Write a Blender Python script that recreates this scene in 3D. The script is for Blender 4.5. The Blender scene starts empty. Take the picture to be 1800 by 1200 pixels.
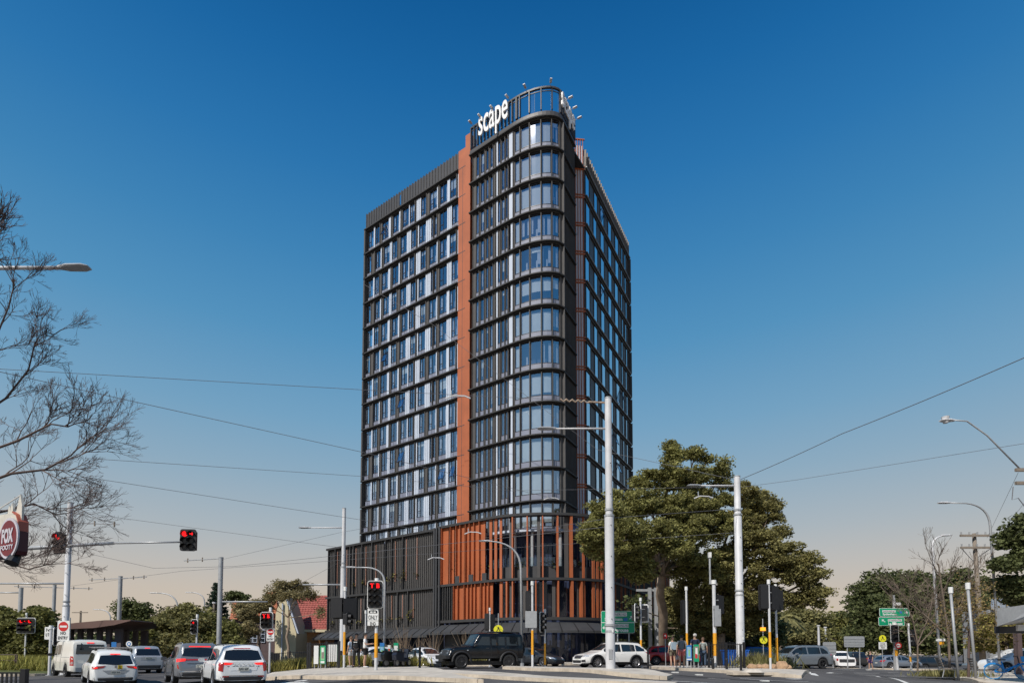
import bpy, bmesh, math, random
import numpy as np
from mathutils import Vector, Matrix
from mathutils.bvhtree import BVHTree
R = math.radians
S = bpy.context.scene
COL = S.collection
EYE = 1.5
TILT = R(3.0)
# ------------------------------------------------------------ camera
cam = bpy.data.cameras.new('camera'); cam_o = bpy.data.objects.new('camera', cam); COL.objects.link(cam_o)
cam_o.location = (0, 0, EYE); cam_o.rotation_euler = (R(90) + TILT, 0, 0)
FP = 1000 * math.cos(TILT)                    # focal length in photo pixels (photo 1800 wide)
PPY = 1150 - 1000 * math.sin(TILT)
cam.sensor_width = 36.0; cam.lens = FP / 1800 * 36.0
cam.shift_y = (PPY - 600) / 1800.0
cam.clip_start = 0.1; cam.clip_end = 5000
S.camera = cam_o
# ------------------------------------------------------------ sky and sun
SUN_AZ = Vector((-0.60, -0.80)); SUN_EL = R(45)
w = bpy.data.worlds.new('World'); S.world = w; w.use_nodes = True
nt = w.node_tree; nt.nodes.clear()
out = nt.nodes.new('ShaderNodeOutputWorld'); bg = nt.nodes.new('ShaderNodeBackground')
sky = nt.nodes.new('ShaderNodeTexSky'); sky.sky_type = 'NISHITA'; sky.sun_disc = False
sky.sun_elevation = SUN_EL; sky.sun_rotation = math.atan2(SUN_AZ.x, SUN_AZ.y)
sky.dust_density = 2.0; sky.ozone_density = 3.0
sc_ = nt.nodes.new('ShaderNodeVectorMath'); sc_.operation = 'SCALE'; sc_.inputs['Scale'].default_value = 0.075
nt.links.new(sky.outputs[0], sc_.inputs[0])
tc = nt.nodes.new('ShaderNodeTexCoord'); sp = nt.nodes.new('ShaderNodeSeparateXYZ')
nt.links.new(tc.outputs['Generated'], sp.inputs[0])
ramp = nt.nodes.new('ShaderNodeValToRGB'); ramp.color_ramp.interpolation = 'LINEAR'
def s2l(c): return tuple((x / 255 / 12.92) if x <= 10 else ((x / 255 + 0.055) / 1.055) ** 2.4 for x in c)
# air above a dusty horizon: beige low down, deep blue high up (position = sine of elevation)
SKYC = [(0.0, (202, 186, 168)), (0.05, (205, 190, 172)), (0.10, (201, 190, 177)), (0.15, (188, 187, 184)), (0.20, (171, 182, 189)), (0.29, (142, 172, 193)),
        (0.37, (117, 163, 195)), (0.48, (84, 147, 191)), (0.57, (62, 132, 184)), (0.65, (42, 117, 176)), (0.72, (26, 103, 165)), (0.80, (6, 84, 146)), (1.0, (0, 64, 120))]
els = ramp.color_ramp.elements
els[0].position = 0; els[0].color = (*s2l(SKYC[0][1]), 1)
els[1].position = 1; els[1].color = (*s2l(SKYC[-1][1]), 1)
for p, c in SKYC[1:-1]:
    e = els.new(p); e.color = (*s2l(c), 1)
nt.links.new(sp.outputs['Z'], ramp.inputs[0])
mx = nt.nodes.new('ShaderNodeMixRGB'); mx.inputs[0].default_value = 0.96
nt.links.new(sc_.outputs[0], mx.inputs[1]); nt.links.new(ramp.outputs[0], mx.inputs[2])
nt.links.new(mx.outputs[0], bg.inputs[0]); bg.inputs[1].default_value = 1.0
nt.links.new(bg.outputs[0], out.inputs[0])
sl = bpy.data.lights.new('sun', 'SUN'); sl.energy = 4.2; sl.angle = R(0.5); sl.color = (1.0, 0.94, 0.86)
so = bpy.data.objects.new('sun', sl); COL.objects.link(so)
sd = Vector((SUN_AZ.x * math.cos(SUN_EL), SUN_AZ.y * math.cos(SUN_EL), math.sin(SUN_EL)))
so.rotation_euler = sd.to_track_quat('Z', 'Y').to_euler(); so.location = (-40, -60, 80)
S.view_settings.view_transform = 'Standard'; S.view_settings.look = 'None'
S.view_settings.exposure = 0; S.view_settings.gamma = 1
S.cycles.max_bounces = 6; S.cycles.diffuse_bounces = 2; S.cycles.glossy_bounces = 3
S.cycles.transparent_max_bounces = 12; S.cycles.caustics_reflective = False; S.cycles.caustics_refractive = False

# ------------------------------------------------------------ photo measurements -> points of the place
def ray(px, py):
    a = (px - 900) / FP; b = (PPY - py) / FP
    Y = math.cos(TILT) - b * math.sin(TILT)
    return a / Y, (math.sin(TILT) + b * math.cos(TILT)) / Y
def pt(px, py, D):
    a, b = ray(px, py); return Vector((a * D, D, EYE + b * D))
def ptH(px, py, H):                       # plan point of something H metres above the eye seen at px, py
    a, b = ray(px, py); D = H / b; return Vector((a * D, D))
def zof(py, D): return EYE + ray(900, py)[1] * D

# ------------------------------------------------------------ terrain
CP = [(415, 21.5, .12), (345, 24.5, .2), (200, 26, .06), (160, 31.5, .33), (250, 35, .36), (405, 33, .36),
      (44, 42, .42), (60, 35, .22), (120, 45, .5), (300, 45, .5), (600, 38, .64), (640, 30, .70), (600, 25, .66), (500, 22, .42),
      (700, 22, .6), (840, 32, .74), (800, 27, .74), (850, 19.5, .56), (1073, 24.5, .8), (1000, 19.5, .58), (1200, 21.5, .58),
      (1020, 36, .69), (1180, 43, .72), (1210, 32, .66), (1300, 33, .70), (1360, 28, .7), (1400, 43, .45),
      (1440, 30, .5), (1575, 57, .06), (1500, 36, .26), (1640, 30, .2), (1400, 22, .42), (1600, 24, .1), (1690, 26.5, .3), (1770, 28, .12),
      (1300, 21, .5), (900, 50, .72), (700, 55, .72), (1100, 60, .7), (400, 60, .55), (200, 70, .45), (1400, 80, .3), (1700, 80, .1),
      (750, 42, .6), (1500, 70, .1), (1760, 45, .1)]
CPW = [((p - 900) / 1000 * d, d, z) for p, d, z in CP]
CPW += [(0, 0, 0), (-8, 6, 0), (8, 6, 0), (-16, 14, 0), (16, 14, 0.05), (0, 12, 0.12), (-30, 10, 0), (30, 10, 0), (0, -20, 0), (60, 40, 0), (-60, 50, .1)]
CPW += [(200 * math.cos(a), 200 * math.sin(a), .2) for a in np.linspace(0, 6.28, 13)[:-1]]
CA = np.array(CPW)
def Gn(X, Y):
    X = np.asarray(X, float); Y = np.asarray(Y, float)
    d2 = (X[..., None] - CA[:, 0]) ** 2 + (Y[..., None] - CA[:, 1]) ** 2
    wt = 1.0 / (d2 + 5.0) ** 2.2
    return (wt * CA[:, 2]).sum(-1) / wt.sum(-1)
def G(x, y): return float(Gn(x, y))
def onG(px, D, dz=0):
    x = (px - 900) / 1000 * D; return Vector((x, D, G(x, D) + dz))

# ------------------------------------------------------------ materials
MATS = {}
def mat(name, col, rough=0.7, metal=0.0, var=0.12, scale=6.0, bump=0.0, emit=0, spec=0.5, coat=0, alpha=1, island=0.0):
    if name in MATS: return MATS[name]
    m = bpy.data.materials.new(name); m.use_nodes = True; MATS[name] = m
    n = m.node_tree.nodes; l = m.node_tree.links; p = n['Principled BSDF']
    p.inputs['Roughness'].default_value = rough; p.inputs['Metallic'].default_value = metal
    p.inputs['Specular IOR Level'].default_value = spec; p.inputs['Coat Weight'].default_value = coat
    p.inputs['Base Color'].default_value = (*col, 1)
    if emit:
        p.inputs['Emission Color'].default_value = (*col, 1); p.inputs['Emission Strength'].default_value = emit; return m
    tcn = n.new('ShaderNodeTexCoord'); nz = n.new('ShaderNodeTexNoise'); nz.inputs['Scale'].default_value = scale
    nz.inputs['Detail'].default_value = 6; nz.inputs['Roughness'].default_value = 0.65
    l.new(tcn.outputs['Object'], nz.inputs['Vector'])
    val = nz.outputs['Fac']
    mr = n.new('ShaderNodeMapRange'); mr.inputs['From Min'].default_value = 0.3; mr.inputs['From Max'].default_value = 0.7
    mr.inputs['To Min'].default_value = 1 - var; mr.inputs['To Max'].default_value = 1 + var
    l.new(val, mr.inputs['Value'])
    fac = mr.outputs[0]
    if island:
        g = n.new('ShaderNodeNewGeometry'); m2 = n.new('ShaderNodeMapRange')
        m2.inputs['To Min'].default_value = 1 - island; m2.inputs['To Max'].default_value = 1 + island
        l.new(g.outputs['Random Per Island'], m2.inputs['Value'])
        mm = n.new('ShaderNodeMath'); mm.operation = 'MULTIPLY'; l.new(fac, mm.inputs[0]); l.new(m2.outputs[0], mm.inputs[1]); fac = mm.outputs[0]
    mu = n.new('ShaderNodeVectorMath'); mu.operation = 'SCALE'; mu.inputs[0].default_value = col
    l.new(fac, mu.inputs['Scale']); l.new(mu.outputs[0], p.inputs['Base Color'])
    if bump:
        b = n.new('ShaderNodeBump'); b.inputs['Strength'].default_value = bump; b.inputs['Distance'].default_value = 0.02
        l.new(val, b.inputs['Height']); l.new(b.outputs[0], p.inputs['Normal'])
    return m
def glassmat(name, tint, refl_col, base=0.12, power=0.6):
    m = bpy.data.materials.new(name); m.use_nodes = True; MATS[name] = m
    n = m.node_tree.nodes; l = m.node_tree.links; n.clear()
    o = n.new('ShaderNodeOutputMaterial'); t = n.new('ShaderNodeBsdfTransparent'); t.inputs[0].default_value = (*tint, 1)
    g = n.new('ShaderNodeBsdfGlossy'); g.inputs['Roughness'].default_value = 0.02; g.inputs[0].default_value = (*refl_col, 1)
    lw = n.new('ShaderNodeLayerWeight'); lw.inputs[0].default_value = .5
    nzt = n.new('ShaderNodeTexNoise'); nzt.inputs['Scale'].default_value = 0.9
    tcn = n.new('ShaderNodeTexCoord'); l.new(tcn.outputs['Object'], nzt.inputs['Vector'])
    bp = n.new('ShaderNodeBump'); bp.inputs['Strength'].default_value = 0.015; bp.inputs['Distance'].default_value = 0.05
    l.new(nzt.outputs[0], bp.inputs['Height']); l.new(bp.outputs[0], g.inputs['Normal'])
    mr = n.new('ShaderNodeMapRange'); mr.inputs['To Min'].default_value = base; mr.inputs['To Max'].default_value = 1
    pw = n.new('ShaderNodeMath'); pw.operation = 'POWER'; pw.inputs[1].default_value = 3.5; l.new(lw.outputs['Facing'], pw.inputs[0]); l.new(pw.outputs[0], mr.inputs['Value'])
    mixs = n.new('ShaderNodeMixShader'); l.new(mr.outputs[0], mixs.inputs[0]); l.new(t.outputs[0], mixs.inputs[1]); l.new(g.outputs[0], mixs.inputs[2])
    l.new(mixs.outputs[0], o.inputs[0]); return m

# ------------------------------------------------------------ mesh builder
def export_parts(mb, name, mats, parent, limit=100):
    """every piece of mb becomes a part of its own; past the limit the smaller ones share one part"""
    def size(p):
        v = [mb.v[i] for i in range(p[0], p[1])]; c = v[0]; d = [max(q[k] for q in v) - min(q[k] for q in v) for k in range(3)]; return -math.hypot(d[0], d[1]) * d[2] / (c[0] ** 2 + c[1] ** 2 + c[2] ** 2)
    P = sorted(mb.pieces, key=size); rest = MB()
    for i, (v0, v1, f0, f1) in enumerate(P):
        t = MB() if i < limit else rest; b = len(t.v); t.v += mb.v[v0:v1]; t.f += [tuple(k - v0 + b for k in f) for f in mb.f[f0:f1]]; t.m += mb.m[f0:f1]
        if i < limit: t.build(name, mats, parent)
    if rest.v: rest.build(name, mats, parent, kind='stuff')
class MB:
    def __init__(s): s.v = []; s.f = []; s.m = []; s.pieces = []
    def add(s, vs, fs, mi=0):
        b = len(s.v); s.pieces.append((b, b + len(vs), len(s.f), len(s.f) + len(fs))); s.v += [tuple(v) for v in vs]; s.f += [tuple(i + b for i in f) for f in fs]; s.m += [mi] * len(fs); return b
    def hexa(s, p, mi=0):     # 8 points: bottom 4 ccw, top 4
        s.add(p, [(3, 2, 1, 0), (4, 5, 6, 7), (0, 1, 5, 4), (1, 2, 6, 5), (2, 3, 7, 6), (3, 0, 4, 7)], mi)
    def box(s, c, d, mi=0, rz=0):
        x, y, z = [k / 2 for k in d]; co, si = math.cos(rz), math.sin(rz)
        P = [(-x, -y, -z), (x, -y, -z), (x, y, -z), (-x, y, -z), (-x, -y, z), (x, -y, z), (x, y, z), (-x, y, z)]
        s.hexa([(c[0] + a * co - b * si, c[1] + a * si + b * co, c[2] + e) for a, b, e in P], mi)
    def bbox(s, x0, x1, y0, y1, z0, z1, mi=0): s.box(((x0 + x1) / 2, (y0 + y1) / 2, (z0 + z1) / 2), (x1 - x0, y1 - y0, z1 - z0), mi)
    def tube(s, pts, r, n=8, mi=0, cap=True):
        pts = [Vector(p) for p in pts]; k = len(pts)
        rs = list(r) if hasattr(r, '__len__') else [r] * k
        V = []; up = None
        for i, p in enumerate(pts):
            t = (pts[min(i + 1, k - 1)] - pts[max(i - 1, 0)]).normalized()
            if up is None:
                a = Vector((0, 0, 1)) if abs(t.z) < 0.9 else Vector((1, 0, 0)); up = (a - t * a.dot(t)).normalized()
            else:
                up = (up - t * up.dot(t)).normalized()
            sd_ = t.cross(up)
            for j in range(n):
                a = 2 * math.pi * j / n; V.append(p + (up * math.cos(a) + sd_ * math.sin(a)) * rs[i])
        F = [(i * n + j, i * n + (j + 1) % n, (i + 1) * n + (j + 1) % n, (i + 1) * n + j) for i in range(k - 1) for j in range(n)]
        if cap: F += [tuple(range(n - 1, -1, -1)), tuple((k - 1) * n + j for j in range(n))]
        s.add(V, F, mi)
    def prism(s, poly, fn, t0, t1, mi=0, mside=None):   # 2D poly, fn(a,b,t)->3D, thickness
        n = len(poly); V = [fn(a, b, t0) for a, b in poly] + [fn(a, b, t1) for a, b in poly]
        s.add(V, [tuple(range(n - 1, -1, -1)), tuple(range(n, 2 * n))], mi)
        s.add(V, [(i, (i + 1) % n, n + (i + 1) % n, n + i) for i in range(n)], mi if mside is None else mside)
    def build(s, name, mats, parent=None, smooth=False, world=True, kind=None, auto=None):
        me = bpy.data.meshes.new(name)
        off = Vector((0, 0, 0))
        if parent is not None and world:
            off = parent.location.copy(); q = parent.parent
            while q is not None: off += q.location; q = q.parent
        me.from_pydata([(v[0] - off.x, v[1] - off.y, v[2] - off.z) for v in s.v], [], s.f)
        mats = mats if isinstance(mats, (list, tuple)) else [mats]
        for m_ in mats: me.materials.append(m_)
        if s.m: me.polygons.foreach_set('material_index', s.m)
        bm = bmesh.new(); bm.from_mesh(me); bmesh.ops.recalc_face_normals(bm, faces=bm.faces); bm.to_mesh(me); bm.free()
        if smooth:
            me.polygons.foreach_set('use_smooth', [True] * len(me.polygons))
            if auto is not None: me.set_sharp_from_angle(angle=R(auto))
        me.update()
        o = bpy.data.objects.new(name, me); COL.objects.link(o)
        if parent is not None: o.parent = parent
        if kind: o['kind'] = kind
        return o
def thing(name, label, cat, loc=(0, 0, 0), rz=0, group=None):
    o = bpy.data.objects.new(name, None); COL.objects.link(o); o.location = loc; o.rotation_euler = (0, 0, rz)
    o.empty_display_size = 0.3
    o['label'] = label; o['category'] = cat
    if group: o['group'] = group
    return o
def tag(o, label, cat, group=None):
    o['label'] = label; o['category'] = cat
    if group: o['group'] = group
    return o
def rrect(w_, h, r, n=4, cx=0, cy=0):
    P = []
    for qx, qy, a0 in ((1, 1, 0), (-1, 1, 90), (-1, -1, 180), (1, -1, 270)):
        for i in range(n + 1):
            a = R(a0 + 90 * i / n); P.append((cx + qx * (w_ / 2 - r) + r * math.cos(a), cy + qy * (h / 2 - r) + r * math.sin(a)))
    return P
_fontcache = {}
def text_mesh(txt, bold=0.0, extr=0.01, bevel=0.0, spacing=1.0):
    c = bpy.data.curves.new('txt', 'FONT'); c.body = txt; c.size = 1; c.extrude = extr; c.offset = bold; c.bevel_depth = bevel
    c.space_character = spacing; c.resolution_u = 4
    o = bpy.data.objects.new('txt', c); COL.objects.link(o)
    dg = bpy.context.evaluated_depsgraph_get(); dg.update()
    me = bpy.data.meshes.new_from_object(o.evaluated_get(dg))
    bpy.data.objects.remove(o); bpy.data.curves.remove(c)
    V = np.array([v.co[:] for v in me.vertices]); F = [tuple(p.vertices) for p in me.polygons]; bpy.data.meshes.remove(me)
    return V, F
def add_text(mb, txt, fn, x0, x1, y0, y1, mi=0, bold=0.02, extr=0.5, depth=0.01, spacing=1.0):
    """fit text into box x0..x1,y0..y1 of the plane fn(a,b,t)"""
    V, F = text_mesh(txt, bold, extr, 0, spacing)
    a, b = V.min(0), V.max(0); d = np.maximum(b - a, 1e-6)
    pts = [fn(x0 + (v[0] - a[0]) / d[0] * (x1 - x0), y0 + (v[1] - a[1]) / d[1] * (y1 - y0), (v[2] - a[2]) / d[2] * depth) for v in V]
    mb.add(pts, F, mi)
def plane_fn(o, ax, up, nrm):
    o, ax, up, nrm = Vector(o), Vector(ax), Vector(up), Vector(nrm)
    return lambda a, b, t: o + ax * a + up * b + nrm * t
def signfn(x, y, z, yaw=0):              # plane facing the camera (-Y) turned by yaw
    co, si = math.cos(yaw), math.sin(yaw)
    return plane_fn((x, y, z), (co, si, 0), (0, 0, 1), (si, -co, 0))
M = dict(
    charcoal=mat('charcoal_metal', (.072, .069, .068), .72, .0, .12, 1.5),
    charcoal2=mat('dark_panel', (.052, .052, .055), .5, 0, .12, 1.2),
    ledge=mat('ledge_metal', (.036, .036, .037), .75, 0, .1, 1.0),
    black=mat('black_paint', (.012, .012, .014), .45, 0, .1),
    orange=mat('terracotta_panel', (.385, .106, .038), .6, 0, .14, .55, island=.07),
    white=mat('white_panel', (.52, .58, .68), .45, 0, .05, 1),
    spandrel=mat('pale_spandrel', (.20, .22, .29), .55, 0, .08, 1.2),
    frame=mat('window_frame', (.03, .032, .04), .4),
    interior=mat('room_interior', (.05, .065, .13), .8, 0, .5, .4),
    curtain=mat('curtain', (.55, .58, .60), .9, 0, .12, .5),
    curtainb=mat('blind', (.72, .75, .68), .85, 0, .08, .5),
    pole=mat('white_pole_paint', (.60, .60, .61), .5, 0, .14, 1.6),
    galv=mat('galvanised_steel', (.42, .43, .44), .45, .3, .12, 4),
    yellow=mat('yellow_band', (.80, .36, .02), .5, 0, .08, 5),
    concrete=mat('concrete', (.54, .49, .42), .9, 0, .26, 1.1, .3),
    kerb=mat('kerb_concrete', (.55, .47, .37), .9, 0, .25, 2.2, .3),
    signwhite=mat('sign_white', (.74, .74, .72), .5, 0, .06),
    signback=mat('sign_back', (.36, .37, .38), .5, .2, .1),
    signgreen=mat('sign_green', (.0, .30, .14), .5, 0, .05),
    signred=mat('sign_red', (.55, .02, .02), .5, 0, .05),
    signyellow=mat('sign_yellow', (.78, .74, .03), .5, 0, .05),
    signblue=mat('sign_blue', (.02, .16, .45), .5),
    redlit=mat('lit_red', (1.0, .012, .015), emit=1.5),
    amberlit=mat('lit_amber', (1.0, .35, .02), emit=1.2),
    lensoff=mat('unlit_lens', (.015, .012, .012), .25),
    bark=mat('bark', (.17, .13, .10), .9, 0, .3, 3, .5),
    barkdark=mat('twig_bark', (.105, .072, .062), .9, 0, .3, 3),
    timber=mat('weathered_timber', (.24, .20, .16), .9, 0, .25, 3, .3),
    wire=mat('wire', (.16, .16, .17), .5),
)
M['glass'] = glassmat('window_glass', (.88, .93, 1.0), (.80, .86, 1.0), .42, .5)
M['glassblue'] = glassmat('reflective_glass', (.5, .6, .8), (.95, .97, 1.0), .85, .5)
M['glassdark'] = glassmat('dark_glass', (.62, .67, .72), (.75, .8, .85), .05, .32)
M['glassclear'] = glassmat('clear_glass', (.86, .92, .95), (.8, .9, 1.0), .05, .45)
# ============================================================ ground
def polygrid():
    ys = np.concatenate([np.arange(-20, 10, 2.5), np.arange(10, 15, 1.0), np.arange(15, 62, .5), np.arange(62, 120, 3.0), np.geomspace(120, 2500, 22)])
    xs = np.concatenate([-np.geomspace(2500, 62, 22), np.arange(-60, -40, 2.0), np.arange(-40, 50, .6), np.arange(50, 70, 2.0), np.geomspace(72, 2500, 22)])
    X, Y = np.meshgrid(xs, ys); Z = Gn(X, Y)
    n = len(xs); V = np.stack([X.ravel(), Y.ravel(), Z.ravel()], 1)
    F = [(i * n + j, i * n + j + 1, (i + 1) * n + j + 1, (i + 1) * n + j) for i in range(len(ys) - 1) for j in range(n - 1)]
    return V, F
def ground_mat(name, c1, c2, s1, s2, bump=.3, spots=True):
    m = bpy.data.materials.new(name); m.use_nodes = True; n = m.node_tree.nodes; l = m.node_tree.links; p = n['Principled BSDF']
    p.inputs['Roughness'].default_value = .9; p.inputs['Specular IOR Level'].default_value = .2
    t = n.new('ShaderNodeTexCoord'); a = n.new('ShaderNodeTexNoise'); a.inputs['Scale'].default_value = s1; a.inputs['Detail'].default_value = 8
    b = n.new('ShaderNodeTexNoise'); b.inputs['Scale'].default_value = s2; b.inputs['Detail'].default_value = 3
    l.new(t.outputs['Object'], a.inputs[0]); l.new(t.outputs['Object'], b.inputs[0])
    r = n.new('ShaderNodeValToRGB'); r.color_ramp.elements[0].position = .35; r.color_ramp.elements[1].position = .68
    r.color_ramp.elements[0].color = (*c1, 1); r.color_ramp.elements[1].color = (*c2, 1)
    l.new(a.outputs[0], r.inputs[0])
    mr = n.new('ShaderNodeMapRange'); mr.inputs['From Min'].default_value = .3; mr.inputs['From Max'].default_value = .7; mr.inputs['To Min'].default_value = .75; mr.inputs['To Max'].default_value = 1.25
    l.new(b.outputs[0], mr.inputs[0]); mu = n.new('ShaderNodeVectorMath'); mu.operation = 'SCALE'
    l.new(r.outputs[0], mu.inputs[0]); l.new(mr.outputs[0], mu.inputs['Scale']); l.new(mu.outputs[0], p.inputs['Base Color'])
    bp = n.new('ShaderNodeBump'); bp.inputs['Strength'].default_value = bump; bp.inputs['Distance'].default_value = .02
    l.new(b.outputs[0], bp.inputs['Height']); l.new(bp.outputs[0], p.inputs['Normal']); MATS[name] = m; return m
M['asphalt'] = ground_mat('asphalt', (.075, .073, .076), (.125, .12, .118), .5, 30, .4)
V, F = polygrid(); mb = MB(); mb.add(V, F); mb.build('road', M['asphalt'], smooth=True, kind='structure')

# ============================================================ tower
class Path:
    def __init__(s, pts):
        s.p = [Vector(q[:2]) for q in pts]; s.c = [0.0]
        for a, b in zip(s.p, s.p[1:]): s.c.append(s.c[-1] + (b - a).length)
        s.L = s.c[-1]
        s.n = []
        for i in range(len(s.p)):
            t = (s.p[min(i + 1, len(s.p) - 1)] - s.p[max(i - 1, 0)]).normalized(); s.n.append(Vector((t.y, -t.x)))
    def at(s, u, off=0):
        u_ = max(0, min(s.L, u)); i = 0
        while i < len(s.c) - 2 and s.c[i + 1] < u_: i += 1
        f = (u_ - s.c[i]) / (s.c[i + 1] - s.c[i]); q = s.p[i].lerp(s.p[i + 1], f); nn = s.n[i].lerp(s.n[i + 1], f).normalized()
        if u < 0 or u > s.L:
            t = (s.p[1] - s.p[0]).normalized() if u < 0 else (s.p[-1] - s.p[-2]).normalized(); q = q + t * (u - u_)
        return q + nn * off
    def u(s, px, py=650, off=0):                # where the line of sight of a measured column meets the path
        r = ray(px, py)[0]; best = None
        N = 400; prev = None
        for k in range(-40, N + 41):
            uu = s.L * k / N; q = s.at(uu, off); g = q.x - r * q.y
            if prev is not None and prev[1] * g <= 0 and prev[1] != g:
                return prev[0] + (uu - prev[0]) * prev[1] / (prev[1] - g)
            prev = (uu, g)
        return 0 if abs(s.at(0).x - r * s.at(0).y) < abs(s.at(s.L).x - r * s.at(s.L).y) else s.L
def fbox(mb, P, u0, u1, o0, o1, z0, z1, mi=0, step=.35):
    curved = len(P.p) > 2
    n = max(1, int((u1 - u0) / step)) if curved else 1
    us = [u0 + (u1 - u0) * i / n for i in range(n + 1)]
    A = [P.at(u, o0) for u in us]; B = [P.at(u, o1) for u in us]; V = []
    for a, b in zip(A, B): V += [(b.x, b.y, z0), (a.x, a.y, z0), (a.x, a.y, z1), (b.x, b.y, z1)]
    F = []
    for i in range(n):
        for j in range(4): F.append((i * 4 + j, i * 4 + (j + 1) % 4, i * 4 + 4 + (j + 1) % 4, i * 4 + 4 + j))
    F += [(3, 2, 1, 0), (n * 4, n * 4 + 1, n * 4 + 2, n * 4 + 3)]
    mb.add(V, F, mi)
def fquad(mb, P, u0, u1, o, z0, z1, mi=0, step=.35):
    n = max(1, int((u1 - u0) / step)) if len(P.p) > 2 else 1
    V = []; F = []
    for i in range(n + 1):
        q = P.at(u0 + (u1 - u0) * i / n, o); V += [(q.x, q.y, z0), (q.x, q.y, z1)]
    for i in range(n): F.append((2 * i, 2 * i + 2, 2 * i + 3, 2 * i + 1))
    mb.add(V, F, mi)
H0 = 13.85 + EYE; FH = 3.0
ZL = [H0 + FH * k for k in range(13)]                       # ledge levels of the tower
A_ = Vector((-17.15, 64.4)); B_ = Vector((-5.45, 56.1)); d1 = (B_ - A_).normalized(); n1 = Vector((d1.y, -d1.x))
PA = Path([A_, B_])
W0 = Vector((-4.03, 54.4)); E_ = Vector((6.02, 53.4)); F_ = Vector((7.45, 55.7)); G_ = Vector((14.65, 69.0)); d2 = (G_ - F_).normalized()
K_ = Vector((3.83, 48.83)); Lt = W0 + d1 * 5.0; Rt = E_ - d2 * 2.9
def conic(a, k, b, wt, n):
    r = []
    for i in range(n + 1):
        t = i / n; c = ((1 - t) ** 2, 2 * wt * t * (1 - t), t * t); s_ = sum(c); r.append((a * c[0] + k * c[1] + b * c[2]) / s_)
    return r
PW = Path([W0] + conic(Lt, K_, Rt, .62, 28) + [E_])          # corner wing
PG = Path([F_, G_])
PO = Path([B_, B_ + d1 * 1.25])                              # orange blade wall
root = thing('apartment_tower', 'tall charcoal and glass tower with rounded corner and terracotta stripe on a louvred podium', 'building', (0, 55, .7))
zr = ZL[12]
# --- core walls (behind the rooms)
mb = MB()
ins = 1.0
core = [PA.at(0, -ins) + d1 * .3, PA.at(PA.L, -ins), PW.at(.6, -ins)] + [PW.at(PW.L * k / 24, -ins) for k in range(3, 25)] + [PG.at(0, -ins), PG.at(PG.L, -ins), PG.at(PG.L, -ins) + Vector((-11.5, 8.3)), ]
zb = 9.0
mb.prism([tuple(q) for q in core], lambda a, b, t: (a, b, t), zb, zr)
mb.build('wall', M['interior'], root)
mb = MB()
# left end wall (faces west) and right end wall
for P0, dd, s_ in ((A_, d1, -1), (G_, d2, 1)):
    back = Vector((-d1.y, d1.x)) * -1 if s_ < 0 else Vector((-.87, .48))
    q0 = P0; q1 = P0 + (Vector((-.1, 1.0)) * 3 if s_ < 0 else Vector((-9, 6)))
    mb = MB(); mb.add([(q0.x, q0.y, zb), (q1.x, q1.y, zb), (q1.x, q1.y, zr), (q0.x, q0.y, zr)], [(0, 1, 2, 3)]); mb.build('end_wall', M['charcoal'], root)
mb = MB(); mb.prism([tuple(A_), tuple(B_ + d1 * 1.2), tuple(W0 + Vector((.3, .8)))] + [tuple(PW.at(PW.L * k / 24, -.05)) for k in range(1, 25)] + [tuple(F_), tuple(G_), tuple(G_ + Vector((-11.5, 8.3)))], lambda a, b, t: (a, b, t), zr - .2, zr - .02)
mb.build('roof', M['ledge'], root)

# --- ledges, one per floor
for k in range(13):
    mb = MB(); z = ZL[k]
    fbox(mb, PA, -.12, PA.L, .05, .30, z - .12, z, 0); fbox(mb, PA, -.12, PA.L, -1.0, .05, z - .26, z, 0); mb.build('floor_ledge', M['ledge'], root)
    mb = MB(); fbox(mb, PW, -.15, PW.L, .05, .30, z - .11, z, 0); fbox(mb, PW, -.15, PW.L, -1.0, .05, z - .2, z, 0); mb.build('floor_ledge', M['ledge'], root)
    mb = MB(); fbox(mb, PG, 0, PG.L + .15, -1.0, .06, z - .34, z, 0); fbox(mb, PG, 0, PG.L + .15, .06, .16, z - .14, z, 0); fbox(mb, PG, 0, PG.L + .15, .16, .24, z - .05, z, 1); mb.build('floor_ledge', [M['ledge'], M['galv']], root)

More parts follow.
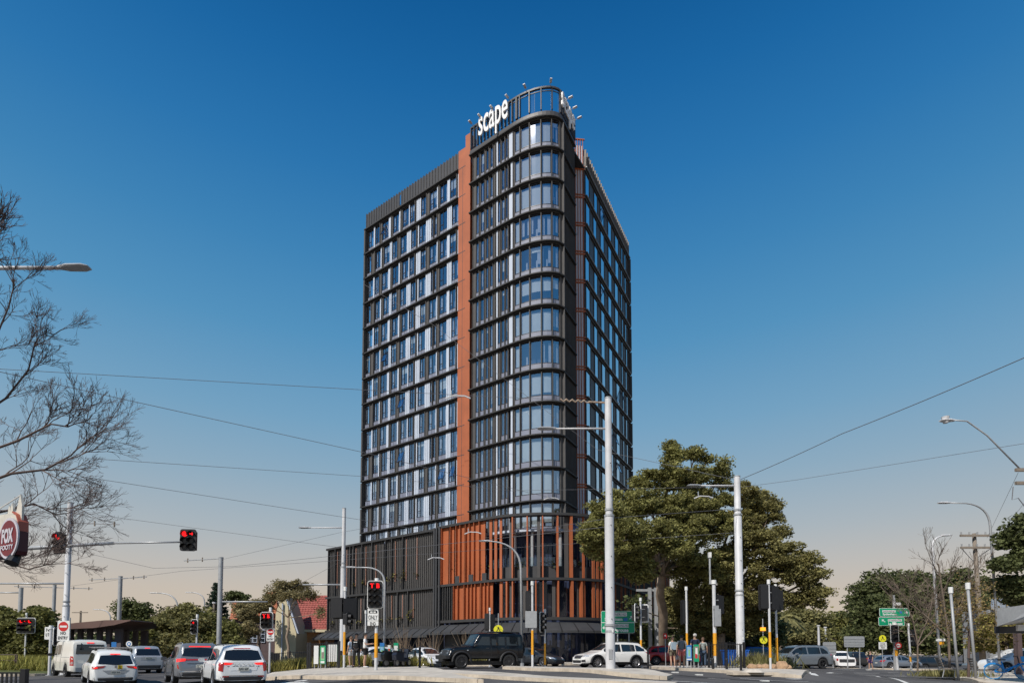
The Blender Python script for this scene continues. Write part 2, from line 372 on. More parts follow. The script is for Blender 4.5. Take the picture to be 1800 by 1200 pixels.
random.seed(4)
def u_of(scale, x0, px): return x0 + px / scale
WIN = []          # (size, builder)
def window(P, u0, u1, zb_, zt, seed, wide=False, o=-.04, blind=None, split=True):
    """one window: spandrel, frame, pane, curtains behind"""
    rnd = random.Random(seed); mb = MB(); h = zt - zb_
    sp_ = .60; fr = .045
    fbox(mb, P, u0, u1, o - .05, o, zb_, zb_ + sp_, 1)                          # spandrel
    if (u1 - u0) > .55 and split:
        um = u0 + (u1 - u0) * .42; fbox(mb, P, um - .012, um + .012, o, o + .012, zb_, zb_ + sp_, 2)
    z0 = zb_ + sp_; mats_ = 2
    fbox(mb, P, u0, u1, o - .05, o + .02, z0, z0 + fr, 2); fbox(mb, P, u0, u1, o - .05, o + .02, zt - fr, zt, 2)
    fbox(mb, P, u0, u0 + fr, o - .05, o + .02, z0 + fr, zt - fr, 2); fbox(mb, P, u1 - fr, u1, o - .05, o + .02, z0 + fr, zt - fr, 2)
    if split and (u1 - u0) > .5 and not wide:
        um = u0 + (u1 - u0) * .42; fbox(mb, P, um - .02, um + .02, o - .05, o + .02, z0 + fr, zt - fr, 2)
        zm = z0 + (zt - z0) * .30; fbox(mb, P, u0 + fr, um - .02, o - .05, o + .015, zm, zm + fr, 2)
    fquad(mb, P, u0 + fr, u1 - fr, o - .02, z0 + fr, zt - fr, 3)
    W_ = u1 - u0
    if blind is not None:
        fquad(mb, P, u0 + .05, u1 - .05, o - .12, z0 + (zt - z0) * (1 - blind), zt - .25, 5)
    else:
        c = rnd.random()
        if rnd.random() < .22: fquad(mb, P, u0 + .05, u1 - .05, o - .12, z0 + (zt - z0) * rnd.choice((.45, .6, .75)), zt - .12, 5)
        if c < .85:
            for a, b in ((.05, .16 + .22 * rnd.random()), (.58 + .14 * rnd.random(), .97)):
                if rnd.random() < .9: fquad(mb, P, u0 + W_ * a, u0 + W_ * b, o - .16, z0 + (.0 if rnd.random() < .6 else h * .18), zt - .22, 4)
        if rnd.random() < .35: fquad(mb, P, u0 + W_ * .45, u0 + W_ * .62, o - .3, z0, z0 + h * .35, 4)
    return mb, [None, M['spandrel'], M['frame'], M['glass'], M['curtain'], M['curtainb']]
def emit_win(t, small):
    mb, ms = t
    ms = [M['frame']] + ms[1:]
    if small is None: mb.build('window', ms, root)
    else:
        b = len(small.v); small.v += mb.v; small.f += [tuple(i + b for i in f) for f in mb.f]; small.m += mb.m
small = MB(); fins = MB(); whites = MB()
def open_sash(P, u0, u1, z0, z1, o=-.08):
    mb = MB(); a = P.at(u0, o); b = P.at(u1, o); a2 = P.at(u0, o + .42); b2 = P.at(u1, o + .42)
    V = [(a2.x, a2.y, z0), (b2.x, b2.y, z0), (b.x, b.y, z1), (a.x, a.y, z1)]
    mb.add(V, [(0, 1, 2, 3)], 1)
    for p, q in ((0, 1), (1, 2), (2, 3), (3, 0)): mb.tube([V[p], V[q]], .035, 4, 0)
    mb.build('open_sash', [M['frame'], M['glass']], root)
# left facade patterns measured on two alternate floors: w window, f dark fin panel, h white strips
PT = [[('w', 120, 200), ('h', 200, 222), ('w', 225, 293), ('f', 295, 340), ('w', 342, 438), ('h', 440, 476), ('f', 478, 512), ('w', 515, 605), ('h', 607, 630), ('f', 632, 668), ('w', 670, 763), ('h', 765, 782), ('w', 785, 858), ('f', 860, 886), ('h', 888, 962), ('w', 965, 1043), ('f', 1045, 1106), ('w', 1110, 1218), ('h', 1220, 1238), ('f', 1240, 1275), ('w', 1277, 1385), ('h', 1387, 1432), ('w', 1435, 1530), ('f', 1532, 1556), ('h', 1558, 1572)],
      [('w', 100, 163), ('f', 165, 235), ('w', 237, 314), ('h', 315, 333), ('f', 335, 370), ('w', 372, 460), ('h', 461, 500), ('w', 502, 580), ('f', 582, 638), ('w', 640, 735), ('h', 736, 806), ('w', 808, 885), ('f', 887, 912), ('h', 914, 933), ('w', 935, 1043), ('h', 1045, 1130), ('w', 1132, 1156), ('f', 1158, 1182), ('w', 1184, 1218), ('f', 1220, 1272), ('w', 1275, 1385), ('h', 1387, 1465), ('w', 1468, 1560)]]
UA = {}
def ua(px):
    if px not in UA: UA[px] = PA.u(636 + px / 9.233, 400)
    return UA[px]
for k in range(-1, 12):
    z0 = ZL[0] - FH + FH * (k + 1); z1 = z0 + FH - .28
    pat = PT[(11 - k) % 2]
    for kind, a, b in pat:
        u0, u1 = ua(a), ua(b)
        if kind == 'w': u0 -= .07; u1 += .07
        elif kind == 'f': u0 += .06; u1 -= .07
        if kind == 'w':
            t = window(PA, u0, u1, z0, z1, k * 100 + a); emit_win(t, None if (u1 - u0 > .8 and k >= 0 and 0 < len([1]) and (k >= 3)) else small)
        elif kind == 'h':
            n = max(1, round((u1 - u0) / .26)); wd = (u1 - u0) / n
            for i in range(n): fbox(whites, PA, u0 + wd * i + .02, u0 + wd * (i + 1) - .02, -.12, .04, z0, z1, 0)
            fbox(fins, PA, u0, u1, -.2, -.125, z0, z1, 0)
        else:
            fbox(fins, PA, u0, u1, -.15, .03, z0, z1, 0); fbox(fins, PA, u0, u0 + .07, .02, .12, z0, z1, 0)
            if u1 - u0 > .45: fbox(fins, PA, u1 - .07, u1, .02, .12, z0, z1, 0)
    fbox(fins, PA, -.02, .2, -.3, .34, z0, z1, 0)
for k, a, b in ((11, 345, 400), (1, 1290, 1380), (2, 640, 720), (4, 640, 720), (6, 372, 440), (1, 1468, 1540)):
    open_sash(PA, ua(a), ua(b), ZL[0] + FH * k + 1.0, ZL[0] + FH * k + 2.2)
# corner wing
def uw(px): return PW.u(826 + px / 8.574, 490)
WP = [('f', 40, 95), ('w', 97, 132), ('f', 134, 162), ('w', 165, 212), ('f', 214, 243), ('w', 245, 276), ('f', 278, 306), ('w', 308, 343), ('f', 345, 378), ('f', 380, 400), ('h', 402, 421), ('W', 423, 455), ('f', 457, 478), ('w', 480, 520), ('f', 522, 540), ('w', 542, 566), ('f', 568, 590), ('h', 592, 645), ('f', 650, 680), ('w', 683, 743)]
CW = [(768, 900), (912, 1072), (1086, 1228), (1246, 1345)]
CC = {}
blinds = {11: (1, 1, 1, 0), 10: (1, 1, 1, 0), 9: (1, 1, 1, 0), 8: (0, 0, 0, 0), 7: (0, 0, 0, 0), 6: (.65, .6, .6, .5), 5: (1, 1, 1, 0), 4: (0, 0, 0, 0), 3: (.95, .9, .85, 0), 2: (1, 1, 1, 0), 1: (1, 1, 1, 0), 0: (1, 1, 1, 0), -1: (1, 1, .8, 0), -2: (0, 0, 0, 0)}
for k in range(-1, 12):
    z0 = ZL[0] - FH + FH * (k + 1); z1 = z0 + FH - .26
    for kind, a, b in WP:
        if (kind, a, b) not in CC: CC[(kind, a, b)] = (uw(a), uw(b))
        u0, u1 = CC[(kind, a, b)]
        if kind == 'W': kind = 'w' if k % 2 else 'f'
        if kind == 'w': u0 -= .04; u1 += .05
        elif kind == 'f' and u1 - u0 > .12: u0 += .035; u1 -= .035
        if kind == 'h' and a == 592 and k % 2 == 0: u0 += (u1 - u0) * .5
        if kind == 'w': emit_win(window(PW, u0, u1, z0, z1, k * 77 + a, split=False, blind=1.0 if a == 683 else None), small)
        elif kind == 'h': fbox(whites, PW, u0, u1, -.12, .03, z0, z1, 0)
        else:
            fbox(fins, PW, u0, u1, -.15, .0, z0, z1, 0); fbox(fins, PW, u0, u0 + .04, 0, .09, z0, z1, 0)
            if u1 - u0 > .4: fbox(fins, PW, u1 - .04, u1, 0, .09, z0, z1, 0)
    for i, (a, b) in enumerate(CW):
        if (a, b) not in CC: CC[(a, b)] = (uw(a), uw(b))
        u0, u1 = CC[(a, b)]; bl = blinds.get(k, (1, 1, 1, 0))[i]
        emit_win(window(PW, u0, u1, z0, z1, k * 31 + i, wide=True, blind=bl if bl else None, split=(i == 3)), None if k >= 0 else small)
        fbox(fins, PW, u0 - .09, u0 - .02, -.15, .13, z0, z1, 0)
    ue = CC[CW[-1]][1]
    fbox(fins, PW, ue + .02, ue + .35, -.15, .1, z0, z1, 0); fbox(fins, PW, ue + .30, ue + .37, .1, .34, z0, z1, 0)
    # closed dark side with standing seams
    fbox(fins, PW, ue + .35, PW.L, -.2, -.02, z0, z1, 1)
    uu = ue + .6
    while uu < PW.L - .05: fbox(fins, PW, uu, uu + .05, -.02, .14, z0, z1, 0); uu += .30
# right facade
def ug(px): return PG.u(1000 + px / 8.575, 610)
RP = [(268, 322), (394, 438), (494, 542), (609, 654), (709, 754), (803, 817), (858, 874)]
for k in range(-1, 12):
    z0 = ZL[0] - FH + FH * (k + 1); z1 = z0 + FH - .34; last = 0; rr = random.Random(k)
    fbox(fins, PG, 0, PG.L, -.42, -.34, z0, z1, 1)
    for a, b in RP:
        if (a, b) not in CC: CC[(a, b)] = (ug(a), ug(b))
        u0, u1 = CC[(a, b)]; sh = rr.choice((-.15, 0, .12)); u0 += sh; u1 += sh
        mb = MB(); fquad(mb, PG, u0, u1, .0, z0 + .1, z1 - .1, 1); fbox(mb, PG, u0, u0 + .05, -.1, 0, z0, z1, 0); fbox(mb, PG, u1 - .05, u1, -.1, 0, z0, z1, 0)
        fbox(mb, PG, u0, u1, -.1, 0, z0, z0 + .1, 0)
        b_ = len(small.v); small.v += mb.v; small.f += [tuple(i + b_ for i in f) for f in mb.f]; small.m += [{0: 0, 1: 6}[q] for q in mb.m]
        fbox(fins, PG, last, u0, -.15, -.08, z0, z1, 1); last = u1
        fbox(fins, PG, u1, u1 + .05, -.08, .05, z0, z1, 1)
    fbox(fins, PG, last, PG.L, -.15, -.08, z0, z1, 1); fbox(fins, PG, PG.L - .1, PG.L, -.08, .3, z0, z1, 1)
for k, u in ((11, .33), (8, .3), (5, .72), (2, .62), (3, .55)):
    q = PG.L * u; open_sash(PG, q, q + .9, ZL[k] + 1.0, ZL[k] + 2.2, o=0)
o = small.build('window', [M['frame'], M['spandrel'], M['frame'], M['glass'], M['curtain'], M['curtainb'], M['glassblue']], root); o['kind'] = 'stuff'
export_parts(fins, 'fin_panel', [M['charcoal'], M['charcoal2']], root)
export_parts(whites, 'white_panel', M['white'], root)
# parapet with ribs, left and right
mb = MB(); fbox(mb, PA, -.05, PA.L, -.25, .02, zr, zr + 1.88, 0)
u = 0
while u < PA.L: fbox(mb, PA, u, u + .12, .02, .08, zr + .02, zr + 1.95, 0); u += .42
for q in (.395,): fbox(mb, PA, PA.L * q, PA.L * q + .22, .02, .06, zr + .35, zr + 1.5, 1)
mb.build('parapet', [M['charcoal2'], M['glassblue']], root)
mb = MB(); fbox(mb, PG, 0, PG.L + .05, -.25, -.0, zr, zr + 1.2, 0)
u = .1
while u < PG.L + .1: fbox(mb, PG, u, u + .06, -.1, .12, zr + .02, zr + 1.95, 1); u += .48
mb.build('parapet', [M['charcoal2'], mat('bronze_rib', (.16, .14, .12), .6)], root)
# terracotta blade wall
mb = MB(); zt = zr + 1.95; zlow = 12.0
fbox(mb, PO, 0, 1.16, -.6, .10, zlow, zt, 0); fbox(mb, PO, 1.17, 1.80, -.6, .38, zlow, zt + .85, 0)
for k in range(13):
    z = ZL[k] - .05; fbox(mb, PO, 0, 1.16, .10, .106, z, z + .07, 1); 
    fbox(mb, PO, .56, .60, .10, .104, z - 2.9, z, 1)
mb.build('terracotta_wall', [M['orange'], M['charcoal2']], root)
# crown of the corner wing
zc = zr + 2.85; mb = MB()
fbox(mb, PW, -.1, PW.L, .0, .2, zr, zr + .42, 0); fbox(mb, PW, 0, PW.L, .02, .2, zc - .16, zc, 0); fbox(mb, PW, 0, PW.L, .06, .12, zc - .42, zc - .36, 0)
u = 0.0
posts = []
uc0 = CC[CW[0]][0]
while u < uc0 - .2: posts.append(u); u += .42
for a, b in CW: posts.append(CC[(a, b)][0] - .06); 
posts += [CC[CW[0]][0] - .35, CC[CW[-1]][1] + .05, CC[CW[-1]][1] + .3]
u = CC[CW[-1]][1] + .6
while u < PW.L: posts.append(u); u += .30
for u in posts: fbox(mb, PW, u, u + .09, 0, .26, zr + .55, zc - .1, 0)
mb.build('crown_frame', M['charcoal2'], root)
mb = MB(); fquad(mb, PW, 0, PW.L, .04, zr + .55, zc - .4, 0); mb.build('crown_glass', M['glassclear'], root)
# far side of the crown (glass balustrade seen through) and the roof shed
mb = MB(); fbox(mb, Path([W0 + Vector((.4, 1.5)), E_ + Vector((-.6, 1.2))]), 0, 9, 0, .1, zr, zr + .5, 0)
mb.bbox(2.6, 3.0, 54.5, 54.9, zr, zr + 2.6, 1); mb.build('roof_plant', [M['charcoal2'], M['spandrel']], root)
# floodlights on the crown
for px, off, side in ((834, 0, 0), (850, 0, 0), (871, 0, 0), (898, 0, 0), (927, 0, 0), (967, 0, 0), (992, 0, 1), (1000, 0, 1), (1008, 0, 1)):
    u = PW.u(px, 190); a = PW.at(u, .1); b = PW.at(u, .75); mb = MB()
    mb.tube([(a.x, a.y, zc), (b.x, b.y, zc + .02)], .02, 5, 0)
    c = PW.at(u, .65); ang = math.atan2((b - a).y, (b - a).x); mb.box((c.x, c.y, zc + .03), (.42, .20, .08), 1, ang)
    mb.build('floodlight', [M['galv'], M['pole']], root)
# roof sign letters, front and side
dl = (PW.at(4.6) - PW.at(.2)).normalized(); nl = Vector((dl.y, -dl.x))
for nm, P0, u0, u1, dd, nn in (('front', PW, PW.u(847, 220), PW.u(897, 200), dl, nl),):
    base = PW.at(u0, .42); Lw = (PW.at(u1) - PW.at(u0)).length * 1.02
    fn = plane_fn((base.x, base.y, zr + 1.0 - .95), (dl.x, dl.y, 0), (0, 0, 1), (nl.x, nl.y, 0))
    mb = MB(); add_text(mb, 'scape', fn, 0, Lw, 0, 2.75, 0, bold=.010, depth=.14); mb.build('sign_lettering', mat('sign_letter_white', (.85, .85, .85), .5), root)
ds = d2; ns = Vector((ds.y, -ds.x)); base = PW.at(PW.L - 3.3, .28)
fn = plane_fn((base.x, base.y, zr + .5), (ds.x, ds.y, 0), (0, 0, 1), (ns.x, ns.y, 0))
mb = MB(); add_text(mb, 'scape', fn, 0, 3.1, 0, 2.15, 0, bold=.012, depth=.14); mb.build('sign_lettering', mat('sign_letter_white', (.85, .85, .85), .5), root)
# recess between wing and right facade: orange screen with pale pipes
PR = Path([E_ + Vector((.1, .55)), F_ + Vector((.02, -.02))]); mb = MB()
PR = Path([Vector((6.42, 55.6)), F_])
mb = MB(); fquad(mb, PR, 0, PR.L, -.3, zlow, zr + 2.2, 2)
for i in range(4): uu = PR.L * (i + .1) / 4; fbox(mb, PR, uu, uu + .05, -.05, .06, zlow, zr + 3.0, 0)
for i in range(3): uu = PR.L * (i + .35) / 4 + .02; fbox(mb, PR, uu, uu + .18, -.2, -.06, zlow, zr + 2.3, 1)
for k in range(13): fbox(mb, PR, 0, PR.L, -.1, .03, ZL[k] - .3, ZL[k] - .16, 0); fbox(mb, PR, 0, PR.L, -.1, .03, ZL[k], ZL[k] + .1, 0); fbox(mb, PR, 0, PR.L, -.28, -.2, ZL[k] - .16, ZL[k], 2)
fbox(mb, PR, 0, PR.L, -.1, .03, zr + 2.9, zr + 3.0, 0)
mb.build('service_screen', [M['orange'], M['white'], M['charcoal2']], root)
# small masts
for q, h in ((PA.at(6, -1), 2.6), (PA.at(.3, -1), 2.8), (PA.at(12, -1), 2.9), (PW.at(7, -1), 4.2), (PW.at(.4, -1), 4.6), (PG.at(.2, -1), 3.4), (PG.at(6, -1), 3.2), (PG.at(11, -1), 3.0)):
    mb = MB(); mb.tube([(q.x, q.y, zr), (q.x, q.y, zr + h)], .015, 4); mb.build('lightning_rod', M['galv'], root)

# ============================================================ podium
HP, HM, HB = 12.35, None, None
def solve_h(py_ref, py_top, px): return HP / ray(px, py_top)[1] * ray(px, py_ref)[1]
HM = solve_h(1017, 905.5, 925); HB = solve_h(1085, 905.5, 925)
def pd(px, py, H): return ptH(px, py, H)
q0 = pd(579, 964, HP); q1 = pd(768, 929, HP); PL = Path([q0, q1])
c0 = pd(772, 926, HP); c1 = pd(860, 909, HP); c2 = pd(1080, 1022.7, HM); c3 = pd(1125, 1038.7, HM)
da = (c1 - c0).normalized(); db = (c3 - c2).normalized()
den = da.x * -db.y + da.y * db.x
tt = ((c2 - c0).x * -db.y + (c2 - c0).y * db.x) / den; kk = c0 + da * tt
PC = Path([c0] + conic(c1, kk, c2, .55, 30) + [c3 + db * 14])
z3, z2, z1_ = EYE + HP, EYE + HM, EYE + HB
dk, orr = 0, 1
pod = [M['charcoal'], M['orange'], mat('copper_rod', (.42, .22, .16), .5), M['charcoal2']]
body = MB()
back = [PL.at(0, -.8), PL.at(PL.L, -.8), PC.at(0, -2.0)] + [PC.at(PC.L * k / 30, -2.4) for k in range(2, 31)] + [PL.at(0, -.8) + Vector((12, 22))]
body.prism([tuple(q) for q in back], lambda a, b, t: (a, b, t), .2, z3 - .25)
body.build('podium_wall', M['interior'], root)
# glazing behind the curved screen
def glz(P, u0, u1, o, za, zc_, nm='podium_glazing', sp=1.3, gm='glassdark'):
    mb = MB(); fquad(mb, P, u0, u1, o, za, zc_, 1); u = u0
    while u <= u1: fbox(mb, P, u, u + .07, o - .05, o + .05, za, zc_, 0); u += sp
    mb.build(nm, [M['frame'], M[gm]], root)
glz(PC, 5.5, PC.L, -1.7, z2 + 1.2, z3 - 2.3); glz(PC, 4.5, PC.L, -.6, z1_ + .1, z2 - .3)
mb = MB(); fbox(mb, PC, 4.5, 20, -2.6, -.75, z3 - 1.42, z3 - 1.2, 0); mb.build('terrace_slab', M['white'], root)
mb = MB(); fbox(mb, PC, 4.5, 20, -1.3, -.5, z2, z2 + 1.1, 0); fbox(mb, PC, 4.5, 20, -.55, -.5, z2 + 1.1, z2 + 1.9, 1); mb.build('planter_wall', [M['charcoal2'], M['glassclear']], root)
for px in (905, 985, 1022, 936): 
    u = PC.u(px, 980, -1.2); q = PC.at(u, -1.2); mb = MB(); mb.tube([(q.x, q.y, z2), (q.x, q.y, z3 - 1.4)], .16, 10); mb.build('column', M['galv'], root)
# rails
for P, u0, u1 in ((PL, -.35, PL.L), (PC, -.05, PC.L)):
    zz1 = z1_ - (.45 if P is PL else 0)
    for z, h in ((z3, .22), (z2, .22), (zz1, .25)):
        mb = MB(); fbox(mb, P, u0, u1, -.45, .22, z - h, z, 0); mb.build('podium_rail', M['ledge'], root)
# blade screens
def X6(v): return 750 + v / 4.0
up = [('o', 110, 150), ('d', 152, 170), ('o', 172, 190), ('d', 192, 210), ('o', 212, 238), ('o', 241, 262), ('d', 264, 276), ('o', 278, 304), ('o', 306, 334), ('o', 338, 372), ('o', 375, 408), ('b', 440, 460), ('b', 475, 495), ('b', 512, 530), ('g', 575, 597), ('b', 601, 611), ('b', 704, 713), ('g', 775, 798), ('b', 811, 821), ('b', 914, 926), ('g', 974, 1002), ('b', 1008, 1025), ('b', 1096, 1112), ('b', 1165, 1184), ('b', 1196, 1212), ('b', 1225, 1236)]
lo = [('s', 88, 192), ('o', 195, 222), ('o', 225, 255), ('d', 257, 268), ('o', 270, 294), ('o', 297, 320), ('o', 322, 345), ('o', 347, 370), ('d', 372, 386), ('o', 388, 410), ('o', 415, 435), ('o', 440, 462), ('b', 512, 534), ('b', 560, 572), ('g', 578, 600), ('b', 602, 612), ('g', 674, 700), ('b', 706, 713), ('b', 765, 772), ('b', 815, 823), ('g', 884, 908), ('b', 918, 930), ('b', 1013, 1030), ('g', 1058, 1074), ('b', 1080, 1094), ('b', 1100, 1116), ('b', 1165, 1185), ('b', 1198, 1212), ('b', 1222, 1235)]
SCR = []
for tier, (pat, za, zb2, pyr) in enumerate(((up, z2, z3 - .22, 980), (lo, z1_, z2 - .22, 1055))):
    for kind, a, b in pat:
        u0, u1 = PC.u(X6(a), pyr), PC.u(X6(b), pyr)
        if u1 < u0 + .05: u1 = u0 + .08
        mb = MB()
        if kind == 'o':
            fbox(mb, PC, u0, u1, -.2, -.06, za, zb2, 1); fbox(mb, PC, u0, u0 + .05, -.06, .2, za, zb2, 1); SCR.append((mb, 'terracotta_panel'))
        elif kind == 'd': fbox(mb, PC, u0, u1, -.3, -.15, za, zb2, 0); SCR.append((mb, 'dark_panel'))
        elif kind == 's':
            fbox(mb, PC, u0, u1, -.2, -.1, za, zb2, 0); u = u0
            while u < u1: fbox(mb, PC, u, u + .06, -.1, .15, za, zb2, 0); u += .30
            SCR.append((mb, 'dark_panel'))
        elif kind == 'g': fbox(mb, PC, u0, u1, -.35, -.2, za, zb2, 0); SCR.append((mb, 'dark_panel'))
        else:
            um = (u0 + u1) / 2; rot = min(.10, (u1 - u0) / 2); wdt = max(.09, (u1 - u0) * .9)
            fbox(mb, PC, um - wdt / 2, um + wdt / 2, -.3 if wdt < .2 else -.12, .16 if wdt < .2 else .0, za, zb2, 1); SCR.append((mb, 'terracotta_blade'))
u = PC.u(1062, 980) + .5
while u < PC.L - .5:
    for za, zb2 in ((z2, z3 - .22), (z1_, z2 - .22)):
        mb = MB(); fbox(mb, PC, u, u + .1, -.3, .16, za, zb2, 0 if int(u * 3) % 3 else 1); SCR.append((mb, 'terracotta_blade'))  # most blades coloured charcoal to stand for terracotta in shade
    u += .62
for mb, nm in SCR: mb.build(nm, pod, root)
# left dark screens: seamed panels with slots, copper rods
def X5(v): return 560 + v / 4.0
for (za, zb2, pyr, slots, rods) in ((z2, z3 - .22, 1000, ((118, 122), (222, 226), (246, 249), (306, 310), (376, 380), (450, 474), (514, 518), (591, 597)), (134, 200, 264, 334, 405, 541, 618, 693)),
                                    (z1_ - .45, z2 - .22, 1065, ((140, 150), (218, 226), (262, 272), (318, 330), (460, 468), (545, 560), (618, 632)), (200, 300, 516, 592, 668))):
    edges = [0] + [x for a, b in slots for x in (PL.u(X5(a), pyr), PL.u(X5(b), pyr))] + [PL.L]
    mb = MB()
    for a, b in zip(edges[::2], edges[1::2]):
        fbox(mb, PL, a, b, -.2, -.1, za, zb2, 0); u = a
        while u < b - .1: fbox(mb, PL, u, u + .05, -.1, .0, za, zb2, 0); u += .27
        fbox(mb, PL, a, a + .07, -.1, .2, za, zb2, 0)
    mb.build('dark_panel', pod, root)
    for r_ in rods:
        u = PL.u(X5(r_), pyr); mb = MB(); fbox(mb, PL, u, u + .06, .0, .08, za + .9, zb2 - .3, 2); mb.build('copper_rod', pod, root)
glz(PL, .3, PL.L, -.45, z1_, z3 - .3, sp=2.1)
# planting on the podium screens
def sprigs(name, items, mt, parent, seed=1, leaf=.16):
    rnd = random.Random(seed)
    for (q, z, s_) in items:
        mb = MB()
        for i in range(int(26 * s_)):
            c = Vector((q.x + rnd.gauss(0, .3 * s_), q.y + rnd.gauss(0, .1), z + rnd.gauss(.1, .22 * s_)))
            a = rnd.uniform(0, 6.3); e = Vector((math.cos(a), math.sin(a) * .5, rnd.uniform(-.5, .8))).normalized() * leaf; f = Vector((-e.y, e.x, rnd.uniform(-.3, .3) * leaf)) * .5
            mb.add([c - e, c - f, c + e, c + f], [(0, 1, 2, 3)])
        mb.build(name, mt, parent)
M['leafyel'] = mat('yellowish_foliage', (.17, .15, .03), .7, 0, .3, 3, island=.4)
M['leafmid'] = mat('green_foliage', (.085, .10, .028), .7, 0, .3, 2, island=.45)
it = [(PL.at(PL.u(X5(a), 1010), .12), z2 + dz, s_) for a, dz, s_ in ((255, 1.0, .5), (322, 1.1, .6), (510, 1.15, 1.2), (535, 1.5, .6), (597, 1.2, 1.0), (612, 1.6, .6), (690, 1.3, .5))]
it += [(PL.at(PL.u(X5(a), 1065), .12), z1_ + dz, s_) for a, dz, s_ in ((105, .2, .5), (230, .3, .6), (296, .3, .7), (455, .35, .9), (500, .35, .9), (588, .4, .6), (655, .6, 1.0), (660, 1.1, .6))]
sprigs('screen_planting', it, M['leafyel'], root, 3)
it = [(PC.at(PC.u(X6(a), 1000), -.45), z2 + 1.2, s_) for a, s_ in ((205, .9), (225, .8), (320, .8), (410, 1.0), (640, .9), (665, .6), (850, 1.0), (890, .8), (1090, .6))]
sprigs('screen_planting', it, M['leafmid'], root, 5)
for a in (225, 320, 415): u = PC.u(X6(a), 1010); mb = MB(); fbox(mb, PC, u - .26, u + .26, -.05, .22, z2, z2 + .65, 0); mb.build('planter_box', M['charcoal2'], root)
# sloping awning below the podium
AW = MB()
for P, u0, u1, dz in ((PL, -1.2, PL.L, -.45), (PC, -.1, PC.L, 0)):
    n = int((u1 - u0) / .25); zt_ = z1_ - .45 + dz * .4; V = []; Fc = []
    for i in range(n + 1):
        u = u0 + (u1 - u0) * i / n; a = P.at(u, .1); b = P.at(u, 1.3); V += [(a.x, a.y, zt_), (b.x, b.y, zt_ - .75), (b.x, b.y, zt_ - .95), (a.x, a.y, zt_ - .25)]
    for i in range(n):
        for j in range(4): Fc.append((i * 4 + j, i * 4 + (j + 1) % 4, i * 4 + 4 + (j + 1) % 4, i * 4 + 4 + j))
    Fc += [(3, 2, 1, 0), (n * 4, n * 4 + 1, n * 4 + 2, n * 4 + 3)]
    AW.add(V, Fc, 0); u = u0 + .4
    while u < u1:
        a = P.at(u, .05); b = P.at(u, 1.34); a2 = P.at(u + .05, .05); b2 = P.at(u + .05, 1.34)
        AW.hexa([(a.x, a.y, zt_ - .05), (b.x, b.y, zt_ - .85), (b2.x, b2.y, zt_ - .85), (a2.x, a2.y, zt_ - .05), (a.x, a.y, zt_ + .06), (b.x, b.y, zt_ - .71), (b2.x, b2.y, zt_ - .71), (a2.x, a2.y, zt_ + .06)], 1); u += 1.25
AW.build('awning', [mat('awning_metal', (.05, .052, .056), .5, 0, .25, .8), M['black']], root)
# entry columns and shopfront at ground level
glz(PC, 0, PC.L, -1.2, .6, z1_ - .5, 'shopfront', 1.6, 'glassdark'); glz(PL, 2, PL.L, -.6, .6, z1_ - 1.0, 'shopfront', 1.9, 'glassdark')
mb = MB()
for u in (-.45, -.15, .25): fbox(mb, PC, u, u + .2, -.3, .35, .5, z3 - .1, 0)
fbox(mb, PL, PL.L - .25, PL.L + .1, -.4, .05, .5, z3 - .2, 0); fbox(mb, PC, .6, 2.6, -1.1, -.2, .5, 3.4, 0)
mb.build('entry_column', M['charcoal2'], root)
# ============================================================ islands, footpaths, kerbs (raised slabs with a kerb face)
def resample(pts, n):
    P = [Vector(p) for p in pts]; c = [0]
    for a, b in zip(P, P[1:]): c.append(c[-1] + (b - a).length)
    r = []
    for i in range(n):
        t = c[-1] * i / (n - 1); j = 0
        while j < len(c) - 2 and c[j + 1] < t: j += 1
        f = (t - c[j]) / max(1e-9, c[j + 1] - c[j]); r.append(P[j].lerp(P[j + 1], f))
    return r
def W(px, D): return Vector(((px - 900) / 1000 * D, D))
def slab(name, front, back, h=.14, n=60, rows=8, kerbw=.28, mats=None):
    """raised slab between a front and a back line on the ground; separate kerb stones along the front"""
    Fp = resample(front, n); Bp = resample(back, n); V = []; Fc = []
    for i in range(n):
        for j in range(rows):
            q = Fp[i].lerp(Bp[i], j / (rows - 1)); V.append((q.x, q.y, G(q.x, q.y) + h))
    for i in range(n - 1):
        for j in range(rows - 1): a = i * rows + j; Fc.append((a, a + rows, a + rows + 1, a + 1))
    # sides
    edge = [i * rows for i in range(n)] + [(n - 1) * rows + j for j in range(1, rows)] + [i * rows + rows - 1 for i in range(n - 2, -1, -1)] + [j for j in range(rows - 2, 0, -1)]
    b = len(V)
    for e in edge: V.append((V[e][0], V[e][1], V[e][2] - h - .25))
    m = len(edge); mi = [0] * len(Fc)
    for k in range(m): Fc.append((edge[k], edge[(k + 1) % m], b + (k + 1) % m, b + k)); mi.append(1)
    mb = MB(); mb.v = V; mb.f = Fc; mb.m = mi
    o = mb.build(name, mats or [M['concrete'], M['kerb']], kind='structure')
    # kerb stones on the front edge, a few mm proud
    mk = MB()
    for i in range(0, n - 2, 2):
        a, c = Fp[i], Fp[i + 2]; t = (c - a).normalized(); nn = Vector((t.y, -t.x))
        if nn.dot(a) > 0: nn = -nn
        a = a + t * .004; c2 = c - t * .004
        P_ = []
        for z in (-.2, h + .006):
            for q in (a + nn * .03, c2 + nn * .03, c2 - nn * kerbw, a - nn * kerbw): P_.append((q.x, q.y, G(q.x, q.y) + z))
        mk.hexa(P_, 0)
    k = mk.build('kerb', M['kerb'], kind='structure')
    return o
slab('footpath', [W(462, 27), W(475, 25.2), W(600, 22.6), W(720, 20.6), W(850, 18.6)], [W(500, 34), W(560, 34), W(650, 34), W(745, 33), W(778, 25.5)])
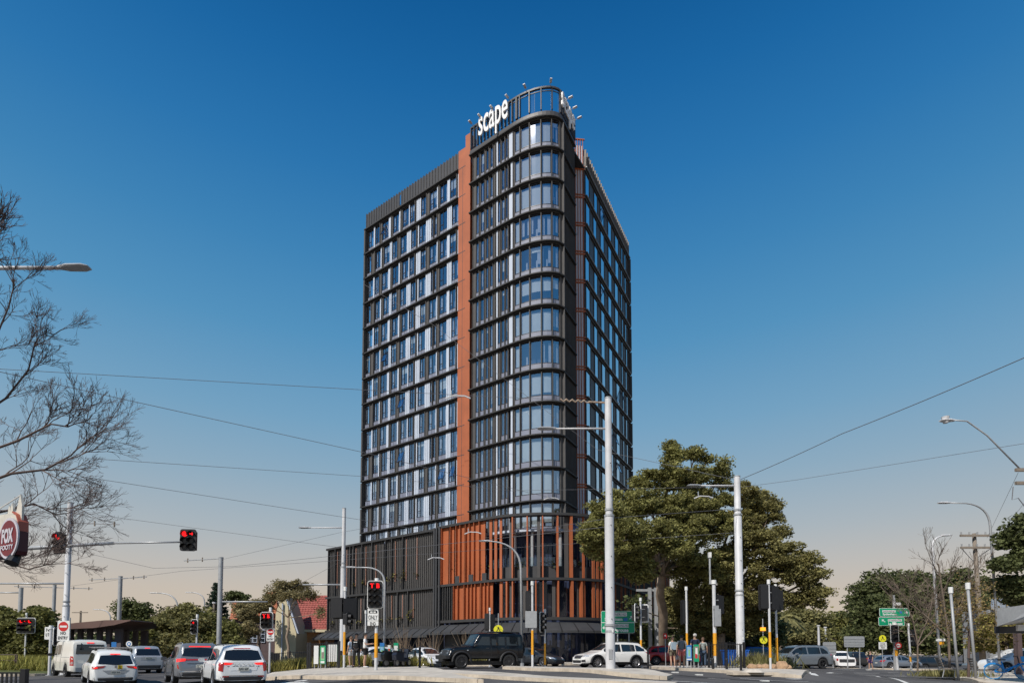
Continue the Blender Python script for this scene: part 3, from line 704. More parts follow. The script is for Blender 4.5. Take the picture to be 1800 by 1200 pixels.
slab('traffic_island', [W(745, 24.5), W(850, 22.2), W(1000, 18.6), W(1180, 16.5)], [W(760, 26.0), W(880, 24.0), W(1010, 20.2), W(1190, 17.6)], h=.12, n=40, rows=5)
slab('traffic_island', [W(884, 30.5), W(960, 26.5), W(1060, 22.8), W(1172, 20.9)], [W(890, 32.5), W(980, 31.0), W(1100, 27.5), W(1182, 22.6)], h=.14, n=40, rows=5)
slab('footpath', [W(1142, 34), W(1200, 30.0), W(1300, 26.0), W(1408, 24.6)], [W(1150, 37), W(1220, 36), W(1310, 36), W(1422, 29)], n=50)
slab('footpath', [W(1672, 34), W(1680, 29), W(1722, 24), W(1860, 20)], [W(1720, 60), W(1760, 55), W(1850, 44), W(2100, 36)], n=50)
slab('footpath', [W(-200, 33), W(20, 33.5), W(60, 34), W(90, 35)], [W(-200, 50), W(0, 52), W(60, 52), W(110, 50)], n=30, mats=[M['leafmid'], M['kerb']])
slab('footpath', [W(1440, 55), W(1560, 54), W(1655, 50)], [W(1430, 57), W(1560, 56), W(1665, 52)], n=30, rows=3)
slab('footpath', [W(560, 46.5), W(700, 44.6), W(900, 43.6), W(1140, 46)], [W(575, 59), W(715, 52), W(900, 49), W(1120, 54)], n=50)
# painted markings
M['paint'] = mat('road_paint', (.68, .67, .64), .7, 0, .25, 9)
def strip(pts, wd, name='road_marking', dz=.012):
    pts = resample(pts, max(2, int(sum((Vector(a) - Vector(b)).length for a, b in zip(pts, pts[1:])) / .5) + 2)); V = []; Fc = []
    for i, p in enumerate(pts):
        t = (pts[min(i + 1, len(pts) - 1)] - pts[max(i - 1, 0)]).normalized(); nn = Vector((t.y, -t.x)) * wd / 2
        for q in (p - nn, p + nn): V.append((q.x, q.y, G(q.x, q.y) + dz))
    for i in range(len(pts) - 1): Fc.append((2 * i, 2 * i + 1, 2 * i + 3, 2 * i + 2))
    mb = MB(); mb.v = V; mb.f = Fc; mb.m = [0] * len(Fc); return mb.build(name, M['paint'], kind='structure')
strip([W(0, 31.5), W(45, 32.5), W(95, 33.5)], .15)
for a, b in (((495, 23.0), (540, 22.2)), ((492, 22.3), (535, 21.5)), ((520, 23.2), (540, 23.2)), ((530, 20.9), (560, 20.5))): strip([W(*a), W(*b)], .35)
strip([W(1180, 20.2), W(1240, 19.2), W(1300, 18.6), W(1380, 18.2)], .14)
strip([W(1244, 23.2), W(1282, 22.4)], .12)
strip([W(1300, 24.2), W(1360, 23.2), W(1420, 22.6)], .12)
strip([W(1462, 38.5), W(1436, 36.5), W(1420, 33), W(1418, 29), W(1432, 26)], .3)
for y, segs in ((41.0, ((1462, 1500), (1530, 1580), (1600, 1640))), (38.0, ((1440, 1480), (1500, 1545), (1560, 1600))), (35, ((1405, 1445), (1460, 1493), (1510, 1538), (1570, 1590), (1605, 1640))), (33.6, ((1455, 1492), (1505, 1540), (1552, 1592)))):
    for a, b in segs: strip([W(a, y), W(b, y - .4)], .16)
strip([W(1540, 33), W(1560, 29), W(1590, 26), W(1640, 23)], .16)
for p, d in ((1343, 22.3), (1228, 25.5), (1186, 27), (1526, 41)):
    q = W(p, d); mb = MB(); mb.box((q.x, q.y, G(q.x, q.y) + .02), (.3, .2, .05)); mb.build('road_marking', M['paint'], kind='structure')
# repaired strips, tyre darkening and manholes in the carriageway
M['patch'] = ground_mat('asphalt_patch', (.038, .037, .038), (.06, .058, .058), 1.2, 40, .5)
M['worn'] = ground_mat('asphalt_worn', (.10, .098, .095), (.15, .145, .14), .9, 35, .4)
def patch_strip(pts, wd, m_, dz=.006):
    o = strip(pts, wd, 'road_patch', dz); o.data.materials.clear(); o.data.materials.append(m_); return o
patch_strip([W(470, 21.8), W(640, 20.6), W(800, 18.4)], 1.1, M['patch']); patch_strip([W(1190, 24.5), W(1330, 22.4), W(1440, 21.6)], .5, M['patch']); patch_strip([W(1430, 34.5), W(1660, 31.5)], .35, M['patch']); patch_strip([W(1300, 20.4), W(1500, 23), W(1640, 26)], .9, M['worn']); patch_strip([W(1480, 30.5), W(1560, 27.5), W(1625, 25)], .6, M['worn']); patch_strip([W(60, 32), W(100, 31)], 1.2, M['worn']); patch_strip([W(760, 23.6), W(980, 20.6)], .5, M['worn'])
for px, D in ((1512, 31.5), (1395, 24.5), (545, 21.4)):
    q = W(px, D); mb = MB(); mb.tube([(q.x, q.y, G(q.x, q.y) - .02), (q.x, q.y, G(q.x, q.y) + .014)], .34, 20); mb.build('manhole_cover', M['signback'], kind='structure')
# stormwater inlet lintel at the kerb
q = W(1321, 25.6); rt = thing('drain_inlet', 'round concrete kerb inlet with dark slot below the footpath near the white pole', 'drain', (q.x, q.y, G(q.x, q.y)))
mb = MB(); mb.box((q.x, q.y, G(q.x, q.y) + .1), (2.0, .8, .12)); mb.build('lintel', M['kerb'], rt)
mb = MB(); mb.tube([(q.x, q.y - .1, G(q.x, q.y) + .16), (q.x, q.y - .1, G(q.x, q.y) + .3)], [.5, .3], 12); mb.build('inlet_cap', M['concrete'], rt)

# ============================================================ poles, signals, signs
def bez(p, n=10):
    p = [Vector(q) for q in p]; r = []
    for i in range(n + 1):
        t = i / n; q = list(p)
        while len(q) > 1: q = [a.lerp(b, t) for a, b in zip(q, q[1:])]
        r.append(q[0])
    return r
def fitting(mb, p, d, L=.75, mi=1, under=2):         # lamp head along direction d (unit, xy) starting at p
    p = Vector(p); d = Vector((d[0], d[1], 0)).normalized(); s_ = Vector((-d.y, d.x, 0))
    prof = [(0, .05, .05), (.15, .08, .055), (.3, .13, .06), (.8, .15, .055), (1, .10, .025)]
    V = []
    for t, w_, h in prof:
        for a, b in ((-1, 0), (-.7, 1), (.7, 1), (1, 0), (.8, -.6), (-.8, -.6)): V.append(p + d * L * t + s_ * w_ * a + Vector((0, 0, h * b)))
    F = [(i * 6 + j, i * 6 + (j + 1) % 6, i * 6 + 6 + (j + 1) % 6, i * 6 + 6 + j) for i in range(4) for j in range(6)] + [(5, 4, 3, 2, 1, 0), (24, 25, 26, 27, 28, 29)]
    mb.add(V, F, mi)
def tram_pole(label, px, D, pytop, r, steps=(), arms=(), name='tram_pole', cap=True, group='tram wire poles', nb=14, mt='pole', base_lip=True, tilt=0):
    b = onG(px, D); ztop = zof(pytop, D); root_ = thing(name, label, 'pole', b, group=group)
    H = ztop - b.z; mb = MB(); lev = [(0, r)]
    for z, rr in steps: lev += [(z * H, lev[-1][1]), (z * H + .04, rr)]
    lev.append((H, lev[-1][1] * .96))
    tx = math.tan(tilt)
    mb.tube([(b.x + tx * z, b.y, b.z + z) for z, _ in lev], [q for _, q in lev], nb)
    mb.build('shaft', M[mt], root_, smooth=True, auto=40)
    def xz(z): return b.x + tx * z
    if r > .18:
        mb = MB(); mb.box((b.x - .03, b.y - r * .97, b.z + .75), (.14, .05, .42)); mb.build('access_hatch', M['signback'], root_)
        mb = MB(); mb.box((b.x + .05, b.y - r * .99, b.z + 1.75), (.11, .02, .15)); mb.build('sticker', M['signwhite'], root_)
        for k_ in range(7):
            mb = MB(); zz = (.9 + k_ * 1.35); mb.tube([(xz(zz) + .04, b.y - r * .93, b.z + zz), (xz(zz) + .04, b.y - r * .93 - .03, b.z + zz)], .022, 6); mb.build('bolt', M['black'], root_)
    if base_lip:
        mb = MB(); mb.tube([(b.x, b.y, b.z), (b.x, b.y, b.z + .05)], r * 1.35, nb); mb.build('base_collar', M['galv'], root_); mb = MB(); mb.tube([(b.x + tx * H, b.y, b.z + H), (b.x + tx * H, b.y, b.z + H + .05)], lev[-1][1] * 1.08, nb); mb.build('top_cap', M['galv'], root_)
    for z, rr in steps:
        for dz in (-.05, .22):
            mb = MB(); mb.tube([(xz(z * H), b.y, b.z + z * H + dz), (xz(z * H), b.y, b.z + z * H + dz + .09)], lev[0][1] * 1.06 if dz < 0 else rr * 1.2, nb); mb.build('clamp_band', M['galv'], root_)
    for kind, py, pxe, extra in arms:
        z = zof(py, D); xe = (pxe - 900) / 1000 * D * (1 + .0524 * ((z - EYE) / D)) if False else pt(pxe, py, D).x
        p0 = Vector((xz(z - b.z), b.y, z)); p1 = Vector((xe, b.y + extra, z))
        if kind == 'lamp':
            mb = MB(); s_ = 1 if xe > p0.x else -1; pe = p1 - Vector((s_ * .7, 0, 0))
            mb.tube([p0, pe], [.05, .035], 8); mb.build('lamp_arm', M['pole'], root_, smooth=True)
            mb = MB(); fitting(mb, pe, (s_, 0), .8, 0); mb.build('lamp_head', M['galv'], root_)
        elif kind == 'wire_arm':
            mb = MB(); mb.tube([p0, p1], .035, 6)
            mb.build('cantilever', M['galv'], root_)
            mb = MB(); 
            for f in (.5, .9): q = p0.lerp(p1, f); mb.tube([q + Vector((0, 0, -.16)), q + Vector((0, 0, .16))], .05, 6)
            mb.build('insulator', M['timber'], root_)
        elif kind == 'tube':
            mb = MB(); mb.tube([p0, p1], [.06, .05], 8); mb.build('cross_arm', M['galv'], root_, smooth=True)
    return root_
tram_pole('thick white tram pole on the central traffic island, with a lamp arm pointing left', 1073, 24.4, 701, .205, steps=((.145, .20), (.565, .155),), arms=(('lamp', 753, 949, 0),), nb=20)
tram_pole('white tram pole in front of the big fig tree, lamp arm pointing left', 1302, 33, 838, .235, steps=((.38, .215), (.80, .185)), arms=(('lamp', 853, 1211, 0),), nb=20)
tram_pole('slim white tram pole in front of the dark podium left end', 601, 37.5, 894, .17, steps=((.32, .165), (.63, .125)), arms=(('lamp', 927, 528, 0), ('tube', 1027, 532, 0)))
tram_pole('tall white tram pole behind the bare tree, above the white van', 113, 35, 884, .19, steps=((.40, .16),), arms=(('wire_arm', 918, 200, .5), ('tube', 1025, -30, 0)))
tram_pole('grey tram pole standing between the norfolk pine and the shelter trees', 384, 42, 980, .17, arms=(('wire_arm', 981, 310, 1), ('tube', 1057, 470, 0)), mt='galv')
tram_pole('grey tram pole rising above the curved shelter roof', 207, 52, 1013, .18, arms=(('wire_arm', 1016, 142, 1), ('wire_arm', 1016, 270, -1)), mt='galv')
tram_pole('thin far grey tram pole second from the left edge', 91, 58, 1028, .17, arms=(('wire_arm', 1032, 150, 1), ('wire_arm', 1032, 40, -1)), mt='galv')
tram_pole('leftmost far grey tram pole above the leafy trees', 32, 52, 1033, .18, arms=(('tube', 1041, -20, 0),), mt='galv')

def street_lamp(label, px, D, pytop, pxend, r=.07, curve=.5, dy=0, mt='galv', hooklen=None, tilt=0, L=.8):
    b = onG(px, D); root_ = thing('street_lamp', label, 'street lamp', b, group='curved arm street lamps')
    ztop = zof(pytop, D); xe = pt(pxend, pytop, D).x; s_ = 1 if xe > b.x else -1; R_ = min(abs(xe - b.x) * curve, (ztop - b.z) * .3)
    xt = b.x + math.tan(tilt) * (ztop - b.z)
    pts = [b, Vector((xt * .98 + b.x * .02, b.y, ztop - R_))] + bez([(xt, b.y, ztop - R_), (xt, b.y, ztop - .1 * R_), (xt + s_ * R_, b.y, ztop)], 8)[1:] + [Vector((xe - s_ * L * .8, b.y + dy, ztop + .02))]
    mb = MB(); n = len(pts); mb.tube(pts, [r * (1 - .5 * i / n) for i in range(n)], 8); mb.build('shaft', M[mt], root_, smooth=True)
    mb = MB(); fitting(mb, pts[-1], (s_, 0), L, 0); mb.build('lamp_head', M['pole'], root_)
    mb = MB(); mb.tube([b, b + Vector((0, 0, .25))], r * 1.6, 8); mb.build('base_collar', M['galv'], root_)
    return root_
street_lamp('curved grey street lamp behind the double tram signal head', 675, 43, 997, 610, .09, .45)
street_lamp('curved grey street lamp behind the black off-roader', 918, 40, 951, 846, .09, .7, tilt=R(-.6))
street_lamp('grey street lamp with long curved arm at the right edge of the photo', 1757, 34, 884, 1653, .07, .45, tilt=R(-1.2))
street_lamp('slim street lamp between the green signs and the power pole, arm pointing right', 1652, 42, 941, 1668, .09, .9, tilt=R(-1.4), mt='pole')
street_lamp('far curved street lamp above the trees left of the norfolk pine', 310, 60, 1042, 266, .09, .6)
street_lamp('tiny far street lamp above the shelter roof', 192, 75, 1071, 166, .09, .6)
street_lamp('distant street lamp at the left of the norfolk pine trunk', 357, 75, 1041, 328, .09, .6)

def head(root_, x, y, z, yaw, cols, rows, lit, w_=None, dirn='front', white=True, pitch=.34, lens=.13, cells=None):
    """signal head: rounded black backboard, hooded lamps, white rim"""
    W_ = w_ or cols * pitch + .12; H_ = rows * pitch + .14; fn = signfn(x, y, z, yaw)
    mb = MB()
    if white: mb.prism(rrect(W_ + .07, H_ + .07, .13), fn, -.02, .02, 1)
    mb.prism(rrect(W_, H_, .10), fn, .021, .06, 0)
    mb.prism(rrect(cols * pitch, rows * pitch, .03), fn, -.22, -.021, 0)
    hd = mb.build('signal_head', [M['black'], M['signwhite']], root_)
    for c in range(cols):
        for r_ in range(rows):
            a = (c - (cols - 1) / 2) * pitch; b = ((rows - 1) / 2 - r_) * pitch; mb = MB()
            on = lit.get((c, r_)) if lit else None
            circ = [(a + lens * math.cos(t), b + lens * math.sin(t)) for t in np.linspace(0, 2 * math.pi, 17)[:-1]]
            if on in (None, 'disc'):
                mb.prism(circ, fn, .061, .075, 1 if on else 0)
            else:
                mb.prism(circ, fn, .061, .07, 0)
                glyph = {'arrow': [(-.09, -.02), (.02, -.02), (.02, -.08), (.1, 0), (.02, .08), (.02, .02), (-.09, .02)],
                         'arrowl': [(.09, -.02), (-.02, -.02), (-.02, -.08), (-.1, 0), (-.02, .08), (-.02, .02), (.09, .02)],
                         'T': [(-.025, -.11), (.025, -.11), (.025, .05), (.08, .05), (.08, .11), (-.08, .11), (-.08, .05), (-.025, .05)],
                         'B': [(-.07, -.11), (.05, -.11), (.08, -.06), (.05, 0), (.08, .06), (.05, .11), (-.07, .11)]}[on]
                mb.prism([(a + p, b + q) for p, q in glyph], fn, .071, .08, 1)
            lp = mb.build('lamp', [M['lensoff'], M['redlit']], hd, world=False) if False else None
            lp = mb.build('lamp', [M['lensoff'], M['redlit']], root_)
            mv = MB(); n = 10; V = []                      # hood
            for i in range(n + 1):
                t = math.pi * (-.12 + 1.24 * i / n)
                V += [fn(a + (lens + .015) * math.cos(t), b + (lens + .015) * math.sin(t), .06), fn(a + (lens + .015) * math.cos(t), b + (lens + .015) * math.sin(t) - .03, .24)]
            mv.add(V, [(2 * i, 2 * i + 1, 2 * i + 3, 2 * i + 2) for i in range(n)]); mv.build('hood', M['black'], root_)
def signal_pole(label, px, D, pytop, heads, r=.055, band=None, name='traffic_signal', mt='pole', extra=(), tilt=0, group='traffic signals of the junction'):
    b = onG(px, D); zt_ = zof(pytop, D); root_ = thing(name, label, 'traffic light', b, group=group); tx = math.tan(tilt)
    mb = MB(); mb.tube([b, (b.x + tx * (zt_ - b.z), b.y, zt_)], r, 10); mb.build('post', M[mt], root_, smooth=True, auto=50)
    mb = MB(); c = Vector((b.x + tx * (zt_ - b.z), b.y, zt_)); mb.tube([c, c + Vector((0, 0, .22))], [r * 1.5, r * 1.4], 10); mb.build('finial', M['signwhite'], root_, smooth=True, auto=50)
    mb = MB(); mb.tube([b, b + Vector((0, 0, .06))], r * 2.2, 10); mb.build('base_plate', M['galv'], root_)
    if band:
        z0, z1 = zof(band[1], D), zof(band[0], D); mb = MB(); mb.tube([(b.x + tx * (z0 - b.z), b.y, z0), (b.x + tx * (z1 - b.z), b.y, z1)], r + .006, 10); mb.build('orange_sleeve', M['yellow'], root_, smooth=True, auto=50)
    for (dpx, py, yaw, cols, rows, lit, kw) in heads:
        z = zof(py, D); x = pt(px + dpx, py, D).x
        head(root_, x, b.y - (.15 if abs(yaw) < 1.6 else -.2), z, yaw, cols, rows, lit, **kw)
        if abs(x - b.x) > .1:
            mb = MB(); mb.tube([(b.x + tx * (z - b.z), b.y, z + .25), (x, b.y, z + .25)], .025, 5); mb.tube([(b.x + tx * (z - b.z), b.y, z - .25), (x, b.y, z - .25)], .025, 5); mb.build('bracket', M['galv'], root_)
    return root_
def sign_panel(root_, x, y, z, w_, h, yaw, mi, texts=(), border=None, nm='sign_panel', r=.04, shapes=(), mats=None):
    fn = signfn(x, y, z, yaw); mb = MB(); mats = mats or [M['signwhite'], M['black'], M['signred'], M['signgreen'], M['signyellow'], M['signblue'], M['signback']]
    if border is not None: mb.prism(rrect(w_, h, r), fn, 0, .02, border); mb.prism(rrect(w_ - .05, h - .05, r * .8), fn, .021, .024, mi)
    else: mb.prism(rrect(w_, h, r), fn, 0, .02, mi)
    for poly, m_, t in shapes: mb.prism(poly, fn, .024 + t, .027 + t, m_)
    for (txt, x0, x1, y0, y1, m_, bo) in texts: add_text(mb, txt, fn_shift(fn, .028), x0, x1, y0, y1, m_, bold=bo, depth=.004)
    return mb.build(nm, mats, root_)
def fn_shift(fn, s_): return lambda a, b, t: fn(a, b, t + s_)
circ = lambda cx, cy, r, n=24: [(cx + r * math.cos(t), cy + r * math.sin(t)) for t in np.linspace(0, 2 * math.pi, n + 1)[:-1]]
def no_entry(root_, x, y, z, yaw=0, s_=1.0):
    sign_panel(root_, x, y, z, .75 * s_, 1.25 * s_, yaw, 0, (('NO', -.16 * s_, .16 * s_, -.24 * s_, -.05 * s_, 1, .01), ('ENTRY', -.30 * s_, .30 * s_, -.53 * s_, -.34 * s_, 1, .01)),
               shapes=((circ(0, .27 * s_, .30 * s_), 2, 0), ([(-.22 * s_, .21 * s_), (.22 * s_, .21 * s_), (.22 * s_, .33 * s_), (-.22 * s_, .33 * s_)], 0, .004)), nm='no_entry_sign')
# big double tram signal with plates under it
D_ = 26.5
t_ = signal_pole('large signal head with two glowing red tram letters above ONLY and END plates', 661, D_, 1024, [(0, 1045, 0, 2, 4, {(0, 0): 'T', (1, 0): 'B'}, dict(pitch=.275, lens=.105))], band=(1112, 1155), r=.075)
x = pt(657, 1080, D_).x; yb_ = onG(661, D_).y - .12
sign_panel(t_, x, yb_, zof(1084, D_), .56, .86, 0, 0, (('ONLY', -.21, .21, -.12, .08, 1, .01), ('END', -.13, .13, -.40, -.24, 1, .01)), border=1, nm='tram_lane_sign',
           shapes=(([(-.2, .17), (.2, .17), (.2, .27), (.14, .31), (-.14, .31), (-.2, .27)], 1, 0), ([(-.13, .20), (-.02, .20), (-.02, .26), (-.13, .26)], 0, .004), ([(.02, .20), (.13, .20), (.13, .26), (.02, .26)], 0, .004), ([(-.25, -.185), (.25, -.185), (.25, -.17), (-.25, -.17)], 1, 0)))
sign_panel(t_, x, yb_, zof(1069.5, D_), .56, .22, 0, 6, nm='plate_holder')
t_ = signal_pole('small double tram signal with red letters over a no-entry sign, by the cream gable', 474, 31, 1074, [(-3, 1090, 0, 2, 3, {(0, 0): 'T', (1, 0): 'B'}, dict(pitch=.24, lens=.10, w_=.62))])
q = onG(476, 31); no_entry(t_, pt(477, 1117, 31).x, q.y - .1, zof(1115, 31), 0, .56)
t_ = signal_pole('single red arrow signal in front of the dark hedge trees', 345, 36, 1085, [(-1, 1101, 0, 1, 3, {(0, 0): 'arrowl'}, dict(pitch=.25, lens=.11))])
t_ = signal_pole('wide signal board with three red aspects at the far left', 44, 40, 1082, [(5, 1099, 0, 3, 3, {(0, 0): 'disc', (1, 0): 'arrow', (2, 0): 'disc'}, dict(pitch=.30, lens=.115, w_=1.25))])
t_ = signal_pole('signal post seen from behind left of the white van, with back-to-front plate', 88, 34, 1105, [(5, 1118, R(100), 1, 3, {}, dict(pitch=.3)), ], r=.08)
q = onG(88, 34); sign_panel(t_, q.x - .15, q.y + .1, zof(1112, 34), .6, .75, 0, 0, (('NO', -.2, .2, .1, .3, 1, .01), ('U TURN', -.22, .22, -.2, 0, 1, .01)), nm='plate')
rt = thing('road_sign', 'no-entry sign with red disc above the white van roof', 'sign', onG(110, 31)); q = onG(110, 31)
mb = MB(); mb.tube([q + Vector((.25, .1, 0)), q + Vector((.25, .1, 3.2))], .04, 8); mb.build('post', M['galv'], rt); no_entry(rt, q.x, q.y, zof(1108, 31), 0, .88)
# mast arm signals over the left road
b = onG(-40, 26); rt = thing('mast_arm_signal', 'overhead mast arm carrying two hanging red signal heads in front of the bare tree', 'traffic light', b, group='traffic signals of the junction')
za = zof(955, 25); zA2 = zof(952, 25); mb = MB(); mb.tube([b, (b.x, b.y, za + .3)], .12, 10); mb.build('mast', M['galv'], rt, smooth=True)
mb = MB(); mb.tube([(b.x, b.y, za - .15), (pt(200, 954, 26).x, b.y, zof(954, 26))], [.10, .07], 10); mb.tube([(pt(200, 954, 26).x, b.y, zof(954, 26)), (pt(322, 952, 26).x, b.y, zof(952, 26))], [.05, .04], 8); mb.build('mast_arm', M['galv'], rt, smooth=True)
head(rt, pt(107, 955, 26).x, b.y - .12, zof(955, 26), R(-10), 1, 3, {(0, 0): 'disc'}, white=False, pitch=.30, lens=.13)
head(rt, pt(334, 950, 26).x, b.y - .12, zof(950, 26), R(6), 2, 3, {(0, 0): 'disc', (1, 0): 'arrow'}, white=False, pitch=.29, lens=.125)
# other signals
AW_ = R(180)
signal_pole('signal post with black backboards standing against the white tram pole near the fence', 605, 29.5, 1038, [(-12, 1068, R(165), 2, 3, {}, dict(white=False, pitch=.33)), (7, 1068, R(205), 2, 3, {}, dict(white=False, pitch=.33)), (8, 1088, R(75), 1, 2, {}, dict(white=False, pitch=.28))], band=(1110, 1150), r=.06)
signal_pole('dark backed signal right of the seamed podium, seen edge on', 642, 36, 1078, [(0, 1084, R(95), 1, 3, {}, dict(white=False, pitch=.3))], r=.05)
signal_pole('signal post behind the roof of the black off-roader', 861, 40, 1073, [(-4, 1092, R(170), 1, 3, {}, dict(white=False, pitch=.36)), (3, 1093, R(200), 1, 3, {}, dict(white=False, pitch=.36))])
t_ = signal_pole('tall signal post with orange sleeve and grey plates, left of a pair on the island', 936, 30.5, 1028, [(-5, 1055, R(175), 1, 3, {}, dict(white=False, pitch=.33))], band=(1107, 1150), r=.062)
q = onG(936, 30.5); sign_panel(t_, q.x - .08, q.y - .1, zof(1088, 30.5), .62, .9, 0, 6, nm='back_plate')
signal_pole('shorter signal post with orange sleeve, right one of the pair on the island', 958, 31.5, 1077, [(-6, 1093, R(62), 1, 3, {}, dict(pitch=.31)), (-8, 1108, R(20), 1, 1, {(0, 0): 'disc'}, dict(white=False, pitch=.3, lens=.07))], band=(1130, 1168), r=.05)
signal_pole('signal post beside the green direction board, red car behind', 1127, 36, 1056, [(-10, 1077, R(60), 1, 3, {}, dict(pitch=.33)), (7, 1077, R(178), 1, 3, {}, dict(pitch=.33))], band=(1124, 1146), r=.06)
signal_pole('signal post above the waiting pedestrians, with orange sleeve', 1208, 33, 1037, [(-3, 1075, R(180), 1, 4, {}, dict(white=False, pitch=.33))], band=(1112, 1135), r=.06)
t_ = signal_pole('stout signal post with grey cabinets and orange sleeve, right of the pedestrians', 1257, 31.5, 1026, [(9, 1062, R(200), 1, 3, {}, dict(pitch=.33, white=False))], band=(1112, 1152), r=.10)
q = onG(1257, 31.5); mb = MB(); mb.box((q.x + .1, q.y - .1, zof(1085, 31.5)), (.35, .3, .95)); mb.box((q.x + .05, q.y - .12, zof(1068, 31.5)), (.25, .2, .25)); mb.build('control_cabinet', M['signback'], t_)
mb = MB(); mb.tube([(q.x - .2, q.y, zof(1026, 31.5)), (q.x - .2, q.y, zof(976, 31.5))], .05, 8); mb.build('camera_mast', M['galv'], t_)
mb = MB(); mb.box((q.x - .2, q.y, zof(975, 31.5)), (.14, .2, .3)); mb.build('camera', M['signwhite'], t_)
signal_pole('left of two orange-sleeved posts by the rock garden, backboards turned away', 1354, 27.5, 1026, [(-8, 1048, R(170), 1, 3, {}, dict(white=False, pitch=.38)), (7, 1050, R(195), 1, 3, {}, dict(white=False, pitch=.38))], band=(1110, 1155), r=.055)
signal_pole('right of two orange-sleeved posts by the rock garden', 1366, 28.5, 1034, [(4, 1054, R(190), 1, 3, {}, dict(white=False, pitch=.34))], band=(1120, 1162), r=.05)
t_ = signal_pole('leaning far signal post under the green direction signs, orange sleeve', 1577, 44, 1098, [(-7, 1113, R(-8), 1, 3, {}, dict(pitch=.40))], band=(1141, 1152), r=.1, tilt=R(-2))
q = onG(1577, 44); sign_panel(t_, pt(1575, 1134, 44).x, q.y - .25, zof(1134, 44), .50, .50, 0, 2, r=.24, shapes=((circ(0, 0, .16), 0, 0), ([(-.12, -.03), (.12, -.03), (.12, .03), (-.12, .03)], 2, .004)), nm='prohibition_disc')
signal_pole('rightmost far signal post, seen side on beside the leafless trees', 1601, 43, 1100, [(6, 1120, R(110), 1, 3, {}, dict(white=False, pitch=.38))], band=(1153, 1162), r=.07, tilt=R(-2))
for lb, px, D, py in (('thin grey post left of the benches on the right footpath', 1683, 27.5, 1042), ('dark grey post with white cap between the two benches', 1714, 26, 1035)):
    b = onG(px, D); rt = thing('post', lb, 'post', b); mb = MB(); lean = -.02 * (zof(py, D) - b.z) * 2
    mb.tube([b, (b.x + lean * 1.2, b.y, zof(py, D))], .06, 10); mb.build('shaft', M['signback'], rt, smooth=True); mb = MB(); mb.tube([(b.x + lean * 1.2, b.y, zof(py, D)), (b.x + lean * 1.2, b.y, zof(py, D) + .3)], .1, 8); mb.build('cap', M['signwhite'], rt)
# pedestrian crossing discs
def ped(label, px, py, D, s_, with_pole=None):
    z = zof(py, D); x = pt(px, py, D).x; b = onG(px, D); rt = thing('crossing_sign', label, 'sign', (x, b.y, b.z))
    mb = MB(); mb.tube([(x, b.y + .05, b.z), (x, b.y + .05, z + (with_pole or .2))], .03, 8); mb.build('post', M['galv'], rt)
    rr = s_ / 1000 * D; fn = signfn(x, b.y - .02, z, 0); mb = MB()
    mb.prism(circ(0, 0, rr), fn, 0, .02, 0)
    for p in ([(-.14, .36), (.0, .46), (.05, .3), (.0, .1), (-.30, -.45), (-.44, -.40), (-.12, .12)], [(.0, .4), (.14, .36), (.20, .05), (.48, -.35), (.36, -.44), (.05, 0)]):
        mb.prism([(a * rr * 1.15, c * rr * 1.15) for a, c in p], fn, .021, .024, 1)
    mb.prism(circ(.0, .52 * rr, .12 * rr, 10), fn, .021, .024, 1)
    mb.build('sign_disc', [M['signyellow'], M['black']], rt); return rt
ped('round yellow walking-legs sign above the roof of the black off-roader', 876, 1106, 34.5, 8.3, 1.0)
t_ = ped('round yellow walking-legs sign with flashing amber light above the blue bin', 1342, 1124, 40, 6.8, 1.5)
q = onG(1342, 40); mb = MB(); mb.box((pt(1341, 1105, 40).x, q.y, zof(1105, 40)), (.3, .2, .24)); mb.build('beacon', M['amberlit'], t_)
mb = MB(); mb.tube([(pt(1341, 1105, 40).x, q.y, zof(1111, 40)), (pt(1341, 1105, 40).x, q.y, zof(1098, 40))], .06, 6); mb.build('beacon_mount', M['galv'], t_)
t_ = ped('round yellow walking-legs sign over a white plate near the far silver hatchback', 1551, 1121.5, 48, 6.2)
q = onG(1551, 48); sign_panel(t_, pt(1551.5, 1134, 48).x, q.y, zof(1134, 48), .68, .6, 0, 0, (('STOP', -.2, .2, .08, .2, 1, .005), ('HERE ON', -.25, .25, -.06, .04, 1, .003), ('RED', -.15, .15, -.22, -.1, 1, .003)), nm='white_plate')
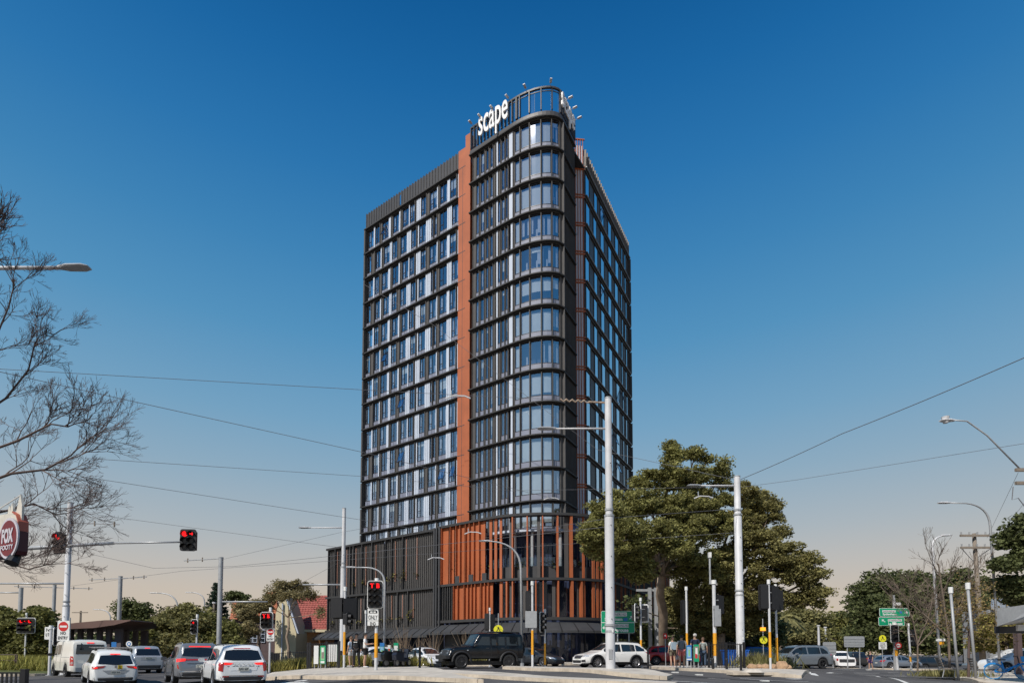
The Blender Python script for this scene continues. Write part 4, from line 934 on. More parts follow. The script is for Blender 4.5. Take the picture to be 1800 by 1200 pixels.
# green direction board behind the thick pole
D_ = 41; b = onG(1087, D_); rt = thing('direction_sign', 'large green direction board partly hidden by the thick white pole', 'road sign', b)
x = pt(1086, 1093, D_).x; z = zof(1092.5, D_); k_ = D_ / 1000
fnw = 59 * k_; fnh = 39 * k_
def U(px): return (px - 1086) * k_
def Vv(py): return (1092.5 - py) * k_
sign_panel(rt, x, b.y, z, fnw, fnh, 0, 3, (('GARDENERS RD', U(1066), U(1100.5), Vv(1081.5), Vv(1077), 1, .0), ('Sydenham', U(1063), U(1094), Vv(1092), Vv(1084.5), 0, .04), ('BUNNERONG RD', U(1070), U(1105), Vv(1101), Vv(1097), 1, .0), ('La Perouse', U(1070), U(1104.5), Vv(1110), Vv(1103.5), 0, .04)),
           border=0, r=.12, shapes=((rrect(38 * k_, 7 * k_, .04, cx=U(1083), cy=Vv(1079)), 0, 0), (rrect(36 * k_, 6.5 * k_, .04, cx=U(1087), cy=Vv(1099)), 0, 0), (rrect(fnw - .04, 1.2 * k_, .01, cx=0, cy=Vv(1093.5)), 0, 0), (rrect(7 * k_, 6 * k_, .03, cx=U(1099.5), cy=Vv(1088)), 5, 0),
           ([(U(1106), Vv(1087)), (U(1109), Vv(1084)), (U(1107.5), Vv(1082.5)), (U(1112), Vv(1081)), (U(1111), Vv(1086)), (U(1110), Vv(1085)), (U(1107), Vv(1088))], 0, 0),
           ([(U(1065), Vv(1102)), (U(1065), Vv(1103.5)), (U(1062), Vv(1103.5)), (U(1062), Vv(1106)), (U(1058.5), Vv(1102.7)), (U(1062), Vv(1099.5)), (U(1062), Vv(1102))][::-1], 0, 0)))
for px in (1086, 1106): mb = MB(); xx = pt(px, 1110, D_).x; mb.tube([(xx, b.y + .1, b.z), (xx, b.y + .1, z)], .05, 8); mb.build('post', M['galv'], rt)
# far green signs
D_ = 44; b = onG(1576, D_); k_ = D_ / 1000 * 1.0; rt = thing('direction_sign', 'pair of small green direction panels stacked on one far pole', 'road sign', b)
mb = MB(); mb.tube([b + Vector((0, .2, 0)), (pt(1574, 1045, D_).x, b.y + .2, zof(1045, D_))], [.12, .09], 8); mb.build('post', M['galv'], rt)
for (cx, cy, w_, h_, rd, a0, a1, shp) in ((1572, 1075.5, 53, 15, 'GARDENERS RD', 1550.5, 1574, [(1590, 1074.8), (1593, 1074.8), (1593, 1073), (1596.5, 1076), (1593, 1079), (1593, 1077.2), (1590, 1077.2)]),
                                              (1567, 1091.5, 46, 15, 'BUNNERONG RD', 1560.5, 1585, [(1555, 1093), (1551.5, 1090), (1550.3, 1092), (1549.5, 1087.8), (1554, 1088), (1552.5, 1089), (1556, 1092)])):
    x = pt(cx, cy, D_).x; z = zof(cy, D_); low = 'Sydenham' if 'GARD' in rd else 'La Perouse'; f = lambda p: (p - cx) * k_; g = lambda p: (cy - p) * k_
    sign_panel(rt, x, b.y, z, w_ * k_, h_ * k_, 0, 3, ((rd, f(a0 + 1), f(a1 - 1), g(cy - .8), g(cy - 3.2), 1, 0), (low, f(a0 + .5), f(a1 + 1), g(cy + 6.2), g(cy + 1.2), 0, .03)), border=0, r=.08,
               shapes=((rrect((a1 - a0) * k_, 4 * k_, .02, cx=f((a0 + a1) / 2), cy=g(cy - 2)), 0, 0), ([(f(p), g(q)) for p, q in shp][::-1], 0, 0)) + (((circ(f(1583), g(cy), 2.4 * k_), 5, 0),) if low[0] == 'S' else ()))
mb = MB(); mb.box((pt(1577, 1062, D_).x, b.y, zof(1061, D_)), (.4, .3, .2)); mb.build('camera', M['signwhite'], rt)
# backs of signs on the right
for lb, px, py, w_, h_, D_ in (('back of a wide grey sign board with rail, right one of two', 1501.5, 1127, 36, 19, 52), ('back of a ribbed grey sign board behind the white pickup, left of two', 1458, 1139, 23, 23, 50)):
    b = onG(px, D_); rt = thing('sign_back', lb, 'sign', b, group='sign boards seen from behind'); k_ = D_ / 1000
    sign_panel(rt, pt(px, py, D_).x, b.y, zof(py, D_), w_ * k_, h_ * k_, 0, 6, r=.12)
    for s_ in (-.3, .3): mb = MB(); mb.tube([(b.x + s_ * w_ * k_, b.y + .1, b.z), (b.x + s_ * w_ * k_, b.y + .1, zof(py, D_))], .05, 8); mb.build('post', M['galv'], rt)
    mb = MB()
    for i in range(3): mb.box((pt(px, py, D_).x, b.y - .03, zof(py + (i - 1) * h_ * .25, D_)), (w_ * k_ * .96, .03, .05))
    mb.build('stiffener', M['galv'], rt)
# small signs
q = onG(1170, 40); rt = thing('road_sign', 'small red square sign in front of the fig trunk', 'sign', q); sign_panel(rt, pt(1169, 1117, 40).x, q.y, zof(1117, 40), .26, .4, 0, 2, shapes=((circ(0, .02, .06), 0, 0),)); mb = MB(); mb.tube([q, (q.x, q.y + .03, zof(1120, 40))], .03, 6); mb.build('post', M['galv'], rt)
D_ = 37; q = onG(1652, D_); rt = thing('street_name_sign', 'white street name blade over an orange plate on the slim lamp post', 'sign', q + Vector((0, 0, 2.3)))
sign_panel(rt, pt(1649, 1124, D_).x, q.y - .2, zof(1124, D_), .6, .16, 0, 0); sign_panel(rt, pt(1651, 1130, D_).x, q.y - .2, zof(1130, D_), .3, .2, 0, 4, mats=[M['yellow']] * 7)

# ============================================================ wires
def wire(label, pts, r=.014, sag=0):
    P_ = [pt(*p) for p in pts]; out_ = []
    for a, b in zip(P_, P_[1:]):
        for i in range(12): t = i / 12; q = a.lerp(b, t); q.z -= sag * 4 * t * (1 - t); out_.append(q)
    out_.append(P_[-1]); mb = MB(); mb.tube(out_, r * .65, 4)
    o = mb.build('overhead_wire', M['wire']); tag(o, label, 'wire', 'tram and power wires over the junction'); return o
wire('highest wire at left, from the bare tree across the tower to the thick pole', [(-60, 645, 20), (640, 685, 24), (800, 694, 24.5), (1070, 706, 24.4)], .016)
wire('second wire at left sloping down across the tower windows', [(-60, 640, 20), (120, 680, 22), (640, 795, 30), (970, 875, 40)], .02)
wire('faint wire crossing the sky left of the tower at mid height', [(150, 805, 26), (640, 837, 34), (900, 862, 38), (1302, 855, 33)], .017)
wire('lower faint wire sloping from the bare tree towards the slim white pole', [(150, 838, 26), (640, 914, 37), (760, 935, 40)], .017)
wire('lowest sloping wire ending at the tram wire joint above the shelter', [(110, 896, 35), (360, 930, 38), (600, 962, 38)], .016)
wire('thick cable rising from the white tram pole to the upper right edge', [(1302, 842, 33), (1480, 762, 27), (1820, 620, 20)], .028, .05)
wire('thin wire from the white tram pole cap to the right edge', [(1302, 856, 33), (1400, 843, 31), (1820, 776, 24)], .015)
wire('steep wire crossing the rounded corner of the tower to the left', [(1302, 845, 33), (1050, 790, 45) , (760, 570, 46), (640, 500, 46)], .02)
wire('tram contact wire across the left sky towards the podium', [(-40, 1010, 40), (100, 960, 42), (270, 998, 44), (410, 995, 40), (600, 975, 37.5), (1073, 925, 24.4)], .018)
wire('second tram contact wire just below the first', [(120, 1030, 48), (320, 1003, 44), (600, 984, 37.5), (860, 965, 40), (1302, 935, 33)], .016)
wire('sloping stay wire left of the podium top', [(500, 1040, 46), (620, 975, 38)], .014)
wire('contact wire running behind the thick pole and the fig leaves', [(850, 945, 40), (1073, 910, 24.6), (1302, 893, 33)], .014)
wire('stay wire from the norfolk pine pole to the podium', [(384, 984, 42), (600, 935, 37.5), (770, 905, 45)], .013)
wire('left power line dropping to the timber pole', [(1735, 945, 40), (1790, 830, 24)], .012)
wire('right power line dropping to the timber pole', [(1745, 955, 40), (1815, 865, 24)], .012)
wire('feeder line joining the timber pole and the right edge', [(1715, 985, 45), (1760, 960, 38), (1830, 900, 24)], .014)
# registration fittings hanging in the wires
for lb, px, py, D in (('white wire hanger in front of the terracotta stripe', 803, 696, 24.5), ('double-ended wire hanger before the rounded corner', 968, 875, 40), ('kinked wire fitting before the fig crown', 1235, 872, 33), ('small wire hanger near the podium top', 830, 935, 37), ('grey wire fitting over the dark podium', 765, 980, 38)):
    p = pt(px, py, D); rt = thing('wire_fitting', lb, 'fitting', p, group='wire hangers'); mb = MB()
    mb.tube([p + Vector((-.5, 0, -.12)), p + Vector((-.15, 0, .02)), p + Vector((.35, 0, .0)), p + Vector((.6, 0, -.1))], .035, 6); mb.build('hanger', M['pole'], rt)
    mb = MB(); mb.tube([p + Vector((-.25, 0, .02)), p + Vector((-.25, 0, .25))], .03, 6); mb.build('clip', M['galv'], rt)
# insulator chain near the thick pole
a = pt(985, 703, 24.4); b = pt(1068, 708, 24.4); rt = thing('insulator_chain', 'rusty twisted insulator chain tied to the top of the thick white pole', 'cable fitting', a); mb = MB()
mb.tube([a.lerp(b, i / 16) + Vector((0, 0, .05 * (-1) ** i * (i < 10))) for i in range(17)], [.03 if i % 2 else .055 for i in range(17)], 6); mb.build('chain', mat('rusty_insulator', (.36, .27, .2), .7), rt)
# ============================================================ vehicles
def interp(tab, x):
    xs = [t[0] for t in tab]; ys = [t[1] for t in tab]
    if x <= xs[0]: return ys[0]
    if x >= xs[-1]: return ys[-1]
    for i in range(len(xs) - 1):
        if xs[i] <= x <= xs[i + 1]:
            f = (x - xs[i]) / (xs[i + 1] - xs[i]); f = f * f * (3 - 2 * f) if False else f
            return ys[i] + (ys[i + 1] - ys[i]) * f
M['tyre'] = mat('tyre_rubber', (.02, .02, .021), .85, 0, .2, 8)
M['rim'] = mat('alloy_rim', (.45, .45, .47), .3, .8, .05)
M['rimdark'] = mat('dark_rim', (.07, .07, .075), .4, .6, .05)
M['plastic'] = mat('black_plastic', (.025, .025, .027), .6)
M['chrome'] = mat('chrome_trim', (.6, .6, .62), .2, .9, .03)
M['carglass'] = mat('car_glass', (.012, .016, .02), .06, 0, .0, spec=.9)
M['taillight'] = mat('tail_light', (.42, .012, .012), .15, 0, .1, 30, coat=.6)
M['brakelit'] = mat('brake_lit', (1.0, .02, .015), emit=.9)
M['headlight'] = mat('head_light', (.55, .58, .62), .1, .3, .1, 20, coat=.8)
M['plate'] = mat('number_plate', (.62, .62, .55), .5)
def paint(name, col, metal=0.0, rough=.32): return mat(name, col, rough, metal, .04, .8, coat=.7)
def car(name, label, cat, px, D, heading, spec, group='cars at the junction', zoff=0, xy=None):
    """heading: unit vector on the ground; spec: measurements along x (front = +x) of a real vehicle"""
    hx, hy = heading; ang = math.atan2(hy, hx); x = (px - 900) / 1000 * D; y = D
    L, Wd = spec['L'], spec['W']; wb, wr = spec['wb'], spec['wr']; fo = spec.get('fo', .85); xf = L / 2 - fo; xr = xf - wb
    # sit on the terrain: height under the four wheels
    zs = [G(x + hx * a - hy * b, y + hy * a + hx * b) for a in (xf, xr) for b in (-.7, .7)]
    zf = (zs[0] + zs[1]) / 2; zr_ = (zs[2] + zs[3]) / 2; z = (zf * -xr + zr_ * xf) / (xf - xr)
    rt = bpy.data.objects.new(name, None); COL.objects.link(rt); rt.location = (x, y, z + zoff); rt['label'] = label; rt['category'] = cat; rt['group'] = group
    rt.rotation_euler = (0, -math.atan2(zf - zr_, wb), ang)
    top, belt, hw, rw, sill = spec['top'], spec['belt'], spec['hw'], spec['rw'], spec.get('sill', .30)
    fb, rb = spec.get('fb', .26), spec.get('rb', .30)
    N = 96; xs = np.linspace(-L / 2, L / 2, N); rings = []
    arch = wr + spec.get('gap', .07)
    for xx in xs:
        zb_ = sill
        if xx > xf + arch: zb_ = sill + (fb - sill) * min(1, (xx - xf - arch) / .2)
        if xx < xr - arch: zb_ = sill + (rb - sill) * min(1, (xr - arch - xx) / .2)
        za_ = zb_
        for wx in (xf, xr):
            dx = abs(xx - wx)
            if dx < arch: za_ = max(zb_, wr + math.sqrt(arch * arch - dx * dx))
        zt_ = interp(top, xx); zbelt = min(interp(belt, xx), zt_ - .03); w_ = interp(hw, xx); wr_ = min(interp(rw, xx), w_); green = max(0, min(1, (zt_ - zbelt - .06) / .25))
        wtop = wr_ * green + (w_ * .90) * (1 - green)
        rr = .10 * green + .03 * (1 - green)
        half = [(w_ * .55, zb_ - .02), (w_ * .93, za_ if za_ > zb_ else zb_), (w_ * .985, za_ + .05), (w_, za_ + (zbelt - za_) * .45), (w_ * .985, zbelt - .08), (w_ * .955, zbelt),
                (w_ * .955 + (wtop - w_ * .955) * .55, zbelt + (zt_ - rr - zbelt) * .5), (wtop, zt_ - rr), (wtop - rr * .35, zt_ - rr * .38), (wtop - rr * 1.2, zt_ - .012), (wtop * .5, zt_ + spec.get('crown', .02) * .8)]
        ring = [(xx, a, b) for a, b in half] + [(xx, 0, zt_ + spec.get('crown', .02))] + [(xx, -a, b) for a, b in half[::-1]]
        rings.append(ring)
    n = len(rings[0]); V = [p for r_ in rings for p in r_]; F = []
    for i in range(N - 1):
        for j in range(n): F.append((i * n + j, i * n + (j + 1) % n, (i + 1) * n + (j + 1) % n, (i + 1) * n + j))
    F += [tuple(range(n)), tuple((N - 1) * n + j for j in range(n))[::-1]]
    # wider lower cladding gets the trim colour
    mats = [spec['paint'], spec.get('trim', M['plastic']), M['plastic']]
    mi = []
    for i in range(N - 1):
        for j in range(n): mi.append(2 if j == n - 1 else (1 if (j in (0, n - 2) or (spec.get('clad') and j in (1, n - 3))) else 0))
    mi += [0, 0]
    me = bpy.data.meshes.new('body'); me.from_pydata(V, [], F)
    for m_ in mats: me.materials.append(m_)
    me.polygons.foreach_set('material_index', mi)
    bm = bmesh.new(); bm.from_mesh(me); bmesh.ops.recalc_face_normals(bm, faces=bm.faces)
    ends = [f for f in bm.faces if len(f.verts) > 8]
    for f in ends: bmesh.ops.triangulate(bm, faces=[f])
    bvh = BVHTree.FromBMesh(bm); bm.to_mesh(me); bm.free()
    me.polygons.foreach_set('use_smooth', [True] * len(me.polygons)); me.set_sharp_from_angle(angle=R(38))
    body = bpy.data.objects.new('body', me); COL.objects.link(body); body.parent = rt
    def cast(side, a, b):
        if side == 'L': o_, d_ = Vector((a, 3, b)), Vector((0, -1, 0))
        elif side == 'R': o_, d_ = Vector((a, -3, b)), Vector((0, 1, 0))
        elif side == 'B': o_, d_ = Vector((-L / 2 - 1.5, a, b)), Vector((1, 0, 0))
        elif side == 'F': o_, d_ = Vector((L / 2 + 1.5, a, b)), Vector((-1, 0, 0))
        else: o_, d_ = Vector((a, b, 4)), Vector((0, 0, -1))
        h = bvh.ray_cast(o_, d_); return h[0] if h[0] is not None else None, d_
    def patch(nm, side, lo, hi, m_, off=.008, parent=rt, nu=10, nv=5, thick=None):
        """piece laid on the body between two polylines (a along, b height)"""
        def pl(pts, t):
            s_ = t * (len(pts) - 1); i = min(int(s_), len(pts) - 2); f = s_ - i; return (pts[i][0] + (pts[i + 1][0] - pts[i][0]) * f, pts[i][1] + (pts[i + 1][1] - pts[i][1]) * f)
        V = []; last = None
        for i in range(nu + 1):
            a, b = pl(lo, i / nu), pl(hi, i / nu)
            for j in range(nv + 1):
                q = (a[0] + (b[0] - a[0]) * j / nv, a[1] + (b[1] - a[1]) * j / nv); h, d_ = cast(side, *q)
                if h is None: h = last if last is not None else Vector((0, 0, 1))
                last = h; V.append(h - d_ * off)
        F = [(i * (nv + 1) + j, (i + 1) * (nv + 1) + j, (i + 1) * (nv + 1) + j + 1, i * (nv + 1) + j + 1) for i in range(nu) for j in range(nv)]
        e = [i * (nv + 1) for i in range(nu + 1)] + [nu * (nv + 1) + j for j in range(1, nv + 1)] + [i * (nv + 1) + nv for i in range(nu - 1, -1, -1)] + [j for j in range(nv - 1, 0, -1)]
        b0 = len(V); dd = cast(side, *lo[0])[1]
        for k in e: V.append(V[k] + dd * (off + .02))
        F += [(e[k], e[(k + 1) % len(e)], b0 + (k + 1) % len(e), b0 + k) for k in range(len(e))]
        mb = MB(); mb.add(V, F); return mb.build(nm, m_, parent, smooth=True, world=False, auto=40)
    for s_ in ('L', 'R'):
        for (nm, lo, hi, mt_) in spec.get('side', ()): patch(nm, s_, lo, hi, M[mt_] if isinstance(mt_, str) else mt_)
    for (nm, lo, hi, mt_, mirror) in spec.get('rear', ()):
        patch(nm, 'B', lo, hi, M[mt_] if isinstance(mt_, str) else mt_)
        if mirror: patch(nm, 'B', [(-a, b) for a, b in lo], [(-a, b) for a, b in hi], M[mt_] if isinstance(mt_, str) else mt_)
    for (nm, lo, hi, mt_, mirror) in spec.get('front', ()):
        patch(nm, 'F', lo, hi, M[mt_] if isinstance(mt_, str) else mt_)
        if mirror: patch(nm, 'F', [(-a, b) for a, b in lo], [(-a, b) for a, b in hi], M[mt_] if isinstance(mt_, str) else mt_)
    # wheels
    for wx in (xf, xr):
        for s_ in (1, -1):
            w_ = interp(hw, wx); yc = s_ * (w_ - .115); wh = bpy.data.objects.new('wheel', None); COL.objects.link(wh); wh.parent = rt; wh.location = (wx, yc, wr)
            mb = MB(); prof = [(-.11, wr * .66), (-.115, wr * .9), (-.09, wr * .985), (0, wr), (.09, wr * .985), (.115, wr * .9), (.11, wr * .66)]
            k = 28; V = [(wr_2 * math.cos(2 * math.pi * i / k), t, wr_2 * math.sin(2 * math.pi * i / k)) for t, wr_2 in prof for i in range(k)]
            F = [(a * k + i, a * k + (i + 1) % k, (a + 1) * k + (i + 1) % k, (a + 1) * k + i) for a in range(len(prof) - 1) for i in range(k)]
            mb.add(V, F); mb.build('tyre', M['tyre'], wh, smooth=True, world=False, auto=40)
            mb = MB(); ro = wr * .67
            V = [(r_ * math.cos(2 * math.pi * i / k), s_ * t, r_ * math.sin(2 * math.pi * i / k)) for r_, t in ((ro, .105), (ro * .92, .085), (ro * .88, .0)) for i in range(k)]
            mb.add(V, [(a * k + i, a * k + (i + 1) % k, (a + 1) * k + (i + 1) % k, (a + 1) * k + i) for a in range(2) for i in range(k)], 0)
            mb.add([(ro * .9 * math.cos(2 * math.pi * i / k), s_ * .01, ro * .9 * math.sin(2 * math.pi * i / k)) for i in range(k)], [tuple(range(k))], 1)
            ns = spec.get('spokes', 5)
            for i in range(ns):
                a0 = 2 * math.pi * i / ns
                for da_ in ((-.17, -.1), (.1, .17)) if ns < 8 else ((-.09, .09),):
                    P_ = []
                    for yy in (.05, .095):
                        for r_, a in ((.06, a0 + da_[0]), (ro * .93, a0 + da_[0] * 1.15), (ro * .93, a0 + da_[1] * 1.15), (.06, a0 + da_[1])): P_.append((r_ * math.cos(a), s_ * yy, r_ * math.sin(a)))
                    mb.hexa(P_, 0)
            mb.tube([(0, s_ * .04, 0), (0, s_ * .105, 0)], .07, 12, 0)
            mb.build('rim', [spec.get('rimm', M['rim']), M['black']], wh, world=False, smooth=True, auto=30)
            mb = MB(); k = 14; V = []
            for i in range(k + 1):
                a = math.pi * i / k; V += [((arch - .005) * math.cos(a), 0, (arch - .005) * math.sin(a)), ((arch - .005) * math.cos(a), -s_ * .3, (arch - .005) * math.sin(a))]
            mb.add(V, [(2 * i, 2 * i + 1, 2 * i + 3, 2 * i + 2) for i in range(k)]); c = len(mb.v); 
            mb.add([((arch - .005) * math.cos(math.pi * i / k), -s_ * .3, (arch - .005) * math.sin(math.pi * i / k)) for i in range(k + 1)], [tuple(range(k + 1))])
            mb.build('wheel_arch', M['black'], wh, world=False)
            if spec.get('flare'):
                mb = MB(); a2 = arch + .09; V = []
                for i in range(k + 1):
                    a = math.pi * (i / k); 
                    for r_, t in ((arch - .01, .10), (arch, .16), (a2, .15), (a2 + .01, .09)): V.append((r_ * math.cos(a), s_ * t, r_ * math.sin(a)))
                mb.add(V, [(i * 4 + j, i * 4 + j + 1, i * 4 + 5 + j, i * 4 + 4 + j) for i in range(k) for j in range(3)]); mb.build('wheel_flare', spec['flare'], wh, world=False, smooth=True)
    # mirrors
    mx_, mz = spec['mirror']
    for s_ in (1, -1):
        w_ = interp(hw, mx_); mb = MB(); mb.prism(rrect(.22, .15, .05), lambda a, b, t: (mx_ + t + (.03 if b < 0 else 0), s_ * (w_ + .12) + a, mz + b), -.06, .06, 0)
        mb.box((mx_, s_ * (w_ + .0), mz - .05), (.07, .14, .05), 0); mb.build('mirror', spec.get('mirm', spec['paint']), rt, world=False, smooth=True, auto=50)
    mb = MB(); mb.bbox(-L / 2 + .15, L / 2 - .15, -interp(hw, 0) + .18, interp(hw, 0) - .18, .2, .42); mb.build('underbody', M['black'], rt, world=False)
    if spec.get('rails'):
        x0, x1, h = spec['rails']
        for s_ in (1, -1):
            mb = MB(); pts = []
            for i in range(11):
                xx = x0 + (x1 - x0) * i / 10; q = cast('T', xx, s_ * (interp(rw, xx) - .10))[0]
                if q: pts.append((xx, q.y, q.z + (h if 0 < i < 10 else -.01)))
            mb.tube(pts, .018, 6); mb.build('roof_rail', spec.get('railm', M['plastic']), rt, world=False, smooth=True)
    for (txt, a0, a1, b0, b1, m_) in spec.get('texts', ()):
        V, F = text_mesh(txt, .01, .5); a, b = V.min(0), V.max(0); d_ = np.maximum(b - a, 1e-6); P_ = []
        xs_ = cast('B', (a0 + a1) / 2, (b0 + b1) / 2)[0].x
        for v in V:
            yy = -(a0 + (v[0] - a[0]) / d_[0] * (a1 - a0)); zz = b0 + (v[1] - a[1]) / d_[1] * (b1 - b0)
            h = cast('B', yy, zz)[0]; P_.append(((h.x if h else xs_) - .022 - .004 * (v[2] - a[2]) / d_[2], yy, zz))
        mb = MB(); mb.add(P_, F); mb.build('lettering', M[m_], rt, world=False)
    if spec.get('extra'): spec['extra'](rt, cast, patch)
    return rt
def sideglass(belt0, pts_top, pts_bot, pillars):
    """windows between pillar x positions"""
    r = []
    for a, b in pillars:
        lo = [(a + (b - a) * i / 4, interp(pts_bot, a + (b - a) * i / 4)) for i in range(5)]; hi = [(a + (b - a) * i / 4, interp(pts_top, a + (b - a) * i / 4)) for i in range(5)]
        r.append(('side_window', lo, hi, 'carglass'))
    return r
def suv(L, W, H, wb, wr, pnt, tail='suv', **kw):
    h = L / 2; b = H * .60
    if tail == 'suv':
        top = [(-h, .55), (-h + .03, .98), (-h + .12, b + .04), (-h + .42, H - .12), (-h + .60, H - .03), (-h + 1.3, H), (h - 2.3, H), (h - 1.9, H - .07), (h - 1.15, b + .06), (h - .95, b + .02), (h - .25, b * .86), (h - .06, b * .68), (h, .5)]
    elif tail == 'van':
        top = [(-h, .6), (-h + .02, 1.1), (-h + .10, H - .16), (-h + .22, H - .05), (-h + .6, H), (h - 1.6, H), (h - 1.15, H - .05), (h - .45, b), (h - .12, b * .75), (h, .55)]
        b = H * .58
    elif tail == 'sedan':
        top = [(-h, .55), (-h + .04, .92), (-h + .15, b + .02), (-h + .7, b + .10), (-h + 1.45, H - .06), (-h + 2.0, H), (h - 2.3, H - .02), (h - 1.9, H - .10), (h - 1.05, b + .03), (h - .3, b * .84), (h - .05, b * .62), (h, .45)]
    elif tail == 'hatch':
        top = [(-h, .5), (-h + .03, .9), (-h + .14, b + .05), (-h + .55, H - .14), (-h + .75, H - .05), (-h + 1.5, H), (h - 2.2, H - .01), (h - 1.85, H - .08), (h - 1.0, b + .03), (h - .25, b * .84), (h - .05, b * .65), (h, .45)]
    belt = [(-h, b * .9), (-h + .5, b + .02), (h - 1.2, b - .04), (h, b * .7)]
    w = W / 2
    hw = [(-h, w * .80), (-h + .06, w * .90), (-h + .35, w * .985), (-h + 1.0, w), (h - 1.1, w), (h - .4, w * .95), (h - .1, w * .82), (h, w * .66)]
    rw = [(-h, w * .74), (-h + .5, w * .72), (0, w * .76), (h - 1.9, w * .74), (h - 1.1, w * .80), (h, w * .6)]
    if tail == 'van': rw = [(-h, w * .86), (h - 1.6, w * .86), (h - .8, w * .84), (h, w * .7)]
    sp = dict(L=L, W=W, wb=wb, wr=wr, top=top, belt=belt, hw=hw, rw=rw, paint=pnt, mirror=(h - 1.65 if tail != 'van' else h - .9, b + .06), fo=kw.get('fo', (L - wb) / 2 - .03)); sp.update(kw)
    return sp, b, h, w
def std_side(sp, b, h, H, pillars, zt=None, back=.5):
    zt = zt or H - .14
    tp = [(-h + back, b + .22), (-h + back + .35, zt - .06), (-h + 1.4, zt), (h - 2.25, zt), (h - 1.85, zt - .08), (h - 1.35, b + .10)]
    bt = [(-h, b + .09), (h - 1.3, b + .02)]
    sp['side'] = sideglass(b, tp, bt, pillars) + list(sp.get('side', ()))
    sp['side'] += [('door_handle', [(x_, b - .10), (x_ + .2, b - .10)], [(x_, b - .06), (x_ + .2, b - .06)], sp.get('handm', sp['paint'])) for x_ in sp.get('handles', (-.35, .75))]
    sp['side'] += [('door_gap', [(x_, .42), (x_ + .012, .42)], [(x_ - .02, b), (x_ - .008, b)], 'black') for x_ in sp.get('doors', (pillars[0][1] + .05, pillars[-1][1] - .1))]
hd = lambda deg: (math.sin(R(deg)), math.cos(R(deg)))
# 1 white SUV, rear three-quarter, nearest to the centre
sp, b, h, w = suv(4.47, 1.84, 1.63, 2.70, .345, paint('white_paint', (.84, .85, .85)), spokes=5, rails=(-1.5, .7, .04), railm=M['plastic'])
std_side(sp, b, h, 1.63, [(-1.72, -1.12), (-1.05, -.22), (-.12, .85)], handles=(-.6, .35) if False else None) if False else std_side(sp, b, h, 1.63, [(-1.72, -1.12), (-1.05, -.22), (-.12, .85)])
sp['rear'] = [('rear_window', [(-.66, 1.07), (-.35, 1.03), (.35, 1.03), (.66, 1.07)], [(-.56, 1.40), (-.3, 1.44), (.3, 1.44), (.56, 1.40)], 'carglass', False),
              ('brake_light', [(-.3, 1.47), (.3, 1.47)], [(-.28, 1.50), (.28, 1.50)], 'taillight', False),
              ('tail_light', [(.84, .66), (.70, .62)], [(.83, .96), (.66, .96)], 'taillight', True),
              ('tail_light', [(.66, .87), (.44, .88)], [(.66, .96), (.36, .94)], 'brakelit', True),
              ('plate_recess', [(-.45, .66), (.45, .66)], [(-.5, .83), (.5, .83)], sp['paint'], False),
              ('chrome_strip', [(-.55, .81), (0, .80), (.55, .81)], [(-.55, .83), (0, .83), (.55, .83)], 'plastic', False),
              ('lower_bumper', [(-.72, .30), (.72, .30)], [(-.78, .44), (.78, .44)], 'plastic', False),
              ('bumper_trim', [(-.7, .46), (.7, .46)], [(-.72, .49), (.72, .49)], 'chrome', False),
              ('reflector', [(.72, .42), (.5, .42)], [(.72, .46), (.5, .46)], 'taillight', True)]
def plate(z=.70, txt='EAU 62F', y0=0, w_=.37, hgt=.105):
    def f(rt, cast, patch):
        q = cast('B', y0, z)[0]; mb = MB(); fn = plane_fn((q.x - .03, y0, z), (0, -1, 0), (0, 0, 1), (-1, 0, 0)); mb.prism(rrect(w_, hgt * 1.2, .01), fn, 0, .012, 0)
        add_text(mb, txt, fn_shift(fn, .013), -w_ * .42, w_ * .42, -hgt * .38, hgt * .38, 1, bold=.01, depth=.002); mb.build('number_plate', [M['plate'], M['black']], rt, world=False)
    return f
sp['extra'] = plate(.72, 'EAU 62F'); sp['texts'] = [('H A V A L', -.36, .36, .875, .925, 'chrome')]
car('parked_car' if False else 'car', 'white compact SUV with spaced tailgate letters, nearest the footpath kerb', 'car', 409, 23.1, hd(-36), sp, zoff=.02)
# 2 silver SUV with red light bar
sp, b, h, w = suv(4.65, 1.89, 1.74, 2.74, .36, paint('silver_grey_paint', (.22, .23, .25), .4), spokes=5, rails=(-1.5, .8, .04), railm=M['chrome'])
std_side(sp, b, h, 1.74, [(-1.80, -1.2), (-1.12, -.22), (-.12, .95)])
sp['rear'] = [('rear_window', [(-.68, 1.17), (0, 1.13), (.68, 1.17)], [(-.58, 1.50), (0, 1.54), (.58, 1.50)], 'carglass', False),
              ('brake_light', [(-.42, 1.56), (.42, 1.56)], [(-.40, 1.60), (.40, 1.60)], 'brakelit', False),
              ('light_bar', [(-.6, .985), (.6, .985)], [(-.6, 1.04), (.6, 1.04)], 'taillight', False),
              ('tail_light', [(.88, .92), (.58, .96)], [(.87, 1.05), (.56, 1.06)], 'brakelit', True),
              ('chrome_strip', [(-.5, .84), (.5, .84)], [(-.5, .86), (.5, .86)], 'plastic', False),
              ('reflector', [(.86, .66), (.80, .62)], [(.87, .80), (.84, .82)], 'taillight', True),
              ('bumper_trim', [(-.75, .50), (.75, .50)], [(-.8, .54), (.8, .54)], 'chrome', False),
              ('lower_bumper', [(-.75, .32), (.75, .32)], [(-.8, .46), (.8, .46)], 'plastic', False)]
sp['extra'] = plate(.74, 'CZ 14 KL')
car('car', 'silver-grey SUV with full-width red light bar, between two white cars', 'car', 339, 26.0, hd(-37), sp, zoff=.06)
